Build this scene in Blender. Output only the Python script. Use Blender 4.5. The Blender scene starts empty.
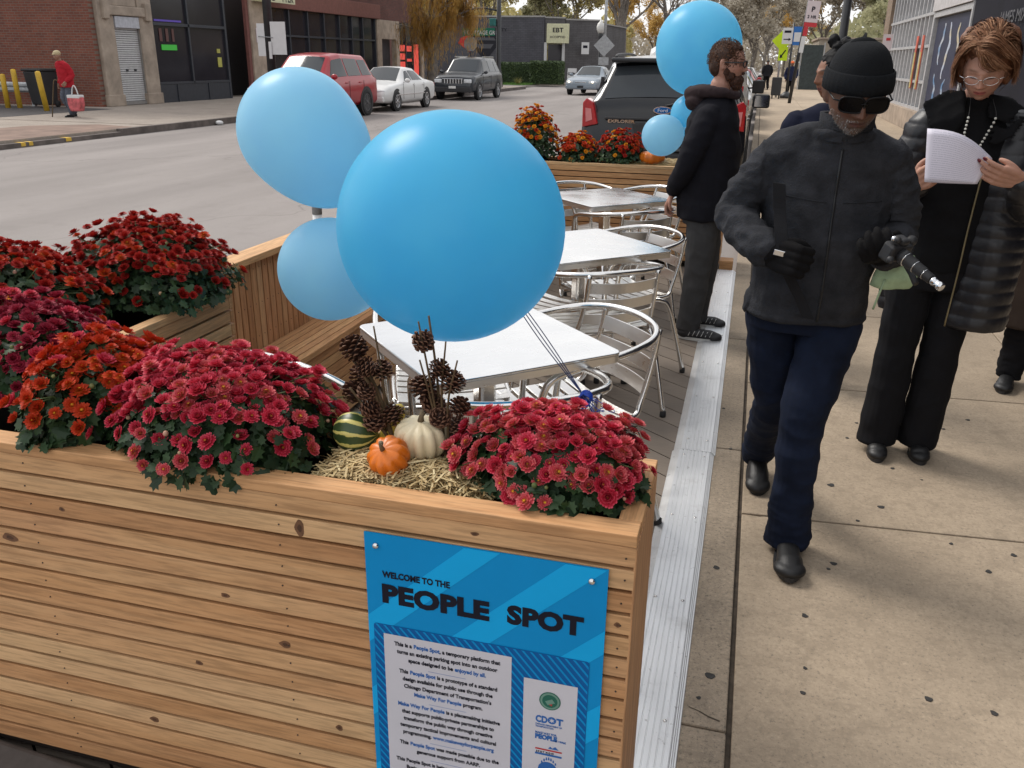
import bpy, bmesh, math, random
import numpy as np
from mathutils import Vector, Matrix, noise
R = math.radians
PI = math.pi
rnd = random.Random(7)
scene = bpy.context.scene
COL = scene.collection

# ------------------------------------------------------------------ mesh helpers
class MB:
    """collects vertices and faces; every face has a material index and a tone value"""
    def __init__(s):
        s.v = []; s.f = []; s.t = []; s.m = []; s.sm = []
    def add(s, vs, fs, tone=0.5, m=0, smooth=False):
        b = len(s.v)
        s.v.extend([tuple(p) for p in vs])
        for i, f in enumerate(fs):
            s.f.append([b + k for k in f])
            s.t.append(tone[i] if isinstance(tone, (list, tuple)) else tone)
            s.m.append(m); s.sm.append(smooth)
        return s
    def box(s, c, d, rot=None, tone=0.5, m=0):
        x, y, z = d[0] / 2, d[1] / 2, d[2] / 2
        vs = [Vector(p) for p in ((-x,-y,-z),(x,-y,-z),(x,y,-z),(-x,y,-z),(-x,-y,z),(x,-y,z),(x,y,z),(-x,y,z))]
        if rot is not None: vs = [rot @ p for p in vs]
        c = Vector(c)
        return s.add([p + c for p in vs], [(0,3,2,1),(4,5,6,7),(0,1,5,4),(1,2,6,5),(2,3,7,6),(3,0,4,7)], tone, m)
    def bx(s, x0, x1, y0, y1, z0, z1, tone=0.5, m=0):
        return s.box(((x0+x1)/2,(y0+y1)/2,(z0+z1)/2), (abs(x1-x0),abs(y1-y0),abs(z1-z0)), None, tone, m)
    def tube(s, pts, r, n=10, closed=False, tone=0.5, m=0, caps=True, flat=None):
        pts = [Vector(p) for p in pts]; k = len(pts)
        rs = r if isinstance(r, (list, tuple)) else [r] * k
        tang = []
        for i in range(k):
            if closed: t = pts[(i+1) % k] - pts[i-1]
            else: t = pts[min(i+1, k-1)] - pts[max(i-1, 0)]
            if t.length < 1e-9: t = Vector((0,0,1))
            tang.append(t.normalized())
        up = Vector((0,0,1)) if abs(tang[0].z) < .9 else Vector((1,0,0))
        a = tang[0].cross(up).normalized()
        vs = []; 
        for i in range(k):
            t = tang[i]; a = (a - t * a.dot(t))
            a = a.normalized() if a.length > 1e-6 else t.orthogonal().normalized()
            b = t.cross(a)
            for j in range(n):
                an = 2 * PI * j / n
                e = flat if flat else 1.0
                vs.append(pts[i] + a * (math.cos(an) * rs[i]) + b * (math.sin(an) * rs[i] * e))
        fs = []
        for i in range(k if closed else k - 1):
            i2 = (i + 1) % k
            for j in range(n):
                j2 = (j + 1) % n
                fs.append((i*n+j, i*n+j2, i2*n+j2, i2*n+j))
        if caps and not closed:
            fs.append(tuple(range(n-1, -1, -1))); fs.append(tuple((k-1)*n + j for j in range(n)))
        return s.add(vs, fs, tone, m, True)
    def lathe(s, prof, c=(0,0,0), n=24, tone=0.5, m=0, rib=None, rot=None, smooth=True):
        vs = []; fs = []; k = len(prof); c = Vector(c)
        for i, (r, z) in enumerate(prof):
            for j in range(n):
                a = 2 * PI * j / n
                q = rib(a) if rib else 1.0
                p = Vector((r*q*math.cos(a), r*q*math.sin(a), z))
                if rot is not None: p = rot @ p
                vs.append(p + c)
        for i in range(k-1):
            for j in range(n):
                j2 = (j+1) % n
                fs.append((i*n+j, i*n+j2, (i+1)*n+j2, (i+1)*n+j))
        fs.append(tuple(range(n-1,-1,-1))); fs.append(tuple((k-1)*n+j for j in range(n)))
        return s.add(vs, fs, tone, m, smooth)
    def ball(s, c, r, n=16, rot=None, tone=0.5, m=0):
        rr = (r, r, r) if not isinstance(r, (tuple, list)) else r
        k = max(6, n // 2); c = Vector(c); vs = []; fs = []
        for i in range(k + 1):
            th = PI * (0.002 + 0.996 * i / k)
            for j in range(n):
                a = 2*PI*j/n
                p = Vector((rr[0]*math.sin(th)*math.cos(a), rr[1]*math.sin(th)*math.sin(a), -rr[2]*math.cos(th)))
                if rot is not None: p = rot @ p
                vs.append(p + c)
        for i in range(k):
            for j in range(n):
                j2 = (j+1) % n
                fs.append((i*n+j, i*n+j2, (i+1)*n+j2, (i+1)*n+j))
        fs.append(tuple(range(n-1,-1,-1))); fs.append(tuple(k*n+j for j in range(n)))
        return s.add(vs, fs, tone, m, True)
    def prism(s, poly, z0, z1, M=None, tone=0.5, m=0):
        """poly in local xy extruded along local z, then placed by matrix M"""
        n = len(poly)
        vs = [Vector((p[0], p[1], z0)) for p in poly] + [Vector((p[0], p[1], z1)) for p in poly]
        if M is not None: vs = [M @ p for p in vs]
        fs = [tuple(range(n-1,-1,-1)), tuple(range(n, 2*n))] + [(i, (i+1)%n, n+(i+1)%n, n+i) for i in range(n)]
        return s.add(vs, fs, tone, m)
    def mesh(s, name, mats, auto=False):
        me = bpy.data.meshes.new(name)
        me.from_pydata(s.v, [], s.f)
        for mt in (mats if isinstance(mats, (list, tuple)) else [mats]): me.materials.append(mt)
        me.polygons.foreach_set('material_index', s.m)
        me.polygons.foreach_set('use_smooth', s.sm)
        at = me.attributes.new('tone', 'FLOAT', 'FACE'); at.data.foreach_set('value', s.t)
        me.update()
        return me
    def build(s, name, mats, parent=None, loc=None, bevel=0):
        o = bpy.data.objects.new(name, s.mesh(name, mats)); COL.objects.link(o)
        if parent is not None: o.parent = parent
        if loc is not None: o.location = loc
        if bevel:
            b = o.modifiers.new('bevel', 'BEVEL'); b.width = bevel; b.segments = 2; b.limit_method = 'ANGLE'; b.angle_limit = R(40)
        return o

def tag(o, label=None, cat=None, group=None, kind=None):
    if label: o['label'] = label
    if cat: o['category'] = cat
    if group: o['group'] = group
    if kind: o['kind'] = kind
    return o
def thing(name, label, cat, loc=(0,0,0), rz=0, group=None):
    o = bpy.data.objects.new(name, None); COL.objects.link(o)
    o.location = loc; o.rotation_euler = (0, 0, rz); o.empty_display_size = .1
    return tag(o, label, cat, group)
def dup(o, parent=None, loc=None, rz=None, label=None):
    c = o.copy(); COL.objects.link(c)
    if parent is not None: c.parent = parent
    if loc is not None: c.location = loc
    if rz is not None: c.rotation_euler = (0, 0, rz)
    if label: c['label'] = label
    for ch in list(o.children): dup(ch, c)
    return c
def smooth_path(pts, per=6, closed=False):
    P = [Vector(p) for p in pts]; out = []; n = len(P)
    rng = n if closed else n - 1
    for i in range(rng):
        p1 = P[i]; p2 = P[(i+1) % n]
        p0 = P[i-1] if (i > 0 or closed) else p1 + (p1 - p2)
        p3 = P[(i+2) % n] if (i + 2 < n or closed) else p2 + (p2 - p1)
        for k in range(per):
            t = k / per
            out.append(0.5*((2*p1)+(-p0+p2)*t+(2*p0-5*p1+4*p2-p3)*t*t+(-p0+3*p1-3*p2+p3)*t**3))
    if not closed: out.append(P[-1])
    return out
def rotz(a): return Matrix.Rotation(a, 3, 'Z')

# ------------------------------------------------------------------ materials
class NT:
    def __init__(s, name):
        s.m = bpy.data.materials.new(name); s.m.use_nodes = True
        s.n = s.m.node_tree.nodes; s.l = s.m.node_tree.links
        s.b = s.n['Principled BSDF']
    def node(s, t, **k):
        nd = s.n.new(t)
        for a, v in k.items():
            if a.startswith('i_'): nd.inputs[a[2:].replace('_', ' ')].default_value = v
            else: setattr(nd, a, v)
        return nd
    def link(s, a, b): s.l.new(a, b)
    def coord(s, kind='Object', scale=(1,1,1), rot=(0,0,0)):
        tc = s.node('ShaderNodeTexCoord'); mp = s.node('ShaderNodeMapping')
        mp.inputs['Scale'].default_value = scale; mp.inputs['Rotation'].default_value = rot
        s.link(tc.outputs[kind], mp.inputs[0]); return mp.outputs[0]
    def noise(s, vec, scale, detail=4, rough=.55, dist=0):
        n = s.node('ShaderNodeTexNoise'); n.inputs['Scale'].default_value = scale
        n.inputs['Detail'].default_value = detail; n.inputs['Roughness'].default_value = rough
        n.inputs['Distortion'].default_value = dist
        if vec is not None: s.link(vec, n.inputs['Vector'])
        return n.outputs['Fac']
    def ramp(s, fac, stops, interp='LINEAR'):
        r = s.node('ShaderNodeValToRGB'); cr = r.color_ramp; cr.interpolation = interp
        while len(cr.elements) < len(stops): cr.elements.new(.5)
        for e, (p, c) in zip(cr.elements, stops):
            e.position = p; e.color = (c[0], c[1], c[2], 1) if isinstance(c, (tuple, list)) else (c, c, c, 1)
        if fac is not None: s.link(fac, r.inputs[0])
        return r.outputs[0]
    def mix(s, a, b, fac, mode='MIX'):
        m = s.node('ShaderNodeMix', data_type='RGBA', blend_type=mode)
        for sock, v in ((m.inputs[0], fac), (m.inputs[6], a), (m.inputs[7], b)):
            if hasattr(v, 'is_output') or isinstance(v, bpy.types.NodeSocket): s.link(v, sock)
            elif isinstance(v, (tuple, list)): sock.default_value = (v[0], v[1], v[2], 1)
            else: sock.default_value = v if sock.type == 'VALUE' else (v, v, v, 1)
        return m.outputs[2]
    def math(s, op, a, b=None):
        m = s.node('ShaderNodeMath', operation=op)
        for i, v in enumerate((a, b)):
            if v is None: continue
            if isinstance(v, bpy.types.NodeSocket): s.link(v, m.inputs[i])
            else: m.inputs[i].default_value = v
        return m.outputs[0]
    def tone(s, name='tone'):
        a = s.node('ShaderNodeAttribute', attribute_name=name); return a.outputs['Fac']
    def bump(s, h, strength=.3, dist=.01):
        b = s.node('ShaderNodeBump'); b.inputs['Strength'].default_value = strength
        b.inputs['Distance'].default_value = dist
        s.link(h, b.inputs['Height']); s.link(b.outputs[0], s.b.inputs['Normal'])
    def fin(s, col=None, rough=.6, metal=0, spec=.5, coat=0):
        if col is not None:
            if isinstance(col, bpy.types.NodeSocket): s.link(col, s.b.inputs['Base Color'])
            else: s.b.inputs['Base Color'].default_value = (*col, 1)
        if isinstance(rough, bpy.types.NodeSocket): s.link(rough, s.b.inputs['Roughness'])
        else: s.b.inputs['Roughness'].default_value = rough
        s.b.inputs['Metallic'].default_value = metal
        s.b.inputs['Specular IOR Level'].default_value = spec
        s.b.inputs['Coat Weight'].default_value = coat
        s.b.inputs['Coat Roughness'].default_value = .05
        return s.m

def mat(name, col, rough=.6, metal=0, amt=.15, scale=8, bump=0, bscale=60, spec=.5, coat=0, bdist=.004, tone=0):
    """plain surface with a little colour variation and relief"""
    n = NT(name); v = n.coord()
    f = n.noise(v, scale, 5, .6)
    lo = tuple(c * (1 - amt) for c in col); hi = tuple(min(1, c * (1 + amt)) for c in col)
    c = n.mix(lo, hi, n.ramp(f, [(.3, 0.), (.7, 1.)]))
    if tone:
        c = n.mix(c, n.ramp(n.tone(), [(0, 1 - tone), (1, min(1, 1.0))]), 1.0, 'MULTIPLY')
    if bump: n.bump(n.noise(v, bscale, 4, .6), bump, bdist)
    return n.fin(c, rough, metal, spec, coat)

def mat_ramp(name, stops, rough=.6, metal=0, bump=0, bscale=60, spec=.4, amt=.1, scale=20, bdist=.003, sheen=0, trans=0):
    n = NT(name); v = n.coord()
    c = n.ramp(n.tone(), stops)
    f = n.noise(v, scale, 3, .6)
    c = n.mix(c, n.ramp(f, [(.3, 1 - amt), (.7, 1.)]), 1.0, 'MULTIPLY')
    if bump: n.bump(n.noise(v, bscale, 4, .6), bump, bdist)
    if trans:
        m = n.fin(c, rough, metal, spec)
        t = n.node('ShaderNodeBsdfTranslucent'); n.link(c, t.inputs[0])
        mx = n.node('ShaderNodeMixShader'); mx.inputs[0].default_value = trans
        out = [k for k in n.n if k.type == 'OUTPUT_MATERIAL'][0]
        n.link(n.b.outputs[0], mx.inputs[1]); n.link(t.outputs[0], mx.inputs[2]); n.link(mx.outputs[0], out.inputs[0])
        return m
    return n.fin(c, rough, metal, spec)

def wood(name, axis, light=(.66,.415,.225), dark=(.53,.31,.155), knots=True, rough=.62):
    """cedar: grain runs along the axis, every board shifts its pattern and tone by its tone value"""
    n = NT(name)
    tc = n.node('ShaderNodeTexCoord'); t = n.tone()
    off = n.node('ShaderNodeCombineXYZ')
    for i in range(3): n.link(n.math('MULTIPLY', t, (37.1, 53.7, 91.3)[i]), off.inputs[i])
    va = n.node('ShaderNodeVectorMath', operation='ADD'); n.link(tc.outputs['Object'], va.inputs[0]); n.link(off.outputs[0], va.inputs[1])
    sc = [14, 14, 14]; sc['XYZ'.index(axis)] = .9
    mp = n.node('ShaderNodeMapping'); mp.inputs['Scale'].default_value = sc; n.link(va.outputs[0], mp.inputs[0])
    g = n.noise(mp.outputs[0], 2.2, 6, .62, .8)
    g2 = n.noise(mp.outputs[0], 11, 3, .6)
    big = n.noise(va.outputs[0], 1.6, 3, .5)
    c = n.ramp(g, [(.28, dark), (.46, tuple((a+b)/2 for a, b in zip(light, dark))), (.62, light), (.8, tuple(min(1, c*1.12) for c in light))])
    c = n.mix(c, (.46, .22, .12), n.math('MULTIPLY', n.ramp(big, [(.45, 0.), (.75, 1.)]), .45))
    c = n.mix(c, n.ramp(t, [(0, (.82,.70,.60)), (.3, (.98,.88,.76)), (.55, (1., .97, .90)), (.8, (1., .90, .80)), (1, (1., 1., .94))]), 1.0, 'MULTIPLY')
    c = n.mix(c, (.74,.50,.27), n.math('MULTIPLY', n.ramp(t, [(.90, 0.), (.95, 1.)]), .4))
    c = n.mix(c, n.ramp(g2, [(.38, .74), (.56, 1.)]), 1.0, 'MULTIPLY')
    if knots:
        ks = [16, 16, 16]; ks['XYZ'.index(axis)] = 5.2
        m2 = n.node('ShaderNodeMapping'); m2.inputs['Scale'].default_value = ks; n.link(va.outputs[0], m2.inputs[0])
        vo = n.node('ShaderNodeTexVoronoi'); vo.inputs['Scale'].default_value = .55; n.link(m2.outputs[0], vo.inputs['Vector'])
        sel = n.ramp(vo.outputs['Color'], [(.60, 0.), (.62, 1.)])
        kd = n.ramp(vo.outputs['Distance'], [(.06, 1.), (.15, 0.)])
        k = n.math('MULTIPLY', sel, kd)
        c = n.mix(c, (.13, .06, .03), n.math('MULTIPLY', k, .85))
    n.bump(g2, .12, .002)
    return n.fin(c, rough, 0, .3)

M = {}
M['wx'] = wood('cedar_along_x', 'X'); M['wy'] = wood('cedar_along_y', 'Y'); M['wz'] = wood('cedar_upright', 'Z', light=(.60,.36,.20), dark=(.46,.25,.13))
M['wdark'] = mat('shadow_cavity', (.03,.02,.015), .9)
# brushed / polished aluminium
def metal(name, col, rough, st=(40, 40, 2), amt=.08):
    n = NT(name); v = n.coord(scale=st)
    f = n.noise(v, 3, 4, .6); g = n.noise(n.coord(), 5, 3)
    c = n.mix(tuple(x*(1-amt) for x in col), col, f)
    n.bump(f, .05, .002)
    return n.fin(c, n.ramp(n.math('ADD', n.math('MULTIPLY', f, .5), n.math('MULTIPLY', g, .5)), [(.3, rough*.7), (.7, rough*1.4)]), 1, .5)
M['alu'] = metal('polished_aluminium', (.80,.79,.77), .20)
M['alu_slat'] = metal('satin_aluminium_slat', (.80,.79,.77), .33, (3, 60, 60))
def table_metal():
    n = NT('stainless_table_top'); v = n.coord()
    w = n.node('ShaderNodeTexVoronoi'); w.inputs['Scale'].default_value = 26; n.link(v, w.inputs['Vector'])
    f = n.noise(n.coord(scale=(6, 90, 6)), 2, 3)
    n.bump(n.math('ADD', n.math('MULTIPLY', w.outputs['Distance'], 1.0), n.math('MULTIPLY', f, .3)), .10, .002)
    return n.fin(n.mix((.66,.67,.68), (.76,.77,.78), f), n.ramp(n.noise(v, 5, 4), [(.3, .2), (.7, .34)]), 1)
M['ttop'] = table_metal()
M['rubber'] = mat('black_rubber', (.02,.02,.021), .8, bump=.1)
def plate_metal():
    n = NT('ribbed_plate_aluminium'); v = n.coord()
    s = n.noise(n.coord(scale=(60, 1.2, 60)), 2, 4, .6); d = n.noise(v, 7, 6, .7); sp = n.noise(v, 45, 3, .6)
    c = n.mix((.64,.65,.66), (.82,.83,.84), s)
    c = n.mix(c, (.33,.32,.31), n.ramp(d, [(.58, 0.), (.76, .4)]))
    c = n.mix(c, (.28,.27,.26), n.ramp(sp, [(.66, 0.), (.72, .5)]))
    n.bump(s, .15, .002)
    return n.fin(c, n.ramp(d, [(.3, .34), (.7, .5)]), .82)
M['plate'] = plate_metal()
def concrete(name, base, speck=.25, stain=(.12,.105,.085)):
    n = NT(name); v = n.coord()
    a = n.noise(v, 1.3, 6, .62); b = n.noise(v, 9, 6, .65); f = n.noise(v, 75, 5, .85); g = n.noise(v, 22, 6, .75)
    c = n.mix(tuple(x*.80 for x in base), tuple(x*1.14 for x in base), n.ramp(a, [(.3, 0.), (.7, 1.)]))
    c = n.mix(c, tuple(x*.62 for x in base), n.ramp(b, [(.50, 0.), (.74, .75)]))
    c = n.mix(c, stain, n.ramp(f, [(.54, 0.), (.64, speck*2.6)]))
    c = n.mix(c, tuple(min(1, x*1.5) for x in base), n.ramp(f, [(.36, speck*1.6), (.46, 0.)]))
    c = n.mix(c, stain, n.ramp(n.noise(v, 3.1, 7, .7, 1.2), [(.60, 0.), (.75, .45)]))
    c = n.mix(c, n.ramp(n.tone(), [(0, (.84,.84,.84)), (1, (1.,1.,1.))]), 1.0, 'MULTIPLY')
    c = n.mix(c, tuple(x*.72 for x in base), n.ramp(g, [(.50, 0.), (.62, .75)]))
    n.bump(n.math('ADD', f, g), .3, .003)
    return n.fin(c, .88, 0, .25)
M['walk'] = concrete('sidewalk_concrete', (.42,.335,.245))
M['kerb'] = concrete('kerb_concrete', (.35,.285,.215), .4)
M['walk2'] = concrete('far_sidewalk_concrete', (.36,.31,.265))
M['apron'] = mat('brown_driveway_apron', (.20,.135,.105), .9, amt=.3, scale=2, bump=.1)
M['joint'] = mat('joint_dirt', (.055,.042,.03), .95, amt=.5, scale=30, bump=.5)
def asphalt():
    n = NT('worn_asphalt'); v = n.coord()
    a = n.noise(n.coord(scale=(.6, .08, 1)), 1.2, 5, .6); b = n.noise(v, 3.3, 6, .6); f = n.noise(v, 120, 2, .7)
    c = n.mix((.205,.185,.175), (.30,.272,.258), n.ramp(a, [(.3, 0.), (.7, 1.)]))
    c = n.mix(c, (.18,.16,.15), n.ramp(b, [(.55, 0.), (.75, .3)]))
    c = n.mix(c, (.07,.066,.062), n.ramp(f, [(.58, 0.), (.68, .55)]))
    c = n.mix(c, (.45,.43,.40), n.ramp(f, [(.30, .5), (.38, 0.)]))
    # long crack lines
    vo = n.node('ShaderNodeTexVoronoi', feature='DISTANCE_TO_EDGE'); vo.inputs['Scale'].default_value = .17
    m = n.node('ShaderNodeMapping'); m.inputs['Scale'].default_value = (1, .7, 1)
    dn = n.node('ShaderNodeTexNoise'); dn.inputs['Scale'].default_value = 1.1; dn.inputs['Detail'].default_value = 6
    tcx = n.node('ShaderNodeTexCoord')
    vm = n.node('ShaderNodeVectorMath', operation='MULTIPLY_ADD'); n.link(dn.outputs['Color'], vm.inputs[0]); vm.inputs[1].default_value = (1.5,1.5,0); n.link(tcx.outputs['Object'], vm.inputs[2])
    n.link(tcx.outputs['Object'], dn.inputs['Vector']); n.link(vm.outputs[0], m.inputs[0]); n.link(m.outputs[0], vo.inputs['Vector'])
    c = n.mix(c, (.09,.08,.075), n.ramp(vo.outputs['Distance'], [(.0, .45), (.004, 0.)]))
    n.bump(f, .4, .004)
    return n.fin(c, .9, 0, .25)
M['road'] = asphalt()
def deckmat():
    n = NT('composite_decking'); v = n.coord(rot=(0,0,R(-35)), scale=(2, 40, 1))
    f = n.noise(v, 3, 4, .6); b = n.noise(n.coord(), 5, 5)
    c = n.mix((.18,.145,.115), (.27,.225,.185), f)
    c = n.mix(c, n.ramp(n.tone(), [(0, (.8,.8,.8)), (1, (1.,1.,1.))]), 1., 'MULTIPLY')
    c = n.mix(c, (.12,.10,.085), n.ramp(b, [(.5, 0.), (.8, .5)]))
    n.bump(f, .15, .002)
    return n.fin(c, .7, 0, .35)
M['deck'] = deckmat()
def brick(name, c1, c2, mortar, scale=1.0, axis='Y', rough=.85, w=.22, h=.075):
    n = NT(name); tc = n.node('ShaderNodeTexCoord')
    sep = n.node('ShaderNodeSeparateXYZ'); n.link(tc.outputs['Object'], sep.inputs[0])
    cmb = n.node('ShaderNodeCombineXYZ'); n.link(sep.outputs[axis], cmb.inputs[0]); n.link(sep.outputs['Z'], cmb.inputs[1])
    b = n.node('ShaderNodeTexBrick'); n.link(cmb.outputs[0], b.inputs['Vector'])
    b.inputs['Color1'].default_value = (*c1, 1); b.inputs['Color2'].default_value = (*c2, 1); b.inputs['Mortar'].default_value = (*mortar, 1)
    b.inputs['Scale'].default_value = 1.0; b.inputs['Brick Width'].default_value = w*scale; b.inputs['Row Height'].default_value = h*scale
    b.inputs['Mortar Size'].default_value = .009*scale; b.inputs['Bias'].default_value = 0
    c = n.mix(b.outputs['Color'], n.ramp(n.noise(tc.outputs['Object'], 1.1, 6, .65), [(.3, (.72,.70,.70)), (.7, (1.,1.,1.))]), 1., 'MULTIPLY')
    n.bump(b.outputs['Fac'], -.3, .01)
    return n.fin(c, rough, 0, .25)
def glass(name, col=(.03,.035,.04), rough=.06):
    n = NT(name); v = n.coord()
    n.bump(n.noise(v, 1.2, 2), .02, .02)
    return n.fin(n.mix(col, tuple(c*1.6 for c in col), n.noise(v, 1.5, 3)), rough, 0, .32)
M['glass'] = glass('dark_window_glass')
M['glass2'] = glass('storefront_glass', (.020,.018,.022), .12)
# ------------------------------------------------------------------ camera, sky, sun
def build_camera():
    cam = bpy.data.cameras.new('camera'); co = bpy.data.objects.new('camera', cam); COL.objects.link(co)
    yaw, pitch, roll = R(15.0), R(20.8), R(-.8)
    f = Vector((-math.sin(yaw)*math.cos(pitch), math.cos(yaw)*math.cos(pitch), -math.sin(pitch)))
    r = Vector((math.cos(yaw), math.sin(yaw), 0)); d = f.cross(r)
    r2 = r*math.cos(roll) + d*math.sin(roll); d2 = -r*math.sin(roll) + d*math.cos(roll)
    m = Matrix((( r2.x, -d2.x, -f.x, 0), (r2.y, -d2.y, -f.y, 0), (r2.z, -d2.z, -f.z, 1.62), (0,0,0,1)))
    co.matrix_world = m
    cam.sensor_width = 36; cam.lens = 858 * 36 / 1024; cam.clip_start = .05; cam.clip_end = 2000
    scene.camera = co
build_camera()
w = bpy.data.worlds.new('World'); scene.world = w; w.use_nodes = True
nt = w.node_tree; bg = nt.nodes['Background']
SUN_EL, SUN_AZ = 48, -62     # azimuth measured from +Y towards +X
sky = nt.nodes.new('ShaderNodeTexSky'); sky.sky_type = 'NISHITA'; sky.sun_disc = False
sky.sun_elevation = R(SUN_EL); sky.sun_rotation = R(SUN_AZ); sky.dust_density = 3; sky.air_density = 1
# a bright broken overcast layer over the clear sky
tc = nt.nodes.new('ShaderNodeTexCoord'); mp = nt.nodes.new('ShaderNodeMapping'); mp.inputs['Scale'].default_value = (1, 1, 2.5)
ns = nt.nodes.new('ShaderNodeTexNoise'); ns.inputs['Scale'].default_value = 1.7; ns.inputs['Detail'].default_value = 6
rp = nt.nodes.new('ShaderNodeValToRGB'); rp.color_ramp.elements[0].position = .30; rp.color_ramp.elements[1].position = .62
rp.color_ramp.elements[0].color = (.62,.62,.62,1); rp.color_ramp.elements[1].color = (1,1,1,1)
cl = nt.nodes.new('ShaderNodeValToRGB'); cl.color_ramp.elements[0].color = (6.5,6.7,7.1,1); cl.color_ramp.elements[1].color = (10.2,10.0,9.8,1)
cl.color_ramp.elements[0].position = .35; cl.color_ramp.elements[1].position = .7
mx = nt.nodes.new('ShaderNodeMix'); mx.data_type = 'RGBA'
L = nt.links.new
L(tc.outputs['Generated'], mp.inputs[0]); L(mp.outputs[0], ns.inputs['Vector']); L(ns.outputs['Fac'], rp.inputs[0]); L(ns.outputs['Fac'], cl.inputs[0])
L(rp.outputs[0], mx.inputs[0]); L(sky.outputs[0], mx.inputs[6]); L(cl.outputs[0], mx.inputs[7]); L(mx.outputs[2], bg.inputs[0])
bg.inputs[1].default_value = .108
sun = bpy.data.lights.new('sun', 'SUN'); sun.energy = 1.9; sun.angle = R(20); sun.color = (1, .95, .88)
so = bpy.data.objects.new('sun', sun); COL.objects.link(so)
az = R(SUN_AZ); el = R(SUN_EL)
sd = Vector((math.sin(az)*math.cos(el), math.cos(az)*math.cos(el), math.sin(el)))
so.rotation_euler = sd.to_track_quat('Z', 'Y').to_euler()
vs = scene.view_settings; vs.view_transform = 'Standard'; vs.look = 'None'; vs.gamma = 1; vs.use_curve_mapping = False; vs.exposure = .36
scene.cycles.max_bounces = 6

# ------------------------------------------------------------------ ground
mb = MB(); mb.add([(-500,-80,-.45),(500,-80,-.45),(500,900,-.45),(-500,900,-.45)], [(0,1,2,3)])
tag(mb.build('ground', mat('ground_earth', (.17,.15,.12), .95, amt=.3, scale=.3)), kind='structure')
mb = MB(); mb.add([(-13.85,-30,-.15),(-.03,-30,-.15),(-.03,320,-.15),(-13.85,320,-.15)], [(0,1,2,3)])
mb.add([(-90,54,-.152),(-13.8,54,-.152),(-13.8,62,-.152),(-90,62,-.152)], [(0,1,2,3)])
tag(mb.build('road', M['road']), kind='structure')
# near sidewalk: kerb strip and slabs with real joints over a dirty bed
rs = random.Random(3)
mb = MB(); mb.bx(-.03, 9, -6, 200, -.4, -.012)
tag(mb.build('sidewalk_bed', M['joint']), kind='structure')
mb = MB(); y = -5.99
ks = [-5.0,-3.4,-1.6,.22, 1.842, 3.62, 5.3, 7.1, 9, 11, 13]
ks += [13 + 1.9*i for i in range(1, 96)]
for a, b in zip(ks[:-1], ks[1:]): mb.bx(-.03, .092, a+.004, b-.004, -.4, 0, rs.random())
tag(mb.build('kerb', M['kerb'], bevel=.005), kind='structure')
mb = MB()
ys = [-5.0, -3.3, -1.6, -.02, 1.52, 3.035, 4.52, 6.03, 7.55] + [7.55 + 1.55*i for i in range(1, 120)]
xs = [.106, 1.62, 3.12]
for a, b in zip(ys[:-1], ys[1:]):
    for i in range(len(xs)):
        x0 = xs[i] + (.004 if i else 0); x1 = (xs[i+1] if i < len(xs)-1 else 4.7) - .004
        sk = .075
        t = rs.random()
        z = -.2
        q = [(x0, a+.005+sk*(x0-.106)), (x1, a+.005+sk*(x1-.106)), (x1, b-.005+sk*(x1-.106)), (x0, b-.005+sk*(x0-.106))]
        mb.prism(q, z, 0, None, t)
tag(mb.build('sidewalk', M['walk'], bevel=.004), kind='structure')
# old chewing-gum spots trodden into the slabs
mb = MB()
spots = [(.045,3.62,.012),(.03,2.62,.018),(-.005,4.1,.012),(.04,2.05,.022),(.015,1.95,.01)]
spots += [(.455,3.38,.022),(.63,3.24,.02),(.72,3.62,.014),(.42,2.76,.018),(.40,2.72,.01),(.31,2.42,.015),(.93,2.86,.016),(1.04,3.0,.016),(.98,2.36,.02),(1.08,2.29,.026),(.62,2.12,.017),(.78,2.11,.015),(.93,2.12,.012),(.30,2.16,.009),(.29,2.05,.012),(.53,1.72,.014),(.68,1.71,.012),(.70,1.74,.022),(.62,4.1,.012),(1.15,4.3,.016),(1.4,3.9,.02),(1.3,3.5,.014),(.3,4.9,.014),(.5,5.4,.015),(.36,3.9,.012),(.56,3.9,.012),(1.22,2.66,.014)]
for i in range(70): spots.append((rs.uniform(.15, 3.6), rs.uniform(1.3, 12), rs.uniform(.006, .016)))
for x, y, r in [(a_, b_, c_*.62) for a_, b_, c_ in spots]:
    n_ = 11; ph = rs.random()*6
    ring = [(x + r*(1+.22*math.sin(3*a+ph)+rs.uniform(-.15,.15))*math.cos(a), y + r*(1+.2*math.cos(2*a+ph))*math.sin(a)) for a in [2*PI*k/n_ for k in range(n_)]]
    mb.prism(ring, .0005, .0022)
tag(mb.build('gum_stains', mat('trodden_gum', (.035,.033,.032), .8, amt=.4, scale=60)), kind='stuff')
mb = MB()
def crack(x, y, a, L_, w_):
    p = Vector((x, y)); n_ = int(L_/.03); pts = []
    for i in range(n_):
        a2 = a + rs.gauss(0, .5); p = p + Vector((math.cos(a2), math.sin(a2)))*.03; pts.append(p.copy())
    for i, (p, q) in enumerate(zip(pts[:-1], pts[1:])):
        d_ = (q-p).normalized(); s_ = Vector((-d_.y, d_.x))*w_*(.35+rs.random())*(1-i/len(pts)*.7)
        mb.add([(p.x-s_.x,p.y-s_.y,.0012),(q.x-s_.x,q.y-s_.y,.0012),(q.x+s_.x,q.y+s_.y,.0012),(p.x+s_.x,p.y+s_.y,.0012)], [(0,1,2,3)])
for c_ in ((.115,3.045,-.25,.40,.0016),(.10,1.86,2.6,.12,.002),(1.25,2.2,1.2,.9,.0012),(.12,4.55,.5,.5,.0015),(2.2,5.2,2.0,1.1,.0016),(.75,4.6,-1.3,.45,.0011),(2.4,3.4,.3,.8,.0013)): crack(*c_)
tag(mb.build('sidewalk_cracks', M['joint']), kind='structure')
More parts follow.
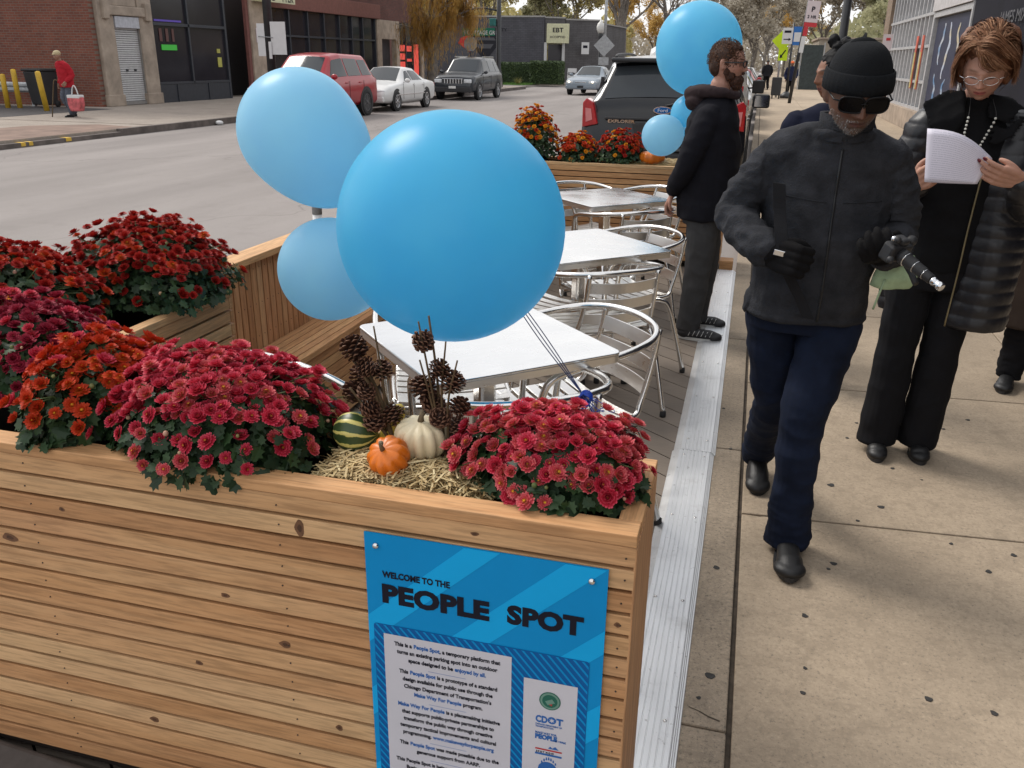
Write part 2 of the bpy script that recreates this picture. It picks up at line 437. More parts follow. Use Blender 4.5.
# far sidewalk with kerb and brown driveway apron
mb = MB(); mb.bx(-26, -14.0, -30, 18.6, -.4, -.01, m=0); mb.bx(-26, -14.0, 18.6, 54, -.4, 0, m=0); mb.bx(-40, -10.75, 62, 300, -.4, 0)
tag(mb.build('far_sidewalk', M['walk2']), kind='structure')
mb = MB(); mb.bx(-14.0, -13.85, 17.2, 54, -.4, .004); mb.bx(-10.75, -10.6, 62, 300, -.4, .004); mb.bx(-14.0, -13.85, -30, 17.2, -.4, -.06)
tag(mb.build('far_kerb', mat('dark_kerb_stone', (.12,.10,.09), .9, amt=.4, scale=3)), kind='structure')
mb = MB(); mb.add([(-16.6,6,-.006),(-14.02,6,-.006),(-14.02,17.9,-.006),(-15.3,18.2,-.006),(-16.4,17.2,-.006)], [(0,1,2,3,4)])
tag(mb.build('driveway_apron', M['apron']), kind='structure')
mb = MB()
for y0, y1 in ((14.25,14.36),(14.45,14.55),(15.45,15.6)): mb.bx(-14.0, -13.845, y0, y1, -.13, -.056)
tag(mb.build('kerb_paint', mat('worn_yellow_paint', (.62,.40,.05), .7, amt=.3)), kind='structure')
mb = MB(); mb.bx(-40, -19.0, 5, 23.4, -.3, .004)
tag(mb.build('parking_lot', mat('dark_lot_asphalt', (.06,.055,.055), .9, amt=.3, bump=.2)), kind='structure')

# ------------------------------------------------------------------ the platform deck
dk = thing('timber_deck', 'grey brown composite deck under the cafe tables, laid diagonally', 'deck', (0,0,0))
mb = MB(); mb.bx(-2.35, -.168, 1.30, 7.55, -.145, -.018)
mb.build('frame', mat('deck_frame', (.02,.018,.016), .9), dk)
# diagonal boards clipped to the deck outline
mb = MB(); ang = R(-38); d = Vector((math.cos(ang), math.sin(ang))); nn = Vector((-d.y, d.x))
def clip(poly, x0, x1, y0, y1):
    for ax, lim, keep in ((0,x0,1),(0,x1,-1),(1,y0,1),(1,y1,-1)):
        out = []
        for i in range(len(poly)):
            p, q = poly[i-1], poly[i]
            ip = (p[ax]-lim)*keep >= 0; iq = (q[ax]-lim)*keep >= 0
            if ip != iq:
                t = (lim-p[ax])/(q[ax]-p[ax]); out.append((p[0]+(q[0]-p[0])*t, p[1]+(q[1]-p[1])*t))
            if iq: out.append(q)
        poly = out
        if not poly: return []
    return poly
for i in range(-80, 80):
    c0 = nn * (i * .140) + Vector((-1.2, 4.4)); c1 = nn * ((i+1) * .140 - .007) + Vector((-1.2, 4.4))
    q = [tuple(c0 - d*8), tuple(c0 + d*8), tuple(c1 + d*8), tuple(c1 - d*8)]
    p = clip(q, -2.35, -.17, 1.30, 7.55)
    if len(p) >= 3: mb.prism(p, -.018, 0, None, rs.random())
mb.build('deck_boards', M['deck'], dk)
# ribbed aluminium cover plates bridging deck and kerb
def plate(y0, y1, dx, label, zoff=0):
    prof = [(-.200,.001),(-.198,.004),(-.168,.016)]
    x = -.166
    while x < -.040:
        prof += [(x,.016),(x+.0125,.016),(x+.0135,.0142),(x+.0155,.0142)]; x += .0165
    prof += [(-.036,.016),(-.034,.014),(-.031,.014),(-.029,.009),(-.026,.009),(-.024,.004),(-.020,.004),(-.018,.001)]
    mb = MB(); n_ = len(prof)
    sk = dx
    vs_ = [(px + sk[0], y0, pz + zoff) for px, pz in prof] + [(px + sk[1], y1, pz + zoff) for px, pz in prof]
    mb.add(vs_, [(i, i+1, n_+i+1, n_+i) for i in range(n_-1)])
    mb.add([(prof[0][0]+sk[0],y0,.0005),(prof[-1][0]+sk[0],y0,.0005),(prof[-1][0]+sk[1],y1,.0005),(prof[0][0]+sk[1],y1,.0005)], [(3,2,1,0)])
    mb.add([vs_[i] for i in range(n_)], [tuple(range(n_))]); mb.add([vs_[n_+i] for i in range(n_)], [tuple(range(n_-1,-1,-1))])
    o = mb.build('cover_plate', M['plate'])
    tag(o, label, 'cover plate', 'aluminium plates along the kerb')
    s_ = MB(); yy = y0 + .12
    while yy < y1:
        for xx in (-.145, -.06): s_.lathe([(.005,.016),(.005,.0185),(.003,.0195)], (xx + sk[0] + (sk[1]-sk[0])*(yy-y0)/(y1-y0), yy, zoff), 8)
        yy += .55
    s_.build('screws', M['alu'], o)
plate(1.15, 3.52, (-.004, -.004), 'ribbed aluminium cover plate beside the front planter, nearest of the strip', 0)
plate(3.523, 7.15, (.001, -.01), 'ribbed aluminium cover plate running on past the chairs to the far planter', 0.0)

# ------------------------------------------------------------------ planters and bench
def slat_box(name, label, x0, x1, y0, y1, z1, zb=.03, sides='FBLR', lip=.05, group='cedar slat planters', pitch=.0464, bh=.0390, seed=1, soil=.78):
    """slatted cedar box: horizontal boards on each side over a dark inner shell, a flat lip frame on top"""
    rr = random.Random(seed)
    root = thing(name, label, 'planter', ((x0+x1)/2, (y0+y1)/2, 0), 0, group)
    cx, cy = (x0+x1)/2, (y0+y1)/2
    X0, X1, Y0, Y1 = x0-cx, x1-cx, y0-cy, y1-cy
    lt = .023
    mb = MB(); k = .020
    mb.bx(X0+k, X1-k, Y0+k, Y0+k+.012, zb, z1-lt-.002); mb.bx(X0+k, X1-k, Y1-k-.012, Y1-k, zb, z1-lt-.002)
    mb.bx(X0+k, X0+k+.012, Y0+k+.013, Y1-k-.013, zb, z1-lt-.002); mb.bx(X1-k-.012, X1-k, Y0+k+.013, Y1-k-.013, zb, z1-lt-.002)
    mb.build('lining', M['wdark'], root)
    fb, sd_ = MB(), MB(); z = z1 - lt - .001
    while z - bh > zb - .005:
        t = rr.random()
        if 'F' in sides: fb.bx(X0, X1, Y0, Y0+.018, z-bh, z, t)
        if 'B' in sides: fb.bx(X0, X1, Y1-.018, Y1, z-bh, z, rr.random())
        t = rr.random()
        if 'L' in sides: sd_.bx(X0, X0+.018, Y0+.019, Y1-.019, z-bh, z, t)
        if 'R' in sides: sd_.bx(X1-.018, X1-.001, Y0+.019, Y1-.019, z-bh, z, t)
        z -= pitch
    if fb.v: fb.build('slats', M['wx'], root, bevel=.0015)
    if sd_.v: sd_.build('side_slats', M['wy'], root, bevel=.0015)
    lf = MB(); lf.bx(X0, X1, Y0-.002, Y0+lip, z1-lt, z1, rr.random()); lf.bx(X0, X1, Y1-lip, Y1+.002, z1-lt, z1, rr.random())
    lf.build('lip', M['wx'], root, bevel=.002)
    ls = MB(); ls.bx(X0-.001, X0+lip*.8, Y0+lip+.002, Y1-lip-.002, z1-lt, z1-.001, rr.random()); ls.bx(X1-lip*.8, X1+.001, Y0+lip+.002, Y1-lip-.002, z1-lt, z1-.001, rr.random())
    ls.build('end_lip', M['wy'], root, bevel=.002)
    so_ = MB(); so_.bx(X0+k+.014, X1-k-.014, Y0+k+.014, Y1-k-.014, soil-.02, soil)
    so_.build('soil', mat('potting_soil', (.035,.025,.018), .95, amt=.5, scale=40, bump=.6), root)
    return root
FP = slat_box('slat_planter', 'long cedar slat planter at the front carrying the blue sign', -2.30, -.118, 1.270, 1.575, .872, seed=5)
# corner post on the pavement side, screws in the front boards
mb = MB(); mb.bx(1.0875, 1.0925, -.1525, .1525, .03, .845, .4)
mb.build('end_panel', M['wz'], FP, bevel=.002)
mb = MB(); rr = random.Random(2)
for xx in (-1.38, -.80, -.138, -1.9):
    z = .872-.024-.021
    while z > .06:
        mb.box((xx+1.209 + rr.uniform(-.004,.004), -.153, z + rr.uniform(-.004,.004)), (.0028,.002,.0028), Matrix.Rotation(.8, 3, 'Y')); z -= .0464
mb.build('screw_heads', mat('dark_screw_head', (.04,.03,.025), .6), FP)
# knots and dark resin streaks in the front boards (centre of planter at x -1.204)
mb = MB(); rr = random.Random(6)
for x, z, wx, hz in ((-.753,.775,.010,.017),(-.808,.512,.013,.008),(-1.453,.653,.020,.010),(-.935,.601,.010,.006),(-.405,.842,.008,.004),(-.142,.668,.006,.005),(-1.301,.745,.007,.005),(-1.158,.235,.012,.007),(-1.02,.39,.009,.006),(-.70,.33,.008,.007)):
    kz = .848 - .0464*round((.848-.020-z)/.0464) - .020; hz = min(hz, .017); n_ = 18; ph = rr.random()*6
    for q, (s_, dy) in enumerate(((1.0, -.15285), (.45, -.1531))):
        ring = [(x+1.209+wx*s_*(1+.15*math.sin(3*t+ph))*math.cos(t), dy, kz+hz*s_*(1+.12*math.sin(2*t+ph))*math.sin(t)) for t in [2*PI*j/n_ for j in range(n_)]]
        mb.add(ring, [tuple(range(n_))], .2 + .6*(1-q))
mb.build('knots', mat_ramp('wood_knot', [(0,(.07,.03,.015)),(1,(.22,.105,.05))], .6, amt=.35, scale=90), FP)
SP = slat_box('slat_planter', 'cedar slat side planter on the road side, filled with red mums', -2.40, -1.66, 1.577, 2.49, .872, seed=9)
FR = slat_box('slat_planter', 'cedar slat planter closing the far end before the black suv', -2.45, -.17, 7.20, 7.62, .815, seed=12)
mb = MB(); mb.bx(-.168, -.06, 7.22, 7.36, .0, .075, .8)
tag(mb.build('wood_block', M['wx'], bevel=.003), 'short cedar block on the far end of the metal plate', 'wood block')
# the bench
bn = thing('slat_bench', 'long built-in cedar bench with upright slat back along the road', 'bench', (-1.85, 5.0, 0))
mb = MB(); rr = random.Random(4); y = 2.84
while y < 7.15:
    mb.bx(-.112, -.094, y-5, y+.038-5, .03, .822, rr.random()); y += .0455
mb.build('backrest', M['wz'], bn, bevel=.0015)
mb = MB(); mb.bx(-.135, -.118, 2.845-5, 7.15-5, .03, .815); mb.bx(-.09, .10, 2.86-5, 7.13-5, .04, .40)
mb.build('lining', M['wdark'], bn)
mb = MB(); mb.bx(-.17, -.065, 2.80-5, 7.17-5, .824, .852, .9)
mb.build('top_rail', M['wy'], bn, bevel=.003)
mb = MB(); x = -.091
for i in range(6):
    mb.bx(x, x+.034, 2.845-5, 7.15-5, .415, .442, rr.random()); x += .0395
mb.build('seat', M['wy'], bn, bevel=.002)
mb = MB(); z = .405
while z > .05:
    mb.bx(.108, .124, 2.845-5, 7.15-5, z-.04, z, rr.random()); mb.bx(-.088, .107, 2.85-5, 2.866-5, z-.04, z, rr.random()); z -= .0464
mb.build('front_slats', M['wy'], bn, bevel=.0015)
mb = MB(); 
for i in range(94):
    yy = 2.859 + .0455*i - 5
    if yy > 2.14: break
    for z in (.79, .64, .50): mb.box((-.0935, yy, z), (.002,.003,.003))
mb.build('screw_heads', bpy.data.materials['dark_screw_head'], bn)
# grey rubber kerb block in the lower left corner
mb = MB(); a = R(6.5)
prof = [(-.12,-.15),(.062,-.15),(.060,.02),(.050,.058),(.035,.060),(-.06,.048),(-.10,.0)]
vs_ = []
for xx in (-1.1, .62):
    for py, pz in prof: vs_.append(Vector((xx, py, pz)))
n_ = len(prof)
mb.add(vs_, [tuple(range(n_)), tuple(range(2*n_-1, n_-1, -1))] + [(i, n_+i, n_+(i+1)%n_, (i+1)%n_) for i in range(n_)])
o = mb.build('wheel_stop', mat('grey_rubber', (.075,.065,.06), .7, amt=.2, scale=30, bump=.2), bevel=.008)
o.location = (-1.50, 1.205, 0); o.rotation_euler = (0, 0, R(-3.5))
tag(o, 'low grey rubber wheel stop on the road against the front planter', 'wheel stop')
# flexible road post
pp = thing('marker_post', 'slim grey and white marker post standing on the road edge behind the balloons', 'marker post', (-2.62, 4.95, -.15))
mb = MB(); mb.lathe([(.10,0),(.10,.02),(.05,.045),(.035,.05)], n=20); mb.build('base', M['rubber'], pp)
mb = MB(); mb.lathe([(.03,.05),(.03,.83)], n=16); mb.build('post', mat('white_post_plastic', (.72,.72,.72), .45, amt=.1), pp)
mb = MB(); mb.lathe([(.0315,.83),(.0315,1.0),(.02,1.01)], n=16); mb.build('reflector', mat('grey_reflector', (.30,.31,.32), .4, amt=.2, scale=60), pp)
# ------------------------------------------------------------------ cafe tables and chairs
def make_table():
    t = thing('cafe_table', 'x', 'table')
    mb = MB(); s = .335
    poly = []
    for cx, cy, a0 in ((s-.03, s-.03, 0), (-s+.03, s-.03, 90), (-s+.03, -s+.03, 180), (s-.03, -s+.03, 270)):
        for k in range(5):
            a = R(a0 + 22.5*k); poly.append((cx+.03*math.cos(a), cy+.03*math.sin(a)))
    mb.prism(poly, .722, .732); mb.build('table_top', M['ttop'], t, bevel=.003)
    mb = MB(); p2 = [(x*.996, y*.996) for x, y in poly]; mb.prism(p2, .698, .7215); mb.build('edge_band', M['alu_slat'], t)
    mb = MB(); mb.bx(-.032,.032,-.032,.032,.03,.66); mb.build('column', M['alu'], t, bevel=.012)
    mb = MB(); mb.bx(-.17,.17,-.17,.17,.685,.6975); mb.prism([(-.05,-.05),(.05,-.05),(.05,.05),(-.05,.05)], .66, .6845)
    mb.build('top_bracket', M['alu_slat'], t)
    for k in range(4):
        a = k*PI/2 + PI/4
        l = MB(); dx, dy = math.cos(a), math.sin(a)
        l.tube([(dx*.02,dy*.02,.075),(dx*.12,dy*.12,.065),(dx*.27,dy*.27,.035)], [.022,.02,.015], 10, flat=.8)
        lo = l.build('base_leg', M['alu'], t)
        f = MB(); f.lathe([(.016,0),(.018,.012),(.012,.03)], (dx*.265,dy*.265,0), 12); f.build('foot', M['rubber'], lo)
    return t
def make_chair():
    """bent-tube cafe armchair, local +Y is the way the sitter faces"""
    t = thing('cafe_chair', 'x', 'chair')
    half = [(.245,.235,.40),(.255,.235,.56),(.262,.205,.645),(.27,.12,.675),(.277,0,.695),(.268,-.12,.712),(.225,-.225,.728),(.13,-.29,.738),(0,-.312,.742)]
    pts = half + [(-x, y, z) for x, y, z in half[-2::-1]]
    mb = MB(); mb.tube(smooth_path(pts, 6), .0125, 12); mb.build('arm_hoop', M['alu'], t)
    for s in (-1, 1):
        mb = MB(); mb.tube(smooth_path([(s*.235,.25,.012),(s*.24,.243,.2),(s*.245,.235,.395)], 4), .0125, 12)
        l = mb.build('leg', M['alu'], t)
        f = MB(); f.lathe([(.0145,0),(.0155,.01),(.0145,.028)], (s*.235,.25,0), 10); f.build('foot', M['rubber'], l)
        mb = MB(); mb.tube(smooth_path([(s*.215,.16,.418),(s*.22,-.02,.425),(s*.222,-.13,.415),(s*.235,-.175,.37),(s*.25,-.225,.2),(s*.262,-.275,.012)], 6), .0125, 12)
        l = mb.build('leg', M['alu'], t)
        f = MB(); f.lathe([(.0145,0),(.0155,.01),(.0145,.028)], (s*.262,-.275,0), 10); f.build('foot', M['rubber'], l)
    fr = MB()
    for s in (-1, 1):
        fr.tube(smooth_path([(s*.20,.215,.430),(s*.205,.0,.428),(s*.20,-.17,.43),(s*.185,-.215,.48),(s*.175,-.262,.62),(s*.172,-.285,.735)], 6), .0105, 10)
        fr.tube([(s*.20,.20,.428),(s*.243,.232,.428)], .008, 8)
    fr.tube([(-.243,.235,.427),(.243,.235,.427)], .009, 10); fr.tube([(-.222,-.13,.412),(.222,-.13,.412)], .009, 10)
    fr.tube([(-.24,.242,.19),(.24,.242,.19)], .008, 8); 
    fr.build('seat_frame', M['alu'], t)
    def slat(y, z, n_, wd, th, bulge, ny, nz, halfw):
        """curved slat: width along X; section wide along the direction (ny,nz)"""
        mb = MB(); k = 14; vs_ = []; fs = []
        for i in range(k+1):
            u = -1 + 2*i/k; x = u*halfw; c = bulge*(1-u*u)
            py = y - c*nz_(ny, nz)[0]; pz = z - c*nz_(ny, nz)[1]
            oy, oz = nz_(ny, nz)
            for a, b in ((-1,-1),(1,-1),(1,1),(-1,1)):
                vs_.append((x, py + ny*a*wd/2 + oy*b*th/2, pz + nz*a*wd/2 + oz*b*th/2))
        for i in range(k):
            for j in range(4): fs.append((i*4+j, i*4+(j+1)%4, i*4+4+(j+1)%4, i*4+4+j))
        fs += [(3,2,1,0), (k*4,k*4+1,k*4+2,k*4+3)]
        n_.add(vs_, fs)
    def nz_(ny, nz): return (-nz, ny)
    st = MB()
    ys = [.205,.145,.085,.025,-.035,-.095,-.15]
    for i, y in enumerate(ys):
        slat(y, .4425 + (.006 if i == 0 else 0), st, .044, .006, .012, 1, .0, .205)
    st.build('seat', M['alu_slat'], t, bevel=.0015)
    bk = MB()
    for z, y in ((.675,-.266),(.60,-.251),(.525,-.228)):
        slat(y, z, bk, .052, .005, -.035, -.22, .975, .182)
    bk.build('backrest', M['alu_slat'], t, bevel=.0015)
    return t
TABLES = [(-.81, 2.655, 44, 'steel cafe table with the pedestal, nearest of the three, under the big balloons'),
          (-.80, 4.31, 44, 'middle one of the three square steel cafe tables'),
          (-.95, 5.98, 44, 'steel cafe table farthest back, beside the bearded man')]
tp = make_table()
for i, (x, y, a, lb) in enumerate(TABLES):
    o = tp if i == 0 else dup(tp)
    o.location = (x, y, 0); o.rotation_euler = (0, 0, R(a)); o['label'] = lb; o['group'] = 'square steel cafe tables'
# chairs: middle of the back hoop, direction faced
CH = [(-.345, 3.07, (-.74,-.67), 'cafe armchair at the right side of the nearest table, its back slats facing us'),
      (-.475, 2.125, (-.56,.83), 'cafe armchair behind the crimson mums with blue ribbon tied to its hoop'),
      (-1.625, 2.085, (.97,-.24), 'cafe armchair tucked in the corner behind the big crimson mum'),
      (-1.17, 3.25, (.40,-.92), 'cafe armchair between the nearest table and the bench'),
      (-.475, 3.72, (-.60,.80), 'cafe armchair with its back to us between the near and middle tables'),
      (-.385, 4.80, (-.78,-.62), 'cafe armchair on the pavement side of the middle table, facing it'),
      (-1.27, 3.92, (.6,.8), 'cafe armchair at the bench side of the middle table, mostly behind the big balloon'),
      (-.57, 5.35, (-.6,.8), 'cafe armchair at the near corner of the farthest table beside the bearded man'),
      (-1.36, 6.52, (.72,-.70), 'cafe armchair in the far left corner of the deck against the far planter'),
      (-.53, 6.50, (-.74,-.67), 'cafe armchair behind the farthest table, partly hidden by the bearded man')]
cp = make_chair()
for i, (x, y, d, lb) in enumerate(CH):
    o = cp if i == 0 else dup(cp)
    dv = Vector(d).normalized()
    o.location = (x + dv.x*.31, y + dv.y*.31, 0); o.rotation_euler = (0, 0, math.atan2(dv.y, dv.x) - PI/2)
    o['label'] = lb; o['group'] = 'aluminium cafe armchairs'

# ------------------------------------------------------------------ balloons
def balloon_mat(name, col, deep):
    n = NT(name); v = n.coord()
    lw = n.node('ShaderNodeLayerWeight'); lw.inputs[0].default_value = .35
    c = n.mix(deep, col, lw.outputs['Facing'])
    c = n.mix(c, tuple(min(1, x*1.2) for x in col), n.ramp(n.noise(v, 3, 3), [(.4, 0.), (.75, .35)]))
    m = n.fin(c, .33, 0, .35)
    n.b.inputs['Subsurface Weight'].default_value = .0
    t = n.node('ShaderNodeBsdfTranslucent'); n.link(c, t.inputs[0])
    mx = n.node('ShaderNodeMixShader'); mx.inputs[0].default_value = .58
    out = [k for k in n.n if k.type == 'OUTPUT_MATERIAL'][0]
    n.link(n.b.outputs[0], mx.inputs[1]); n.link(t.outputs[0], mx.inputs[2]); n.link(mx.outputs[0], out.inputs[0])
    return m
M['bal_big'] = balloon_mat('sky_blue_latex', (.22,.73,.96), (.13,.63,.93))
M['bal_small'] = balloon_mat('pale_blue_latex', (.52,.83,.98), (.42,.75,.96))
M['bal_far'] = balloon_mat('light_blue_latex', (.30,.77,.97), (.22,.68,.95))
M['ribbon'] = mat('navy_ribbon', (.015,.03,.12), .4)
M['ribbon2'] = mat('blue_curl_ribbon', (.01,.06,.45), .35)
def balloon(c, r, axis, mt, label, stretch=1.08, group='round blue balloons'):
    """latex balloon with its neck and knot pointing along the axis"""
    ax = Vector(axis).normalized(); q = Vector((0,0,-1)).rotation_difference(ax).to_matrix()
    prof = []
    for i in range(41):
        th = PI * i / 40
        z = -math.cos(th); rr = math.sin(th)
        zz = z*stretch if z < 0 else z
        prof.append((max(rr*r, .004), zz*r))
    prof[0] = (.010, -r*stretch - .012); prof[1] = (.012, -r*stretch + .0)
    o_root = bpy.data.objects.new('balloon', None); COL.objects.link(o_root); o_root.location = c
    tag(o_root, label, 'balloon', group)
    mb = MB(); mb.lathe(prof, n=64, rot=q); mb.build('latex_skin', mt, o_root)
    mb = MB(); mb.lathe([(.004,-r*stretch-.012),(.011,-r*stretch-.019),(.006,-r*stretch-.026),(.013,-r*stretch-.034)], n=14, rot=q)
    mb.build('knot', mt, o_root)
    return o_root
B1 = (-.765, 2.20, 1.187)
balloon(B1, .307, (.15,.9,-.6), M['bal_big'], 'largest balloon, deep sky blue, floating over the nearest table', 1.03)
balloon((-1.365, 2.50, 1.400), .188, (.62,.2,-.78), M['bal_small'], 'pale blue balloon up left of the largest one, in front of the red car', 1.42)
balloon((-1.265, 2.45, .980), .163, (.9,.35,.12), M['bal_small'], 'smallest pale blue balloon of the near cluster, low behind the largest', 1.2)
balloon((-.47, 7.0, 1.72), .315, (-.1,-.1,-1), M['bal_far'], 'light blue balloon above the bearded man, largest of the far cluster', 1.12)
balloon((-.69, 6.95, 1.075), .155, (.9,0,.3), M['bal_small'], 'small round pale blue balloon over the far planter, left of the bearded man', 1.1)
balloon((-.50, 7.10, 1.23), .150, (.2,0,-1), M['bal_far'], 'small blue balloon wedged between two others behind the bearded man', 1.15)
# ribbons
tie = Vector((-.375, 2.187, .742))
mb = MB()
for k in range(3):
    a = Vector((-.721+.006*k, 2.464, 1.011)); mid = a.lerp(tie, .5) + Vector((.01*k, 0, -.015))
    mb.tube(smooth_path([a, mid, tie], 8), .0016, 5)
for k in range(16):
    pts = [tie + Vector((rnd.uniform(-.015,.015), rnd.uniform(-.01,.01), rnd.uniform(-.012,.012)))]; 
    p = pts[0].copy(); an = rnd.uniform(0, 6.28)
    L_ = rnd.uniform(.05, .12)
    for j in range(9):
        an += rnd.uniform(.4, 1.1); p = p + Vector((math.cos(an)*.016 + rnd.uniform(-.012,.012), math.sin(an)*.01, -L_/9 + math.sin(an*1.7)*.012)); pts.append(p.copy())
    mb.tube(smooth_path(pts, 3), .0013, 4, m=1)
for k in range(10):
    a = rnd.uniform(0, 6.28)
    pts = [tie + Vector((.016*math.cos(a+j)*1.1, .004*k-.02, .016*math.sin(a+j)*1.1)) for j in range(7)]
    mb.tube(smooth_path(pts, 3), .0015, 4, m=1)
tag(mb.build('balloon_ribbon', [M['ribbon'], M['ribbon2']]), 'dark blue ribbon and curled ends knotted round the chair hoop', 'ribbon')

# ------------------------------------------------------------------ mums
def foliage_mat():
    return mat_ramp('mum_leaf', [(0, (.012,.032,.012)), (.5, (.024,.058,.019)), (1, (.048,.095,.030))], .55, spec=.4, trans=.15)
M['leaf'] = foliage_mat(); M['stem'] = mat('mum_stem', (.09,.13,.04), .6)
def leaf(mb, c, nrm, size, rr, tone):
    nrm = nrm.normalized(); a = nrm.orthogonal().normalized()
    a = (Matrix.Rotation(rr.uniform(0, 6.28), 3, nrm) @ a); b = nrm.cross(a)
    prof = [(0,-.5),(.16,-.3),(.42,-.32),(.30,-.05),(.48,.12),(.24,.22),(.20,.5),(0,.60),(-.20,.5),(-.24,.22),(-.48,.12),(-.30,-.05),(-.42,-.32),(-.16,-.3)]
    cup = rr.uniform(-.25, .35)
    vs_ = [c + nrm*0.0] + [c + (a*x + b*y)*size + nrm*(cup*abs(x)*size) for x, y in prof]
    n_ = len(prof)
    mb.add(vs_, [(0, i+1, (i+1) % n_ + 1) for i in range(n_)], tone)
def blossom_mesh(name, mt, petals=15, rings=3, open_=.8, r=.019, seed=0):
    rr = random.Random(seed); mb = MB()
    for k in range(rings):
        f = 1 - k*.21; n_ = petals - k*2
        for i in range(n_):
            a = 2*PI*(i + .5*k)/n_ + rr.uniform(-.09, .09)
            lift = (1-open_)*.9 + k*.34 + rr.uniform(-.10,.10)
            L_ = r*f*rr.uniform(.88, 1.1); w_ = r*.30
            d_ = Vector((math.cos(a)*math.cos(lift), math.sin(a)*math.cos(lift), math.sin(lift))); s_ = Vector((-math.sin(a), math.cos(a), 0)); u_ = d_.cross(s_)*-1
            base = Vector((math.cos(a), math.sin(a), 0))*r*.14 + Vector((0,0,.001+k*.0016))
            p = []
            for t_, ww, dr in ((0,.35,0),(.45,.9,.10),(.82,1.0,.10),(1.0,.45,-.02)):
                c_ = base + d_*L_*t_ + u_*(dr*L_*.4)
                p += [c_ - s_*w_*ww*.5, c_ + u_*(-.12*w_), c_ + s_*w_*ww*.5]
            fs = []
            for q in range(3): fs += [(q*3, q*3+1, q*3+4, q*3+3), (q*3+1, q*3+2, q*3+5, q*3+4)]
            tn = rr.uniform(-.06, .06)
            mb.add(p, fs, [max(0.02, .30-.06*k+tn)]*2 + [.62+tn]*2 + [.86+tn]*2, 0, True)
    mb.ball((0,0,.003+.001*rings), (r*.17, r*.17, r*.12), 8, tone=0.0)
    return mb.mesh(name, mt)
KINDS_ = {}
def kind(key, stops, **k):
    m_ = mat_ramp('petal_' + key, stops, .6, spec=.2, amt=.12, trans=.12)
    KINDS_[key] = [blossom_mesh('blossom_' + key, m_, seed=s, **{**dict(petals=19 + s % 3, rings=k.get('rings', 4), open_=(.92, .62, .45, .32)[s % 4], r=k.get('r', .0165)*(.95+.06*(s % 4)))}) for s in range(5)]
kind('crimson', [(0, (.50,.20,.03)), (.10, (.40,.05,.03)), (.30, (.50,.022,.042)), (.7, (.60,.028,.066)), (1, (.70,.12,.17))])
kind('pink', [(0, (.80,.48,.04)), (.15, (.80,.42,.10)), (.32, (.62,.09,.08)), (.7, (.60,.06,.09)), (1, (.74,.22,.21))])
kind('orange', [(0, (.70,.36,.03)), (.2, (.66,.20,.02)), (.42, (.60,.065,.014)), (1, (.56,.045,.018))])
kind('magenta', [(0, (.30,.03,.03)), (.15, (.30,.012,.035)), (.5, (.30,.009,.038)), (1, (.40,.045,.075))])
kind('red', [(0, (.34,.03,.01)), (.2, (.34,.018,.010)), (.6, (.38,.012,.012)), (1, (.48,.040,.025))], rings=4)
kind('gold', [(0, (.75,.42,.02)), (.3, (.80,.38,.02)), (1, (.80,.30,.02))])
BUD = mat_ramp('mum_bud', [(0,(.10,.14,.04)),(.6,(.30,.26,.10)),(1,(.55,.30,.22))], .6)
POT = mat('plastic_pot', (.02,.02,.02), .5)
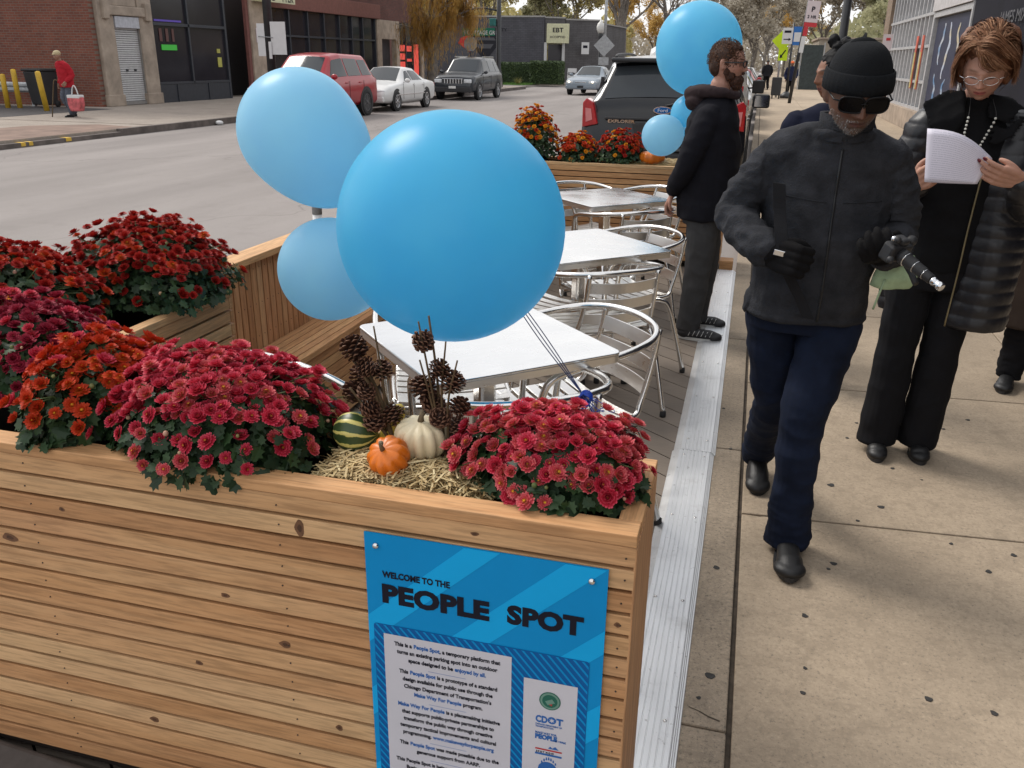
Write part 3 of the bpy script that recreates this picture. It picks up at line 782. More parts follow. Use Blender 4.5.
def mum(label, c, rad, h, kinds, n_bl, seed, size=1.0, fol=900, objs=100, lobes=None, name='potted_mum', drop=0, group='potted chrysanthemums', lean=(0,0), low=.25):
    """dome of blossoms over dark foliage; c is the middle of the root ball"""
    rr = random.Random(seed)
    root = thing(name, label, 'potted plant', c, 0, group)
    rx, ry = rad
    def surf(a, e, k=1.0):
        # e: elevation 0..1 (1 = top)
        bump_ = 1 + .10*math.sin(3*a + seed) + .07*math.sin(5*a + 2*seed + 3*e) + .16*noise.noise(Vector((math.cos(a)*2.2, math.sin(a)*2.2, e*2.5 + seed)))
        ce = math.cos(e*PI/2); se = math.sin(e*PI/2)
        return Vector((rx*bump_*ce*math.cos(a)*k + lean[0]*se, ry*bump_*ce*math.sin(a)*k + lean[1]*se, h*(.04 + .96*se)*k))
    # blossoms
    pts = []
    tries = 0
    mind = .026*size
    while len(pts) < n_bl and tries < n_bl*40:
        tries += 1
        a = rr.uniform(0, 2*PI); e = rr.random()**.75
        if e < low and rr.random() < .8: continue
        p = surf(a, e, rr.uniform(.93, 1.10) if rr.random() < .92 else rr.uniform(1.10, 1.22))
        if noise.noise(Vector((p.x*16 + seed, p.y*16, p.z*16))) < -.16 and rr.random() < .8: continue
        if all((p-q[0]).length > mind*.72 for q in pts[-400:]): pts.append((p, a, e))
    pts.sort(key=lambda q: q[0].y)
    big, rest = pts[:objs], pts[objs:]
    def orient(p, a, e):
        nrm = Vector((math.cos(a)*math.cos(e*PI/2)/rx, math.sin(a)*math.cos(e*PI/2)/ry, math.sin(e*PI/2)/h + 1.3)).normalized()
        nrm = (nrm + Vector((rr.uniform(-.4,.4), rr.uniform(-.4,.4), rr.uniform(-.1,.4)))).normalized()
        return Vector((0,0,1)).rotation_difference(nrm)
    def pick(p, a, e):
        tot = sum(w for _, w in kinds); r_ = rr.uniform(0, tot)
        for k_, w in kinds:
            r_ -= w
            if r_ <= 0: return rr.choice(KINDS_[k_])
        return rr.choice(KINDS_[kinds[0][0]])
    for p, a, e in big:
        o = bpy.data.objects.new('blossom', pick(p, a, e)); COL.objects.link(o); o.parent = root
        o.location = p; o.rotation_mode = 'QUATERNION'; o.rotation_quaternion = orient(p, a, e)
        s_ = size*rr.uniform(.70, 1.14); o.scale = (s_, s_, s_)
    if rest:
        mb = MB(); mats_ = []
        for p, a, e in rest:
            me = pick(p, a, e); mt_ = me.materials[0]
            if mt_ not in mats_: mats_.append(mt_)
            q = orient(p, a, e).to_matrix() * (size*rr.uniform(.82, 1.12))
            key = me.name
            if key not in _cache: _cache[key] = ([v.co.copy() for v in me.vertices], [tuple(f.vertices) for f in me.polygons], [d.value for d in me.attributes['tone'].data])
            vv, ff, tt = _cache[key]
            mb.add([q @ v + p for v in vv], ff, tt, mats_.index(mt_), True)
        o = mb.build('blossoms', mats_, root); o['kind'] = 'stuff'
    # foliage
    mb = MB(); st = MB()
    for i in range(int(fol*1.5)):
        a = rr.uniform(0, 2*PI); e = rr.random()**1.2; k = rr.uniform(.62, .985) if rr.random() < .82 else rr.uniform(.98, 1.06)
        p = surf(a, e, k)
        if rr.random() < .35: p.z *= rr.uniform(.1, 1)
        p.z -= drop*max(0, 1-e*3)
        nrm = Vector((math.cos(a), math.sin(a), .5 + e)) + Vector((rr.uniform(-.8,.8), rr.uniform(-.8,.8), rr.uniform(-.5,.7)))
        leaf(mb, p, nrm, rr.uniform(.017, .033)*(.8+.3*size), rr, min(1, max(0, rr.gauss(.45, .28))))
    for p, a, e in pts[::2]:
        b_ = Vector((p.x*.25, p.y*.25, 0)); m_ = b_.lerp(p, .6) + Vector((0,0,.03))
        st.tube([b_, m_, p - Vector((0,0,.003))], [.0022,.0018,.0012], 4)
    bdm = MB()
    for i in range(26):
        a = rr.uniform(0, 2*PI); e = rr.uniform(.05, .9); p = surf(a, e, rr.uniform(1.0, 1.07)); bdm.ball(p, .0045*rr.uniform(.7, 1.3), 6, tone=rr.random())
    bdm.build('buds', BUD, root)
    mb.build('foliage', M['leaf'], root); st.build('stems', M['stem'], root)
    pm = MB(); pr_ = min(rx, ry)*.62
    pm.lathe([(pr_*.8,-.13),(pr_,-.01),(pr_*1.04,-.01),(pr_*1.04,.004),(pr_*.9,.004)], n=24); pm.build('pot', POT, root)
    # leaves hiding the core
    return root
_cache = {}
mum('rounded crimson pink mum at the right end of the front planter, above the sign', (-.300, 1.440, .865), (.178,.118), .125, [('pink', 6), ('crimson', 5)], 300, 11, fol=1500, size=.92, low=.55)
mum('big crimson mum in the middle of the front planter, pink open blossoms spilling low', (-1.015, 1.430, .868), (.245,.18), .158, [('crimson', 8), ('pink', 3)], 460, 5, fol=2600, size=.92, drop=.02, low=.42)
mum('orange red mum between the crimson and the magenta ones in the front planter', (-1.295, 1.44, .872), (.155,.16), .165, [('orange', 9), ('crimson', 1)], 210, 8, fol=1300, size=1.0)
mum('deep magenta red mum at the left edge of the front planter', (-1.60, 1.55, .875), (.24,.19), .185, [('magenta', 9), ('crimson', 2)], 330, 15, fol=1500, size=.98)
mum('dark red mum with small double blossoms, nearest the bench back', (-1.87, 2.36, .875), (.27,.27), .215, [('red', 9), ('orange', 2)], 460, 21, fol=2200, size=1.0)
mum('dark red mum further left on the road side planter, behind the magenta one', (-2.08, 1.98, .875), (.27,.24), .19, [('red', 9), ('orange', 3)], 380, 27, fol=1400, size=1.0)
mum('golden orange mum just showing at the left picture edge', (-1.86, 1.74, .875), (.10,.10), .13, [('gold', 1)], 90, 31, fol=400, size=1.0, objs=90)
mum('golden orange mum, tallest one at the left end of the far planter', (-1.82, 7.42, .84), (.22,.19), .34, [('gold', 5), ('orange', 4)], 240, 41, fol=900, size=1.15, objs=0)
mum('orange mum in the middle of the far planter', (-1.43, 7.40, .82), (.18,.18), .19, [('gold', 3), ('orange', 6)], 180, 43, fol=800, size=1.1, objs=0)
mum('red mum on the far planter next to the straw and the small balloon', (-1.07, 7.40, .82), (.20,.19), .22, [('red', 6), ('orange', 5), ('gold', 1)], 190, 47, fol=900, size=1.1, objs=0)

# ------------------------------------------------------------------ straw, gourds and pine cones
STRAW = mat_ramp('straw', [(0, (.26,.16,.06)), (.5, (.56,.41,.19)), (1, (.76,.63,.36))], .6, spec=.4, amt=.2)
def straw(name, label, x0, x1, y0, y1, z0, hgt, n_, seed, over=True):
    rr = random.Random(seed); mb = MB()
    cx, cy = (x0+x1)/2, (y0+y1)/2
    def H(x, y):
        u = max(0, 1 - ((x-cx)/((x1-x0)/2))**4); v = max(0, 1 - ((y-cy)/((y1-y0)/2))**4)
        return z0 + hgt*math.sqrt(u*v)*(.8 + .25*noise.noise(Vector((x*9, y*9, seed))))
    k = 24; vs_ = []; fs = []
    for i in range(k+1):
        for j in range(k+1):
            x = x0+(x1-x0)*i/k; y = y0+(y1-y0)*j/k; vs_.append((x, y, H(x, y)-.006))
    for i in range(k):
        for j in range(k): fs.append((i*(k+1)+j, (i+1)*(k+1)+j, (i+1)*(k+1)+j+1, i*(k+1)+j+1))
    mb.add(vs_, fs, [rr.uniform(.0,.35) for _ in fs])
    for i in range(n_):
        x = rr.uniform(x0, x1); y = rr.uniform(y0, y1); a = rr.uniform(0, PI); L_ = rr.uniform(.02, .085); w_ = rr.uniform(.0009, .0021)
        d_ = Vector((math.cos(a), math.sin(a), rr.uniform(-.25,.25))); s_ = Vector((-math.sin(a), math.cos(a), rr.uniform(-.5,.5))).normalized()
        c_ = Vector((x, y, H(x, y) + rr.uniform(-.002, .010)))
        p0 = c_ - d_*L_/2; p2 = c_ + d_*L_/2; p1 = c_ + Vector((0,0,rr.uniform(-.004,.008)))
        for p in (p0, p2):
            xx = min(max(p.x, x0-.01), x1+.01); yy = min(max(p.y, y0-.002), y1); p.x, p.y = xx, yy
            p.z = max(p.z, H(min(max(xx,x0),x1), min(max(yy,y0),y1)) - .002)
        mb.add([p0-s_*w_, p0+s_*w_, p1+s_*w_, p1-s_*w_, p2+s_*w_, p2-s_*w_], [(0,1,2,3),(3,2,4,5)], min(1, max(0, rr.gauss(.55, .28))))
    return tag(mb.build(name, STRAW), label, 'straw', kind='stuff')
straw('straw', 'loose yellow straw heaped under the gourds in the front planter', -.76, -.40, 1.318, 1.53, .83, .055, 3200, 3)
straw('straw', 'loose straw bedding at the right end of the far planter', -1.02, -.25, 7.26, 7.56, .81, .035, 1500, 5)
def pumpkin(name, label, c, r, h, ribs, mt, stemmat, tilt=(0,0), depth=.10, group=None, stem=.02, n=72, sag=0):
    root = thing(name, label, 'pumpkin', c, 0, group)
    rot = (Matrix.Rotation(tilt[0], 3, 'X') @ Matrix.Rotation(tilt[1], 3, 'Y'))
    prof = []
    for i in range(25):
        th = PI*(.02 + .96*i/24)
        rr_ = math.sin(th)**.85; z = -math.cos(th)
        dip = .22*max(0, math.cos(min(PI/2, abs(PI-th)*1.6)))
        prof.append((r*rr_, h*.5*(z - (dip if z > 0 else -dip*.6))))
    mb = MB(); mb.lathe(prof, n=n, rib=lambda a: 1 - depth*abs(math.cos(a*ribs/2))**5, rot=rot)
    b = mb.build('flesh', mt, root)
    for v in b.data.vertices: pass
    sm_ = MB(); top = h*.5*.78
    q = [Vector((0,0,top-.006)), Vector((.002,.001,top+stem*.5)), Vector((.006,.004,top+stem))]
    sm_.tube([rot @ p for p in q], [r*.15, r*.09, r*.12], 7); sm_.build('stem', stemmat, root)
    return root
ORG = mat('orange_pumpkin_skin', (.66,.16,.010), .35, amt=.12, scale=14, bump=.08, bscale=90)
CRM = mat('cream_pumpkin_skin', (.74,.63,.42), .42, amt=.10, scale=10, bump=.06)
STM = mat('dry_stem', (.16,.12,.07), .8, amt=.3, bump=.4)
def gourd_mat():
    n = NT('striped_gourd_skin'); tc_ = n.node('ShaderNodeTexCoord')
    sp = n.node('ShaderNodeSeparateXYZ'); n.link(tc_.outputs['Object'], sp.inputs[0])
    an = n.math('ARCTAN2', sp.outputs['Y'], sp.outputs['Z'])
    ns_ = n.noise(tc_.outputs['Object'], 40, 3); 
    w_ = n.math('SINE', n.math('ADD', n.math('MULTIPLY', an, 10.0), n.math('MULTIPLY', ns_, 3.0)))
    c = n.ramp(w_, [(.30, (.035,.065,.02)), (.55, (.09,.13,.03)), (.62, (.52,.47,.12)), (.8, (.60,.52,.16))])
    return n.fin(c, .4, 0, .5)
GRD = gourd_mat()
pumpkin('pumpkin', 'small bright orange pumpkin lying tilted on the straw', (-.611, 1.375, .903), .042, .074, 10, ORG, STM, (R(38), R(-10)), group='gourds on the straw', depth=.15)
pumpkin('pumpkin', 'cream white pumpkin, the largest, standing on the straw behind the orange one', (-.574, 1.455, .915), .055, .092, 12, CRM, STM, (R(6), 0), group='gourds on the straw', depth=.15)
g = thing('striped_gourd', 'round green and yellow striped gourd beside the crimson mum', 'gourd', (-.719, 1.46, .903), 0, 'gourds on the straw')
mb = MB(); mb.ball((0,0,0), (.047,.042,.042), 40, rot=Matrix.Rotation(R(20), 3, 'Y'));
# ridged skin
for i, v in enumerate(mb.v):
    a = math.atan2(v[1], v[2]); f_ = 1 + .03*math.cos(10*a); mb.v[i] = (v[0], v[1]*f_, v[2]*f_)
mb.build('skin', GRD, g); mb = MB(); mb.tube([(.04,0,-.012),(.055,0,-.018)], [.007,.005], 8); mb.build('stem', STM, g)
g = thing('crookneck_gourd', 'small yellow and green gourd with a bent neck behind the cream pumpkin', 'gourd', (-.655, 1.49, .893), 0, 'gourds on the straw')
mb = MB(); mb.tube(smooth_path([(0,0,-.034),(0,0,-.015),(.003,0,.01),(.010,0,.038),(.020,-.004,.056),(.032,-.008,.060)], 5), [.014,.02,.026,.030,.032,.033,.032,.030,.027,.024,.021,.018,.016,.015,.014,.014,.015,.016,.017,.017,.016,.0155,.015,.012,.009,.004], 18)
mb.build('skin', mat('mottled_gourd', (.50,.38,.06), .45, amt=.6, scale=24), g); mb = MB(); mb.tube([(.032,-.008,.060),(.045,-.012,.058)], .004, 7); mb.build('stem', STM, g)
CONE = mat_ramp('pine_cone_scale', [(0, (.030,.012,.008)), (.5, (.085,.035,.021)), (1, (.19,.095,.055))], .65, spec=.3)
def cone_mesh(seed, r=.0275, h=.052):
    rr = random.Random(seed); mb = MB(); mb.ball((0,0,0), (r*.6, r*.6, h*.42), 12, tone=0)
    n_ = 62
    for i in range(n_):
        t_ = (i+.5)/n_; z = -1 + 2*t_; a = i*2.39996
        rad = math.sqrt(max(0, 1-z*z))
        out = Vector((math.cos(a)*rad, math.sin(a)*rad, z*.55+.25)).normalized()
        c_ = Vector((math.cos(a)*rad*r*.60, math.sin(a)*rad*r*.60, z*h*.42)); tip = c_ + out*r*(.58*(1-.3*abs(z)))*rr.uniform(.7,1.25)
        s_ = Vector((-math.sin(a), math.cos(a), 0)); w_ = r*.34*(.55+.5*rad)*rr.uniform(.8,1.15); u_ = out.cross(s_)
        if u_.z < 0: u_ = -u_
        p = [c_-s_*w_*.5, c_+s_*w_*.5, tip+s_*w_-u_*.001, tip+out*w_*.35, tip-s_*w_-u_*.001, tip+u_*w_*.45]
        mb.add(p, [(0,1,2,4),(2,3,4),(0,4,5),(1,5,2),(0,5,1),(5,4,3),(5,3,2)], [.15,.6,.3,.3,.3,.9,.9])
    return mb.mesh('pine_cone_scales', CONE)
CM = [cone_mesh(s) for s in range(3)]
TW = mat('twig_bark', (.10,.065,.03), .8, amt=.4, scale=60, bump=.4)
def cone_sticks(label, base, sticks, cones, seed):
    rr = random.Random(seed)
    root = thing('pine_cone_pick', label, 'decoration', base, 0, 'pine cone picks in the straw')
    for pts, r_ in sticks:
        mb = MB(); mb.tube(smooth_path(pts, 4), [r_*(1 - .5*i/(len(pts)*4-3)) for i in range(len(pts)*4-3)], 7)
        mb.build('stick', TW, root)
    for c_, s_ in cones:
        o = bpy.data.objects.new('pine_cone', rr.choice(CM)); COL.objects.link(o); o.parent = root; o.location = c_
        o.rotation_euler = (rr.uniform(-1,1), rr.uniform(-1,1), rr.uniform(0,6)); o.scale = (s_*.80,)*3

def picks(base, st, cn, label, seed, y):
    b = Vector((base[0], y, base[1]))
    sticks = []
    for i, (x, z, r_) in enumerate(st):
        e = Vector((x-b.x, rnd.uniform(-.02,.02), z-b.z)); m_ = e*.5 + Vector((rnd.uniform(-.008,.008), rnd.uniform(-.01,.01), 0))
        sticks.append(([(rnd.uniform(-.008,.008)+.01*(i-2)*.6, rnd.uniform(-.01,.01), -.05), m_, e], r_))
    cones = [((x-b.x, rnd.uniform(-.025,.015), z-b.z), s_) for x, z, s_ in cn]
    cone_sticks(label, b, sticks, cones, seed)
picks((-.643,.915), [(-.680,1.126,.003),(-.718,1.063,.005),(-.700,1.049,.006),(-.673,.998,.004),(-.726,1.002,.004)],
      [(-.711,1.085,1.05),(-.686,1.050,.8),(-.709,1.022,.95),(-.666,1.035,.85),(-.728,.984,.9),(-.692,.996,.75),(-.683,.962,.85),(-.679,.933,.95),(-.638,.949,.85)],
      'twig bunch with pine cones, beside the crimson mum, behind the striped gourd', 3, 1.475)
picks((-.523,.885), [(-.571,1.156,.003),(-.556,1.164,.0035),(-.568,1.082,.003),(-.522,1.117,.003),(-.493,1.088,.003)],
      [(-.567,1.114,.85),(-.539,1.056,.85),(-.572,1.018,1.0),(-.511,1.034,.95),(-.555,.985,.9),(-.532,.964,.85),(-.492,.992,.8),(-.502,.923,.95),(-.472,.910,1.0),(-.508,.873,1.0),(-.497,.946,.75),(-.482,.876,.8)],
      'tall twig bunch with pine cones between the cream pumpkin and the crimson pink mum', 6, 1.46)
pumpkin('pumpkin', 'orange pumpkin on the straw of the far planter under the small balloon', (-.80, 7.36, .865), .11, .13, 11, ORG, STM, (0,0), n=40)
# ------------------------------------------------------------------ blue welcome sign on the planter
def text_mesh(name, lines, mt, parent, off=0.0, depth=.0004, merge=True):
    """lines: (string, x, z, size, align, squeeze, weight) in the xz plane facing -Y; joined into one mesh"""
    bm = bmesh.new()
    for (st_, x, z, size, al, sq, wt) in lines:
        c = bpy.data.curves.new('tmp', 'FONT'); c.body = st_; c.size = size; c.align_x = al; c.offset = wt; c.extrude = depth/2; c.resolution_u = 3
        c.space_character = 1.0 + (wt/size*.9 if wt > .002 else 0)
        o = bpy.data.objects.new('tmp', c); COL.objects.link(o)
        dg = bpy.context.evaluated_depsgraph_get(); me = bpy.data.meshes.new_from_object(o.evaluated_get(dg))
        me.transform(Matrix.Translation((x, off, z)) @ Matrix.Rotation(PI/2, 4, 'X') @ Matrix.Scale(sq, 4, (1,0,0)))
        bm.from_mesh(me); bpy.data.objects.remove(o); bpy.data.meshes.remove(me); bpy.data.curves.remove(c)
    me = bpy.data.meshes.new(name); bm.to_mesh(me); bm.free(); me.materials.clear(); me.materials.append(mt)
    o = bpy.data.objects.new(name, me); COL.objects.link(o); o.parent = parent
    return o
_tw = {}
def text_w(st_, size, wt=0, sp=1.0):
    if (st_, wt) not in _tw:
        c = bpy.data.curves.new('tmp', 'FONT'); c.body = st_; c.size = 1.0; c.offset = 0
        o = bpy.data.objects.new('tmp', c); COL.objects.link(o); bpy.context.view_layer.update()
        _tw[(st_, wt)] = o.dimensions.x; bpy.data.objects.remove(o); bpy.data.curves.remove(c)
    return _tw[(st_, wt)] * size
def flat(name, col, rough=.5, **k): return mat(name, col, rough, amt=.04, **{**dict(spec=.15), **k})
SG_BLUE = flat('sign_blue', (.004,.27,.62), .38); SG_LIGHT = flat('sign_light_blue', (.008,.40,.82), .38); SG_DARK = flat('sign_dark_blue', (.006,.11,.36), .38)
SG_WHITE = flat('sign_white', (.62,.61,.66), .4); SG_INK = flat('sign_black_ink', (.012,.012,.022), .4); SG_TXB = flat('sign_text_blue', (.035,.14,.42), .4)
sg = thing('welcome_sign', 'blue printed welcome sign with white text panels screwed to the front planter', 'sign', (-.3895, 1.2665, .4955))
W2, H2 = .2275, .3055
mb = MB(); mb.bx(-W2, W2, -.004, 0, -H2, H2); mb.build('board', [SG_BLUE], sg)
y0 = -.0045
def flatpoly(mb, poly, y=y0, m=0):
    mb.add([(x, y, z) for x, z in poly], [tuple(range(len(poly)))], .5, m)
def band(mb, c, wd, slope, x0, x1, z0, z1, y, m=0):
    """stripe of points with  z - slope*x in [c-wd/2, c+wd/2]  clipped to a rectangle"""
    q = [(-2, -2*slope + c-wd/2), (2, 2*slope + c-wd/2), (2, 2*slope + c+wd/2), (-2, -2*slope + c+wd/2)]
    p = clip(q, x0, x1, z0, z1)
    if len(p) >= 3: mb.add([(x, y, z) for x, z in p], [tuple(range(len(p)))], .5, m)
mb = MB()
for c, wd in ((.305,.062),(.130,.068),(-.055,.05),(-.23,.075),(-.42,.07)): band(mb, c, wd, .93, -W2, W2, -H2, H2, y0)
mb.build('light_stripes', SG_LIGHT, sg)
# dark striped panel with rounded corners
def rrect(x0, x1, z0, z1, r, n=6):
    p = []
    for cx, cz, a0 in ((x1-r, z1-r, 0), (x0+r, z1-r, 90), (x0+r, z0+r, 180), (x1-r, z0+r, 270)):
        for k in range(n+1):
            a = R(a0 + 90*k/n); p.append((cx + r*math.cos(a), cz + r*math.sin(a)))
    return p
ZC = .4955; XC = -.3895
mb = MB(); flatpoly(mb, rrect(-.2165, .2035, -H2+.02, .1095, .006), y0-.0006); mb.build('striped_panel', SG_DARK, sg)
mb = MB(); c = -.8
while c < .5:
    band(mb, c, .0062, -1.15, -.2155, .2025, -H2+.021, .1085, y0-.0011); c += .0185
mb.build('panel_stripes', SG_BLUE, sg)
mb = MB(); flatpoly(mb, [(-.1965,-H2+.03),(.0585,-H2+.03),(.0585,.0895),(-.1965,.0895)], y0-.0016); mb.build('text_sheet', SG_WHITE, sg)
mb = MB(); flatpoly(mb, [(.0825,-.22),(.1845,-.22),(.1845,.0495),(.0825,.0495)], y0-.0016); mb.build('logo_sheet', SG_WHITE, sg)
text_mesh('heading', [('WELCOME TO THE', -.1935, .2155, .0182, 'LEFT', .84, .0007)], SG_INK, sg, y0-.0005)
def fit(st_, x0, x1, z, capz, wt):
    size = capz/.69; wd = text_w(st_, size)
    return (st_, x0, z, size, 'LEFT', (x1-x0)/wd*(.93 if wt > .002 else 1), wt)
text_mesh('title', [fit('PEOPLE', -.197, .0145, .1615, .0365, .0029), fit('SPOT', .049, .1895, .1640, .0355, .0029)], SG_INK, sg, y0-.0005)
rows = [[('This is a ',0),('People Spot',1),(', a temporary platform that',0)], [('turns an existing parking spot into an outdoor',0)], [('space designed to be ',0),('enjoyed by all.',1)], None,
        [('This ',0),('People Spot',1),(' is a prototype of a standard',0)], [('design available for public use through the',0)], [('Chicago Department of Transportation\'s',0)], [('Make Way For People',1),(' program.',0)], None,
        [('Make Way For People',1),(' is a placemaking initiative',0)], [('that supports public-private partnerships to',0)], [('transform the public way through creative',0)], [('temporary tactical improvements and cultural',0)], [('programming. ',0),('www.makewayforpeople.org',1)], None,
        [('This ',0),('People Spot',1),(' was made possible due to the',0)], [('generous support from AARP.',0)], None,
        [('This People Spot is being managed by the Chatham',0)], [('Business Association. ',0),('www.cbaworks.org',1)], None,
        [('SMOKING AND ALCOHOL PROHIBITED',1)], [('',0)]]
blk, blu = [], []; z = .0665; size = .0123; sq = .875; ru = MB()
for r_ in rows:
    if r_ is None:
        z += .004; ru.add([(-.107,y0-.0021,z),(-.031,y0-.0021,z),(-.031,y0-.0021,z+.0007),(-.107,y0-.0021,z+.0007)], [(0,1,2,3)]); z -= .0145; continue
    tot = sum(text_w(t_ + '|', size) - text_w('|', size) for t_, _ in r_ if t_) * sq
    x = -.069 - tot/2
    for t_, b in r_:
        if not t_: continue
        (blu if b else blk).append((t_, x, z, size, 'LEFT', sq, .00042)); x += (text_w(t_ + '|', size) - text_w('|', size)) * sq
    z -= .0172
text_mesh('body_text', blk, SG_INK, sg, y0-.0021); text_mesh('blue_text', blu, SG_TXB, sg, y0-.0021); ru.build('rules', SG_TXB, sg)
lg = MB(); cx, cz = .1335, .0065
def disc(mb, cx, cz, r, y, m, n=28): mb.add([(cx+r*math.cos(2*PI*k/n), y, cz+r*math.sin(2*PI*k/n)) for k in range(n)], [tuple(range(n))], .5, m)
SG_GRN = flat('seal_green', (.03,.14,.10)); SG_GRN2 = flat('seal_pale_green', (.16,.30,.24)); SG_RED = flat('logo_red', (.50,.05,.05))
disc(lg, cx, cz, .0205, y0-.0021, 0); disc(lg, cx, cz, .0185, y0-.0024, 1); disc(lg, cx, cz, .0145, y0-.0027, 0)
lg.add([(cx-.009, y0-.003, cz-.001),(cx+.004,y0-.003,cz+.006),(cx+.010,y0-.003,cz-.002),(cx-.004,y0-.003,cz-.009)], [(0,1,2,3)], .5, 1)
lg.add([(cx-.002, y0-.0033, cz-.007),(cx+.005,y0-.0033,cz-.005),(cx+.004,y0-.0033,cz-.010)], [(0,1,2)], .5, 2)
lg.build('city_seal', [SG_GRN, SG_GRN2, SG_RED], sg)
text_mesh('logo_text', [fit('CD', .107, .1285, -.046, .0145, .0009), fit('T', .1475, .159, -.046, .0145, .0009), ('CHICAGO DEPARTMENT OF', .107, -.053, .0050, 'LEFT', .8, .0001), ('TRANSPORTATION', .107, -.0585, .0050, 'LEFT', .8, .0001),
     ('MAKE WAY FOR', .107, -.0735, .0066, 'LEFT', .85, .0002), fit('PEOPLE', .107, .148, -.0855, .0098, .0009), ('ST / WALK', .146, -.0865, .0055, 'LEFT', .8, .0003)], SG_TXB, sg, y0-.0021)
mb = MB(); n_ = 24
mb.add([(.1385+(.0083 if k % 2 == 0 else .0083)*math.cos(2*PI*k/n_), y0-.0021, -.0378+.0083*math.sin(2*PI*k/n_)) for k in range(n_)], [tuple(range(n_))], .5, 0)
st5 = [(.1385+(.0058 if k % 2 == 0 else .0024)*math.sin(PI*k/6), y0-.0024, -.0378+(.0058 if k % 2 == 0 else .0024)*math.cos(PI*k/6)) for k in range(12)]
mb.add([tuple(p) for p in st5[::-1]], [tuple(range(12))], .5, 1)
mb.add([(.108,y0-.0021,-.112),(.160,y0-.0021,-.112),(.160,y0-.0021,-.1085),(.108,y0-.0021,-.1085)], [(0,1,2,3)], .5, 2)
mb.add([(.108,y0-.0021,-.124),(.160,y0-.0021,-.124),(.160,y0-.0021,-.1195),(.108,y0-.0021,-.1195)], [(0,1,2,3)], .5, 0)
mb.add([(.133,y0-.0021,-.106),(.137,y0-.0021,-.100),(.141,y0-.0021,-.104),(.147,y0-.0021,-.099),(.154,y0-.0021,-.106)], [(0,4,3,2,1)], .5, 0)
for k in range(7): mb.add([(.120+.0045*k, y0-.0021, -.146+.012*math.sin(PI*(k+.5)/7)),(.1235+.0045*k, y0-.0021, -.146+.012*math.sin(PI*(k+.5)/7)),(.1225+.0045*k, y0-.0021, -.141+.014*math.sin(PI*(k+.5)/7)),(.1205+.0045*k, y0-.0021, -.141+.014*math.sin(PI*(k+.5)/7))], [(0,1,2,3)], .5, 0)
disc(mb, .1335, -.158, .019, y0-.0021, 0)
mb.build('partner_logos', [SG_TXB, SG_WHITE, SG_RED], sg)
text_mesh('small_print', [('S P O T  N O W', .110, -.1185, .0055, 'LEFT', .9, .0002)], SG_INK, sg, y0-.0023)
for x, z in ((-.2045,.2805),(.1995,.2795),(-.2045,-.285),(.1995,-.285)):
    mb = MB(); mb.lathe([(.0065,0),(.0065,.0015),(.0045,.0045),(.001,.0055)], n=14, rot=Matrix.Rotation(PI/2, 3, 'X')); mb.build('screw', M['alu'], sg, loc=(x, -.0047, z))
# ------------------------------------------------------------------ vehicles
TYRE = mat('tyre_rubber', (.018,.018,.019), .85, amt=.3); RIM = metal('alloy_rim', (.55,.56,.58), .3, (5,5,5))
DRIM = mat('dark_rim', (.05,.05,.055), .4); CHROME = metal('chrome_trim', (.75,.76,.78), .15, (3,3,3)); BLKP = mat('black_plastic_trim', (.022,.022,.024), .55)
def paint(name, col, rough=.28, metal_=0.0, coat=.8): return mat(name, col, rough, metal_, amt=.06, scale=1.5, coat=coat*.4, spec=.35)
LAMP = mat('head_lamp_lens', (.62,.64,.66), .12, amt=.2, scale=9); REDL = mat('tail_lamp_red', (.40,.012,.016), .15, amt=.2, scale=14, coat=.6); REDL2 = mat('tail_lamp_pink', (.62,.22,.22), .2)
def interp(tab, y, k):
    if y <= tab[0][0]: return tab[0][k]
    for a, b in zip(tab[:-1], tab[1:]):
        if y <= b[0]:
            t = (y-a[0])/(b[0]-a[0]) if b[0] > a[0] else 1; return a[k]+(b[k]-a[k])*t
    return tab[-1][k]
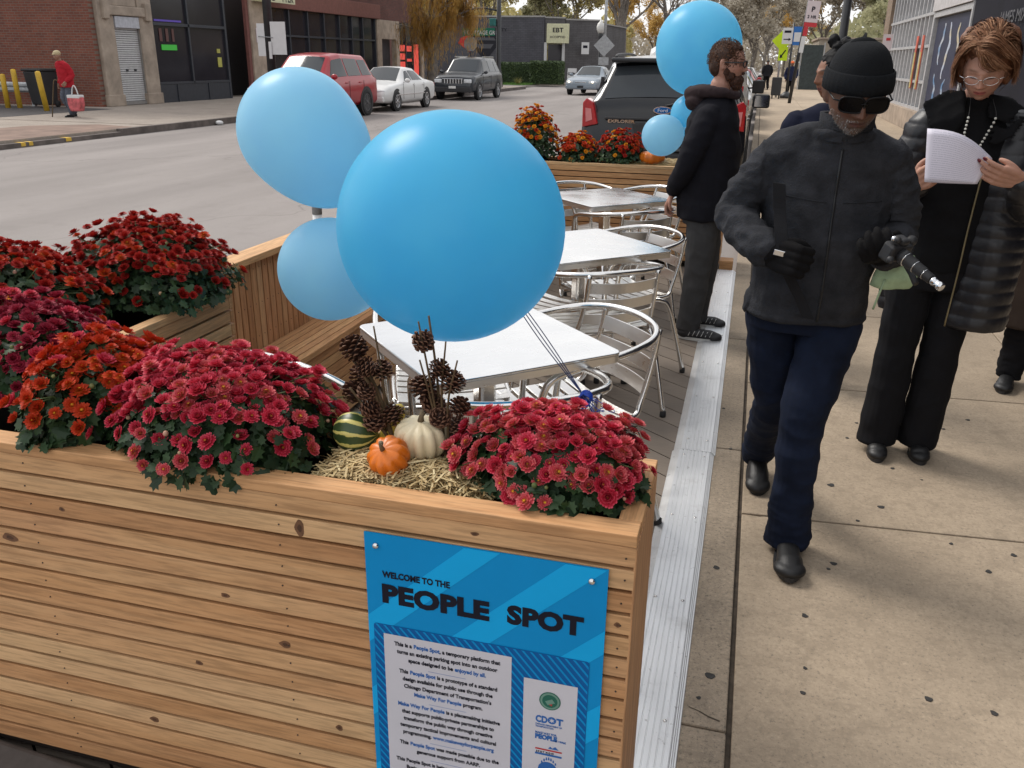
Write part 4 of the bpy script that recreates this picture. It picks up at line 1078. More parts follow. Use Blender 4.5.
def car(name, label, cat, loc, rz, tab, wheels, wr, body, rim=RIM, roof=None, group=None, panes=(), top_panes=(), extras=None, arch=.05):
    """tab rows: y, bottom z, belt z, top z, half width at the sill, half width at the top. wheels: (y, ...)"""
    root = thing(name, label, cat, loc, rz, group)
    def ring(y):
        z0, zb, zt, w, wt = [interp(tab, y, k) for k in range(1, 6)]
        return [(w*.90,z0),(w*.985,z0+.10),(w,z0+(zb-z0)*.55),(w*.985,zb-.04),(w*.955,zb),(wt+(w*.955-wt)*.45,zb+(zt-zb)*.5),(wt,zt-.06*min(1,(zt-zb)*4)),(wt*.90,zt-.012),(wt*.5,zt+.012),(0,zt+.018)]
    ys = sorted(set([r_[0] for r_ in tab] + [tab[0][0] + (tab[-1][0]-tab[0][0])*i/44 for i in range(45)]))
    mb = MB(); n_ = 0
    for y in ys:
        r_ = ring(y); full = [(x, y, z) for x, z in r_] + [(-x, y, z) for x, z in r_[-2::-1]]
        n_ = len(full); mb.v += full
    k = len(ys)
    def addf(f, m=0):
        mb.f.append(f); mb.t.append(.5); mb.m.append(m); mb.sm.append(True)
    for i in range(k-1):
        for j in range(n_-1):
            mm = 1 if (roof is not None and 6 <= j <= n_-8 and interp(tab, (ys[i]+ys[i+1])/2, 3) > max(r_[3] for r_ in tab) - .07) else 0
            addf((i*n_+j, (i+1)*n_+j, (i+1)*n_+j+1, i*n_+j+1), mm)
        addf((i*n_, i*n_+n_-1, (i+1)*n_+n_-1, (i+1)*n_))
    addf(tuple(range(n_))); addf(tuple((k-1)*n_+j for j in range(n_-1, -1, -1)))
    b = mb.build('body', [body, roof or body], root)
    def side(y, t_, off=.008):
        r_ = ring(y); p4, p6 = r_[4], r_[6]; p5 = r_[5]
        if t_ < .5: x = p4[0]+(p5[0]-p4[0])*t_*2; z = p4[1]+(p5[1]-p4[1])*t_*2
        else: x = p5[0]+(p6[0]-p5[0])*(t_-.5)*2; z = p5[1]+(p6[1]-p5[1])*(t_-.5)*2
        return x+off, z
    for (y0, y1, ya, yb, t0, t1) in panes:       # bottom y range, top y range
        for s in (-1, 1):
            pm = MB(); q = 8
            for i in range(q+1):
                for j in range(5):
                    t_ = t0+(t1-t0)*j/4; f_ = i/q; y = (y0+(y1-y0)*f_)*(1-j/4)+(ya+(yb-ya)*f_)*(j/4)
                    x, z = side(y, t_); pm.v.append((s*x, y, z))
            for i in range(q):
                for j in range(4):
                    a = i*5+j; pm.f.append((a, a+5, a+6, a+1)); pm.t.append(.5); pm.m.append(0); pm.sm.append(True)
            pm.build('window', M['glass'], root)
    for nm, y0, y1, f0, ff in top_panes:             # windscreen / rear window on the top surface
        pm = MB(); q = 8
        for i in range(q+1):
            y = y0+(y1-y0)*i/q; r_ = ring(y); wdt = r_[7][0]*(f0+(ff-f0)*i/q)
            for j in range(9):
                u = -1+2*j/8; z = r_[7][1]+(r_[9][1]-r_[7][1])*(1-u*u) + .012
                pm.v.append((wdt*u, y, z))
        for i in range(q):
            for j in range(8):
                a = i*9+j; pm.f.append((a, a+9, a+10, a+1)); pm.t.append(.5); pm.m.append(0); pm.sm.append(True)
        pm.build(nm, M['glass'], root)
    for wy in wheels:
        w_ = interp(tab, wy, 4)
        for s in (-1, 1):
            ar = MB(); ar.lathe([(wr+arch,-.012),(wr+arch,.006)], n=28, rot=Matrix.Rotation(s*PI/2, 3, 'Y'), smooth=False); ar.build('wheel_arch', BLKP, root, loc=(s*w_*.995, wy, wr+.03))
            wh = MB(); wh.lathe([(wr*.62,-.10),(wr*.96,-.10),(wr,-.07),(wr,.055),(wr*.95,.085),(wr*.68,.09),(wr*.66,.07)], n=30, rot=Matrix.Rotation(s*PI/2, 3, 'Y'))
            wo = wh.build('wheel', TYRE, root, loc=(s*(w_-.07), wy, wr))
            rm = MB(); rt = Matrix.Rotation(s*PI/2, 3, 'Y')
            rm.lathe([(wr*.66,.062),(wr*.66,.082),(wr*.60,.086),(wr*.58,.05),(.02,.05)], n=30, rot=rt)
            for q in range(7):
                a = 2*PI*q/7; rm.box(rt @ Vector((math.cos(a)*wr*.34, math.sin(a)*wr*.34, .064)), (wr*.52, wr*.12, .025), (rt @ Matrix.Rotation(a, 3, 'Z')))
            rm.lathe([(wr*.15,.05),(wr*.15,.085),(.01,.09)], n=14, rot=rt)
            rm.build('rim', rim, wo)
    if extras: extras(root, ring)
    return root
def boxes(root, name, mt, lst, bevel=.01):
    mb = MB()
    for b in lst: mb.bx(*b)
    return mb.build(name, mt, root, bevel=bevel)
def mirrors(root, y, z, w_, mt):
    for s in (-1, 1):
        mb = MB(); mb.ball((s*(w_+.11), y, z), (.105,.06,.075), 12); mb.tube([(s*(w_-.05), y+.02, z-.06), (s*(w_+.08), y, z-.02)], .022, 8)
        m_ = mb.build('mirror', mt, root)
def seams(root, ys, ring, z0, z1, mt):
    mb = MB()
    for y in ys:
        r_ = ring(y)
        for s in (-1, 1): mb.box((s*(r_[2][0]+.001), y, (z0+z1)/2), (.006,.012,(z1-z0)))
    mb.build('door_gaps', mt, root)
def handles(root, ys, ring, z, mt):
    for y in ys:
        r_ = ring(y)
        for s in (-1, 1):
            mb = MB(); mb.box((s*(r_[3][0]+.012), y, z), (.025,.16,.03)); mb.build('door_handle', mt, root, bevel=.006)
# --- red pickup-like suv, white sedan, dark suv across the road (front end towards us: local +Y is forward)
RED = paint('deep_red_paint', (.34,.014,.024)); WHT = paint('white_paint', (.66,.66,.65)); DGR = paint('charcoal_paint', (.028,.032,.038)); BLK = paint('black_paint', (.009,.010,.013), .2); SIL = paint('silver_blue_paint', (.22,.26,.30)); SILV = paint('silver_paint_and_roof_sheen', (.50,.51,.52), .3, .3)
suv_tab = [(-2.36,.50,.60,.66,.80,.74),(-2.34,.38,.92,.98,.90,.80),(-2.25,.34,1.08,1.16,.94,.76),(-2.0,.34,1.10,1.66,.965,.66),(-1.8,.34,1.10,1.74,.97,.68),(-.2,.34,1.08,1.78,.97,.70),(.35,.34,1.07,1.72,.97,.68),(1.12,.34,1.06,1.12,.97,.78),(2.0,.34,.98,1.04,.95,.76),(2.25,.36,.88,.95,.90,.72),(2.36,.42,.62,.70,.80,.66)]
suv_panes = [(-.25,.85,-.22,.42,.12,.88),(-1.20,-.33,-1.18,-.30,.12,.88),(-1.95,-1.28,-1.78,-1.25,.12,.85)]
suv_top = [('windscreen',.42,1.05,.92,.96),('rear_window',-2.19,-1.99,.92,.92)]
def suv_front(root, ring, grille=True):
    y = 2.30
    for s in (-1, 1):
        mb = MB(); mb.box((s*.68, y-.03, .80), (.34,.18,.15)); mb.build('headlight', LAMP, root, bevel=.03)
        mb = MB(); mb.lathe([(.06,0),(.06,.03)], n=14, rot=Matrix.Rotation(-PI/2, 3, 'X')); mb.build('fog_light', LAMP, root, loc=(s*.62, y+.06, .47))
    boxes(root, 'bumper', BLKP, [(-.84,.84,y-.1,y+.10,.34,.56)], .04)
    g = boxes(root, 'grille', BLKP, [(-.46,.46,y-.02,y+.055,.68,.90)], .01)
    boxes(g, 'grille_bars', CHROME, [(-.43+.13*i-.012, -.43+.13*i+.03, y+.045, y+.075, .70, .88) for i in range(7)] + [(-.47,.47,y+.04,y+.07,.885,.905)], .004)
    mirrors(root, .82, 1.16, .93, root_paint[root.name]); handles(root, (-.1,-1.0), ring, .98, root_paint[root.name]); seams(root, (.95,-.28,-1.25), ring, .5, 1.04, BLKP)
    boxes(root, 'plate', WHT, [(-.16,.16,y+.10,y+.115,.50,.60)], 0)
root_paint = {}
class _D(dict):
    def __missing__(s, k): return BLKP
root_paint = _D()
def far_dir(): return PI      # facing us (towards -Y)
def ex_red(root, ring): 
    root_paint[root.name] = RED; suv_front(root, ring)
def ex_dark(root, ring):
    root_paint[root.name] = DGR; suv_front(root, ring)
    boxes(root, 'roof_rails', CHROME, [(-.66,-.63,-1.7,.1,1.78,1.81),(.63,.66,-1.7,.1,1.78,1.81)], .006)
car('parked_suv', 'dark red suv parked across the road behind the upper pale blue balloon', 'car', (-12.92, 24.9, -.15), PI, suv_tab, (1.45,-1.42), .39, RED, rim=DRIM, panes=suv_panes, top_panes=suv_top, extras=ex_red, group='cars parked across the road').scale = (1, 1.05, 1.03)
car('parked_suv', 'charcoal suv with chrome barred grille parked behind the white sedan', 'car', (-12.9, 39.8, -.15), PI, suv_tab, (1.45,-1.42), .39, DGR, panes=suv_panes, top_panes=suv_top, extras=ex_dark, group='cars parked across the road')
sed_tab = [(-2.45,.42,.62,.70,.74,.66),(-2.40,.30,.86,.93,.84,.72),(-1.75,.27,.93,1.00,.90,.74),(-1.55,.26,.93,1.03,.90,.72),(-.85,.26,.93,1.38,.91,.58),(-.3,.26,.92,1.42,.91,.59),(.15,.26,.92,1.40,.91,.59),(.98,.26,.90,.95,.91,.74),(1.9,.28,.80,.86,.88,.70),(2.35,.30,.68,.74,.82,.62),(2.45,.36,.52,.58,.74,.58)]
def ex_sed(root, ring):
    pm = root.children[0].data.materials[0]
    y = 2.34
    for s in (-1, 1):
        mb = MB(); mb.box((s*.60, y-.04, .64), (.40,.20,.13), Matrix.Rotation(-s*.25, 3, 'Z')); mb.build('headlight', LAMP, root, bevel=.03)
        mb = MB(); mb.box((s*.68, -2.38, .78), (.30,.12,.16)); mb.build('tail_light', REDL, root, bevel=.02)
    boxes(root, 'bumper', pm, [(-.80,.80,y-.15,y+.13,.32,.50)], .05); boxes(root, 'grille', CHROME, [(-.30,.30,y+.04,y+.09,.58,.68)], .01)
    boxes(root, 'plate', BLKP, [(-.16,.16,y+.13,y+.145,.38,.48)], 0)
    mirrors(root, .72, .99, .88, pm); handles(root, (-.1,-1.0), ring, .84, pm); seams(root, (.9,-.1,-1.1), ring, .38, .9, BLKP)
    boxes(root, 'side_moulding', CHROME, [(-.918,-.905,-1.5,1.4,.52,.55),(.905,.918,-1.5,1.4,.52,.55)], 0)
sed_panes = [(-.05,.72,-.02,.22,.14,.88),(-1.05,-.12,-.78,-.09,.14,.88)]
sed_top = [('windscreen',.18,.93,.93,.96),('rear_window',-1.5,-.88,.96,.93)]
car('parked_sedan', 'white sedan parked across the road between the red and the charcoal suv', 'car', (-12.87, 30.4, -.15), PI, sed_tab, (1.45,-1.38), .33, WHT, panes=sed_panes, top_panes=sed_top, extras=ex_sed, group='cars parked across the road')
def ex_on(root, ring):
    ex_sed(root, ring)
    for s in (-1, 1):
        mb = MB(); mb.ball((s*.62, 2.40, .66), (.07,.03,.05), 10); mb.build('lit_lamp', LITL, root)
nl = NT('lit_head_lamp'); nl.b.inputs['Emission Color'].default_value = (1,.85,.6,1); nl.b.inputs['Emission Strength'].default_value = 2.0; LITL = nl.fin((.9,.85,.7), .3)
car('moving_car', 'dark silver car with lit headlamps driving towards us beyond the black suv', 'car', (-8.75, 48.5, -.15), PI - R(4), sed_tab, (1.45,-1.38), .33, SIL, panes=sed_panes, top_panes=sed_top, extras=ex_on)
# --- black suv parked just beyond the far planter, rear end towards us
blk_tab = [(-2.52,.42,.70,.74,.84,.78),(-2.50,.36,.92,.95,.95,.88),(-2.45,.34,1.05,1.10,1.0,.86),(-2.42,.34,1.14,1.245,1.0,.86),(-2.10,.34,1.14,1.63,1.0,.72),(-2.02,.34,1.14,1.705,1.0,.71),(-1.4,.34,1.12,1.735,1.0,.71),(-.2,.34,1.10,1.745,1.0,.71),(.4,.34,1.09,1.66,1.0,.70),(1.2,.34,1.07,1.14,1.0,.80),(2.0,.34,1.0,1.06,.98,.78),(2.3,.36,.9,.96,.92,.72),(2.5,.42,.62,.70,.80,.66)]
def ex_blk(root, ring):
    y = -2.50
    for s in (-1, 1):
        poly = [(.78,.98),(.975,.94),(.975,1.22),(.93,1.27),(.84,1.22)]
        mb = MB()
        pts = [(s*x, z) for x, z in poly]
        M_ = Matrix(((1,0,0,0),(0,0,1,-2.53),(0,1,0,0),(0,0,0,1)))
        mb.prism(pts if s > 0 else pts[::-1], 0, .22, M_); t_ = mb.build('tail_light', REDL, root, bevel=.012)
        mb = MB(); mb.prism([(s*x, z) for x, z in ((.85,1.03),(.93,1.0),(.94,1.16),(.87,1.15))][::s], -.006, .01, M_); mb.build('lamp_insert', REDL2, t_)
        boxes(root, 'd_pillar_trim', CHROME if False else BLK, [(s*.80-.02, s*.80+.02, -2.2, -2.15, 1.2, 1.5)], .005)
        boxes(root, 'reflector', REDL, [(s*.78-.09, s*.78+.09, -2.585, -2.57, .52, .56)], 0)
    boxes(root, 'tailgate_trim', BLKP, [(-.70,.70,-2.525,-2.46,1.035,1.065)], .01)
    boxes(root, 'bumper', BLKP, [(-.93,.93,-2.58,-2.40,.36,.70)], .05)
    boxes(root, 'bumper_step', paint('satin_charcoal', (.05,.052,.056)), [(-.88,.88,-2.60,-2.45,.70,.735)], .02)
    boxes(root, 'spoiler', BLK, [(-.70,.70,-2.24,-2.0,1.665,1.715)], .02)
    g = MB(); M_ = Matrix(((1,0,0,0),(0,0,1,-2.49),(0,1,0,0),(0,0,0,1)))
    g.prism([(-.30,.80),(.30,.80),(.36,1.0),(-.36,1.0)], -.03, .0, M_); g.build('plate_recess', BLKP, root, bevel=.01)
    p_ = boxes(root, 'plate', WHT, [(-.155,.155,-2.535,-2.525,.83,.97)], 0)
    text_mesh('plate_text', [('P 41 7250', 0, .862, .075, 'CENTER', .95, .001)], SG_TXB, p_, -2.537)
    # oval badge with script
    bd = MB(); n_ = 28
    bd.prism([(.115*math.cos(2*PI*i/n_), 1.150+.045*math.sin(2*PI*i/n_)) for i in range(n_)], -.02, 0, Matrix(((1,0,0,0),(0,0,1,-2.475),(0,1,0,0),(0,0,0,1))))
    bo = bd.build('badge', CHROME, root)
    bd = MB(); bd.prism([(.100*math.cos(2*PI*i/n_), 1.150+.034*math.sin(2*PI*i/n_)) for i in range(n_)], -.0215, -.0202, Matrix(((1,0,0,0),(0,0,1,-2.475),(0,1,0,0),(0,0,0,1))))
    bd.build('badge_field', SG_DARK, bo); text_mesh('badge_script', [('Ford', 0, 1.133, .052, 'CENTER', 1.25, .0006)], SG_WHITE, bo, -2.498)
    text_mesh('model_script', [('EXPLORER', -.66, 1.0, .05, 'LEFT', 1.4, .0008)], CHROME, root, -2.512)
    text_mesh('trim_script', [('4WD', .56, 1.0, .045, 'LEFT', 1.3, .0008)], CHROME, root, -2.512)
    for s in (-1, 1):
        mb = MB(); mb.tube(smooth_path([(s*.69,-1.9,1.72),(s*.70,-1.6,1.75),(s*.70,-.4,1.76),(s*.69,.1,1.72)], 5), .018, 8); mb.build('roof_rail', BLKP, root)
        mb = MB(); mb.bx(s*1.02, s*1.27, .70, .82, 1.06, 1.25); m_ = mb.build('mirror', BLKP, root, bevel=.03)
        mb = MB(); mb.bx(s*1.05, s*1.25, .692, .699, 1.08, 1.23); mb.build('mirror_glass', metal('mirror_glass_surface', (.7,.72,.74), .04, (1,1,1)) if s < 0 else bpy.data.materials['mirror_glass_surface'], m_)
    wp = MB(); wp.tube([(.02,-2.455,1.20),(.35,-2.40,1.26)], .012, 6); wp.build('rear_wiper', BLKP, root)
    handles(root, (-.1,-1.05), ring, 1.0, CHROME); seams(root, (1.0,-.25,-1.3), ring, .5, 1.06, BLKP)
car('parked_suv', 'black suv parked at our kerb right beyond the far planter, rear towards us', 'car', (-1.10, 13.45, -.15), 0, blk_tab, (1.46,-1.42), .40, BLK, roof=SILV, panes=[(-.25,.95,-.22,.48,.12,.88),(-1.22,-.33,-1.2,-.30,.12,.88),(-2.1,-1.30,-1.95,-1.28,.12,.85)], top_panes=[('windscreen',.48,1.12,.92,.96),('rear_window',-2.405,-2.115,.95,.97)], extras=ex_blk).scale = (1, 1, 1.045)  # silver roof paints the sky's reflection into the black suv's roof colour
# --- white van ahead of it and the kerbside row beyond
van_tab = [(-2.7,.45,.8,.9,.86,.8),(-2.66,.38,1.2,1.9,.96,.82),(-2.5,.36,1.2,2.02,.98,.82),(1.0,.36,1.2,2.02,.98,.82),(1.35,.36,1.18,1.95,.98,.80),(2.0,.36,1.1,1.2,.97,.82),(2.6,.38,.95,1.02,.9,.74),(2.75,.45,.7,.78,.8,.66)]
def ex_van(root, ring):
    for s in (-1, 1):
        boxes(root, 'tail_light', REDL, [(s*.86-.06, s*.86+.06, -2.72, -2.62, 1.0, 1.35)], .01)
        mb = MB(); mb.bx(s*1.04, s*1.30, 1.30, 1.42, 1.10, 1.38); mb.build('mirror', BLKP, root, bevel=.03)
        mb = MB(); mb.tube([(s*.95,1.45,1.2),(s*1.08,1.38,1.22)], .02, 8); mb.build('mirror_arm', BLKP, root)
    boxes(root, 'rear_window', M['glass'], [(-.72,.72,-2.72,-2.655,1.35,1.80)], .02); boxes(root, 'bumper', CHROME, [(-.9,.9,-2.85,-2.62,.42,.6)], .03)
    seams(root, (1.2,.1,-1.0), ring, .5, 1.9, BLKP)
car('parked_van', 'white van parked at our kerb just ahead of the black suv', 'van', (-1.20, 19.7, -.15), 0, van_tab, (1.75,-1.6), .37, WHT, panes=[(.2,1.25,.25,1.05,.1,.8)], top_panes=[('windscreen',1.38,1.95,.9,.94)], extras=ex_van)
row = [(26.0, SILV, 'silver sedan seen past the bearded man, first of the far kerbside row', 0), (32.2, WHT, 'white sedan second in the far kerbside row', 0), (38.5, SIL, 'grey blue sedan third in the far kerbside row', 0), (45, RED, 'red sedan fourth in the far kerbside row', 0), (52, BLK, 'black sedan fifth in the far kerbside row', 0), (60, WHT, 'white sedan at the far end of the kerbside row', 0)]
for y, pt, lb, _ in row:
    car('parked_sedan', lb, 'car', (-1.05 - (0 if y < 30 else .0), y, -.15), 0, sed_tab, (1.45,-1.38), .33, pt, panes=sed_panes, top_panes=sed_top, extras=ex_sed, group='cars along our kerb')

# ------------------------------------------------------------------ buildings across the road
BRK = brick('red_brown_brick', (.25,.085,.055), (.18,.065,.048), (.20,.15,.12)); BRKX = brick('red_brown_brick_side', (.25,.085,.055), (.18,.065,.048), (.20,.15,.12), axis='X')
BRK2 = brick('dark_plum_brick', (.155,.062,.052), (.115,.05,.045), (.12,.085,.07)); GRY = brick('painted_grey_brick', (.105,.105,.12), (.088,.088,.10), (.07,.07,.08), axis='X', scale=1.6); GRYY = brick('painted_grey_brick_side', (.13,.125,.13), (.11,.105,.11), (.09,.09,.09), axis='Y', scale=1.6)
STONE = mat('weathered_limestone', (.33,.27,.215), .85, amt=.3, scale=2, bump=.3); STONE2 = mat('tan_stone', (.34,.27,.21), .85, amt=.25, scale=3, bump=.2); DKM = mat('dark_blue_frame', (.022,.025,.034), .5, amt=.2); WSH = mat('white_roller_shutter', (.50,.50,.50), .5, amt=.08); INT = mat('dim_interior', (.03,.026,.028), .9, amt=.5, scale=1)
X0 = -20.0
b1 = thing('brick_building', 'red brick corner building with a white roller shutter in a stone bay', 'building', (-20, 25, 0))
def part(root, name, mt, lst, bevel=0, tone=None):
    mb = MB()
    for b in lst: mb.bx(b[0]-root.location.x, b[1]-root.location.x, b[2]-root.location.y, b[3]-root.location.y, b[4], b[5])
    return mb.build(name, mt, root, bevel=bevel)
part(b1, 'side_wall', BRKX, [(-34, -20.0, 24.1, 24.3, 0, 8)])
part(b1, 'front_wall', BRK, [(-20.2, -20.0, 24.302, 26.95, 3.6, 8)])
part(b1, 'pier', STONE, [(-20.15, -19.88, 24.322, 25.02, 0, 3.58), (-20.15, -19.88, 26.25, 26.95, 0, 3.58), (-20.15,-19.84,26.2,27.0,0,.35), (-20.15,-19.84,24.28,25.06,0,.35)], .02)
part(b1, 'lintel', STONE, [(-20.15, -19.80, 24.6, 26.7, 2.72, 3.0), (-20.12,-19.92,25.03,26.24,3.0,3.58), (-20.15,-19.76,24.5,24.75,2.6,3.15), (-20.15,-19.76,26.5,26.8,2.6,3.15)], .03)
part(b1, 'shutter_box', mat('pale_blue_grey_metal', (.42,.43,.47), .5), [(-20.1, -19.86, 25.06, 26.22, 2.36, 2.70)], .01)
mb = MB()
for i in range(34):
    z = .13 + i*.066; mb.bx(-.05, .03, .03, 1.18, z, z+.052)
sh = mb.build('roller_shutter', WSH, b1, loc=(0, .04, 0), bevel=.008); sh.location = (-.02, .05, 0)
part(b1, 'shutter_frame', mat('grey_frame', (.22,.21,.20), .7), [(-20.1, -19.93, 25.021, 25.07, 0, 2.36), (-20.1,-19.93,26.235,26.248,0,2.36), (-20.1,-19.93,25.07,26.2,.02,.12)])
part(b1, 'handles', BLKP, [(-19.985,-19.965,25.42,25.52,1.04,1.12),(-19.985,-19.965,25.82,25.92,1.04,1.12)])
part(b1, 'roof', STONE, [(-34,-19.9,24.05,27.0,8.002,8.2)])
b2 = thing('storefront_building', 'dark glazed storefront between stone piers, green neon in the window', 'building', (-20, 30, 0))
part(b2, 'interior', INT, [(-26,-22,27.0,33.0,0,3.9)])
part(b2, 'bulkhead', DKM, [(-20.1,-19.98,26.96,31.4,0,.62)])
part(b2, 'glazing', M['glass2'], [(-20.06,-20.04,26.97,31.4,.62,4.0)])
fr = [(-20.09,-19.96,26.96,27.06,.62,4.0),(-20.09,-19.96,29.0,29.09,.62,4.0),(-20.09,-19.96,31.32,31.44,0,4.0),(-20.09,-19.96,27.06,31.32,2.50,2.60),(-20.09,-19.96,27.06,31.32,.60,.68),(-20.085,-19.95,28.0,28.05,.0,.6),(-20.085,-19.95,29.9,29.95,0,.6)]
part(b2, 'frames', DKM, fr, .005)
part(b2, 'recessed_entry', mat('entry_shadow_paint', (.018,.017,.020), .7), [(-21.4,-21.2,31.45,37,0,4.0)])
part(b2, 'entry_door', DKM, [(-21.19,-21.15,31.6,32.9,0,2.6)])
part(b2, 'upper_wall', BRK2, [(-20.2,-20.0,26.952,33.1,4.002,8)])
part(b2, 'jamb', mat('red_brown_jamb', (.16,.06,.05), .8), [(-20.1,-19.97,32.92,33.12,0,4.0)])
def neon(name, col, st_):
    n = NT(name); n.b.inputs['Emission Color'].default_value = (*col, 1); n.b.inputs['Emission Strength'].default_value = st_; return n.fin(col, .4)
part(b2, 'neon_tube', neon('green_neon', (.04,.42,.04), .12), [(-20.03,-20.01,27.45,28.3,1.72,1.90)])
part(b2, 'neon_strip', neon('violet_neon', (.09,.05,.38), .08), [(-20.03,-20.01,27.2,28.7,2.64,2.70)])
part(b2, 'window_poster', mat('yellow_poster', (.40,.38,.08), .6), [(-20.03,-20.01,30.75,31.0,1.15,1.5),(-20.03,-20.01,30.75,30.95,1.65,1.8)])
part(b2, 'window_lettering', mat('faded_red_lettering', (.10,.04,.035), .6), [(-20.03,-20.015,27.4,27.55,2.0,2.42),(-20.03,-20.015,27.75,27.9,2.0,2.42),(-20.03,-20.015,28.1,28.22,2.0,2.42)])
b3 = thing('brick_building', 'long plum brick building with tall dark shop windows behind the red suv', 'building', (-20, 40, 0))
part(b3, 'pier', STONE2, [(-20.2,-19.9,33.13,34.75,0,4.1)], .02)
part(b3, 'sill_wall', BRK2, [(-20.15,-19.98,34.76,45.6,0,.55)])
part(b3, 'glazing', M['glass2'], [(-20.08,-20.06,34.76,45.6,.55,3.45)])
fr = [(-20.12,-19.95,y,y+.10,.55,3.45) for y in (34.76,36.3,38.0,39.6,41.2,42.6,43.9,45.45)] + [(-20.11,-19.96,34.8,45.5,2.35,2.43)]
part(b3, 'frames', DKM, fr, .005)
part(b3, 'upper_wall', BRK2, [(-20.25,-19.95,34.76,52.5,3.452,8)]); part(b3, 'band_course', mat('rust_brown_band', (.17,.065,.05), .8, amt=.2), [(-20.2,-19.85,34.76,46.0,3.46,4.15)], .02)
part(b3, 'end_bay', STONE2, [(-20.2,-19.9,45.61,46.2,0,3.45),(-20.2,-19.92,46.21,48.2,2.5,3.45),(-20.2,-19.9,48.21,48.7,0,3.45),(-20.2,-19.9,52.1,52.5,0,3.45)], .01)
part(b3, 'doorway', INT, [(-20.6,-20.3,46.2,48.2,0,2.5)]); part(b3, 'shop_glazing', M['glass2'], [(-20.1,-20.05,48.71,52.1,.3,3.4)])
part(b3, 'shop_frames', DKM, [(-20.12,-19.97,y,y+.1,.3,3.4) for y in (48.75,49.8,50.9,51.9)])
RS = neon('lit_red_sign', (.75,.08,.06), .35)
part(b3, 'red_window_sign', RS, [(-20.02,-20.0,48.9,49.7,z,z+.34) for z in (1.0,1.45,1.9)] + [(-20.02,-20.0,49.95,50.75,1.9,2.2),(-20.02,-20.0,49.95,50.75,1.35,1.5),(-20.02,-20.0,51.05,51.85,.6,2.3)])
part(b3, 'hanging_sign', mat('cream_sign_board', (.55,.54,.36), .5), [(-20.0,-19.75,33.3,34.35,3.62,4.1)])
sgn = thing('shop_sign', 'cream hanging shop sign with black capitals split by the black pole', 'sign', (-19.3, 33.8, 3.86))
mb = MB(); mb.bx(-.04,.04,-.65,1.9,-.26,.26); mb.build('board', bpy.data.materials['cream_sign_board'], sgn)
o = text_mesh('lettering', [('CUL', 0, 0, .42, 'LEFT', 1.0, .01), ('TTER', 1.35, 0, .42, 'LEFT', 1.0, .01)], SG_INK, sgn)
o.rotation_euler = (0, 0, PI/2); o.location = (.045, -.6, -.2)
# the far side building beyond the side street
b4 = thing('grey_building', 'low grey painted brick store on the corner beyond the side street', 'building', (-20, 66, 0))
mb = MB()
def wall(mb, pts, z0, z1, th=.25):
    for (xa, ya), (xb, yb) in zip(pts[:-1], pts[1:]):
        d_ = Vector((xb-xa, yb-ya, 0)); L_ = d_.length; n_ = Vector((-d_.y, d_.x, 0)).normalized()*th
        q = [(xa, ya), (xb, yb), (xb+n_.x, yb+n_.y), (xa+n_.x, ya+n_.y)]; mb.prism([(x+20, y-66) for x, y in q], z0, z1)
wall(mb, [(-25.4,64.5),(-15.25,64.5)], 0, 4.35); mb.build('front_wall', GRY, b4)
mb = MB(); wall(mb, [(-15.2,64.52),(-13.9,65.3)], 2.62, 4.3); wall(mb, [(-13.85,65.33),(-11.6,66.9)], 0, 4.2); wall(mb, [(-11.58,66.95),(-11.1,76)], 0, 4.0)
mb.build('corner_wall', GRYY, b4)
mb = MB(); wall(mb, [(-15.0,64.75),(-14.05,65.3)], .02, 2.6, .08); mb.build('doors', M['glass2'], b4)
mb = MB(); wall(mb, [(-15.22,64.45),(-15.05,64.55)], 0, 2.7, .12); wall(mb, [(-14.05,65.15),(-13.88,65.25)], 0, 2.7, .12); mb.build('door_jambs', WSH, b4)
mb = MB(); mb.bx(-25.5+20, -15.25+20, -1.55, -1.2, 4.36, 4.47); wall(mb, [(-15.2,64.46),(-13.88,65.24)], 4.31, 4.41, .3); wall(mb, [(-13.85,65.27),(-11.55,66.85)], 4.21, 4.31, .3); wall(mb, [(-11.5,66.9),(-11.02,76)], 4.01, 4.1, .3); mb.build('coping', mat('pale_coping', (.30,.29,.28), .8), b4)
# plain dark shield and red panel painted on the wall
mb = MB(); y_ = 64.488-66
mb.add([(x, y_, z) for x, z in ((-1.05,3.25),(1.45-.2,3.25),(1.75-.2,2.75),(.32,1.35),(-.9,2.75))], [(4,3,2,1,0)]); mb.build('wall_emblem', flat('emblem_dark', (.022,.022,.028)), b4)
mb = MB(); mb.add([(x, y_-.004, z) for x, z in ((-1.55,2.95),(-.75,3.25),(-.75,1.95),(-1.75,2.6))], [(3,2,1,0)]); mb.build('wall_emblem_red', flat('emblem_red', (.50,.03,.04)), b4)
mb = MB(); mb.add([(x, y_-.008, z) for x, z in ((-.62,3.0),(1.0,3.0),(1.15,2.8),(-.5,2.8))], [(3,2,1,0)]); mb.add([(x, y_-.008, z) for x, z in ((-.45,2.55),(.98,2.55),(.75,2.25),(-.15,2.25))], [(3,2,1,0)]); mb.build('emblem_bars', flat('emblem_grey', (.085,.085,.095)), b4)
text_mesh('wall_lettering', [('THE COMMUNITY', -1.0, 3.42, .30, 'LEFT', 1.2, .006)], bpy.data.materials['emblem_dark'], b4, y_)
es = thing('box_sign', 'square cream EBT sign box over the corner door of the grey store', 'sign', (-14.3, 64.7, 3.2)); 
mb = MB(); mb.bx(-.8,.8,-.12,.12,-.55,.75); mb.build('box', bpy.data.materials['cream_sign_board'], es, bevel=.02); text_mesh('lettering', [('EBT', 0, .18, .42, 'CENTER', 1.1, .012), ('ACCEPTED', 0, -.2, .2, 'CENTER', 1.1, .004)], SG_INK, es, -.125)
es.rotation_euler = (0,0,R(8))
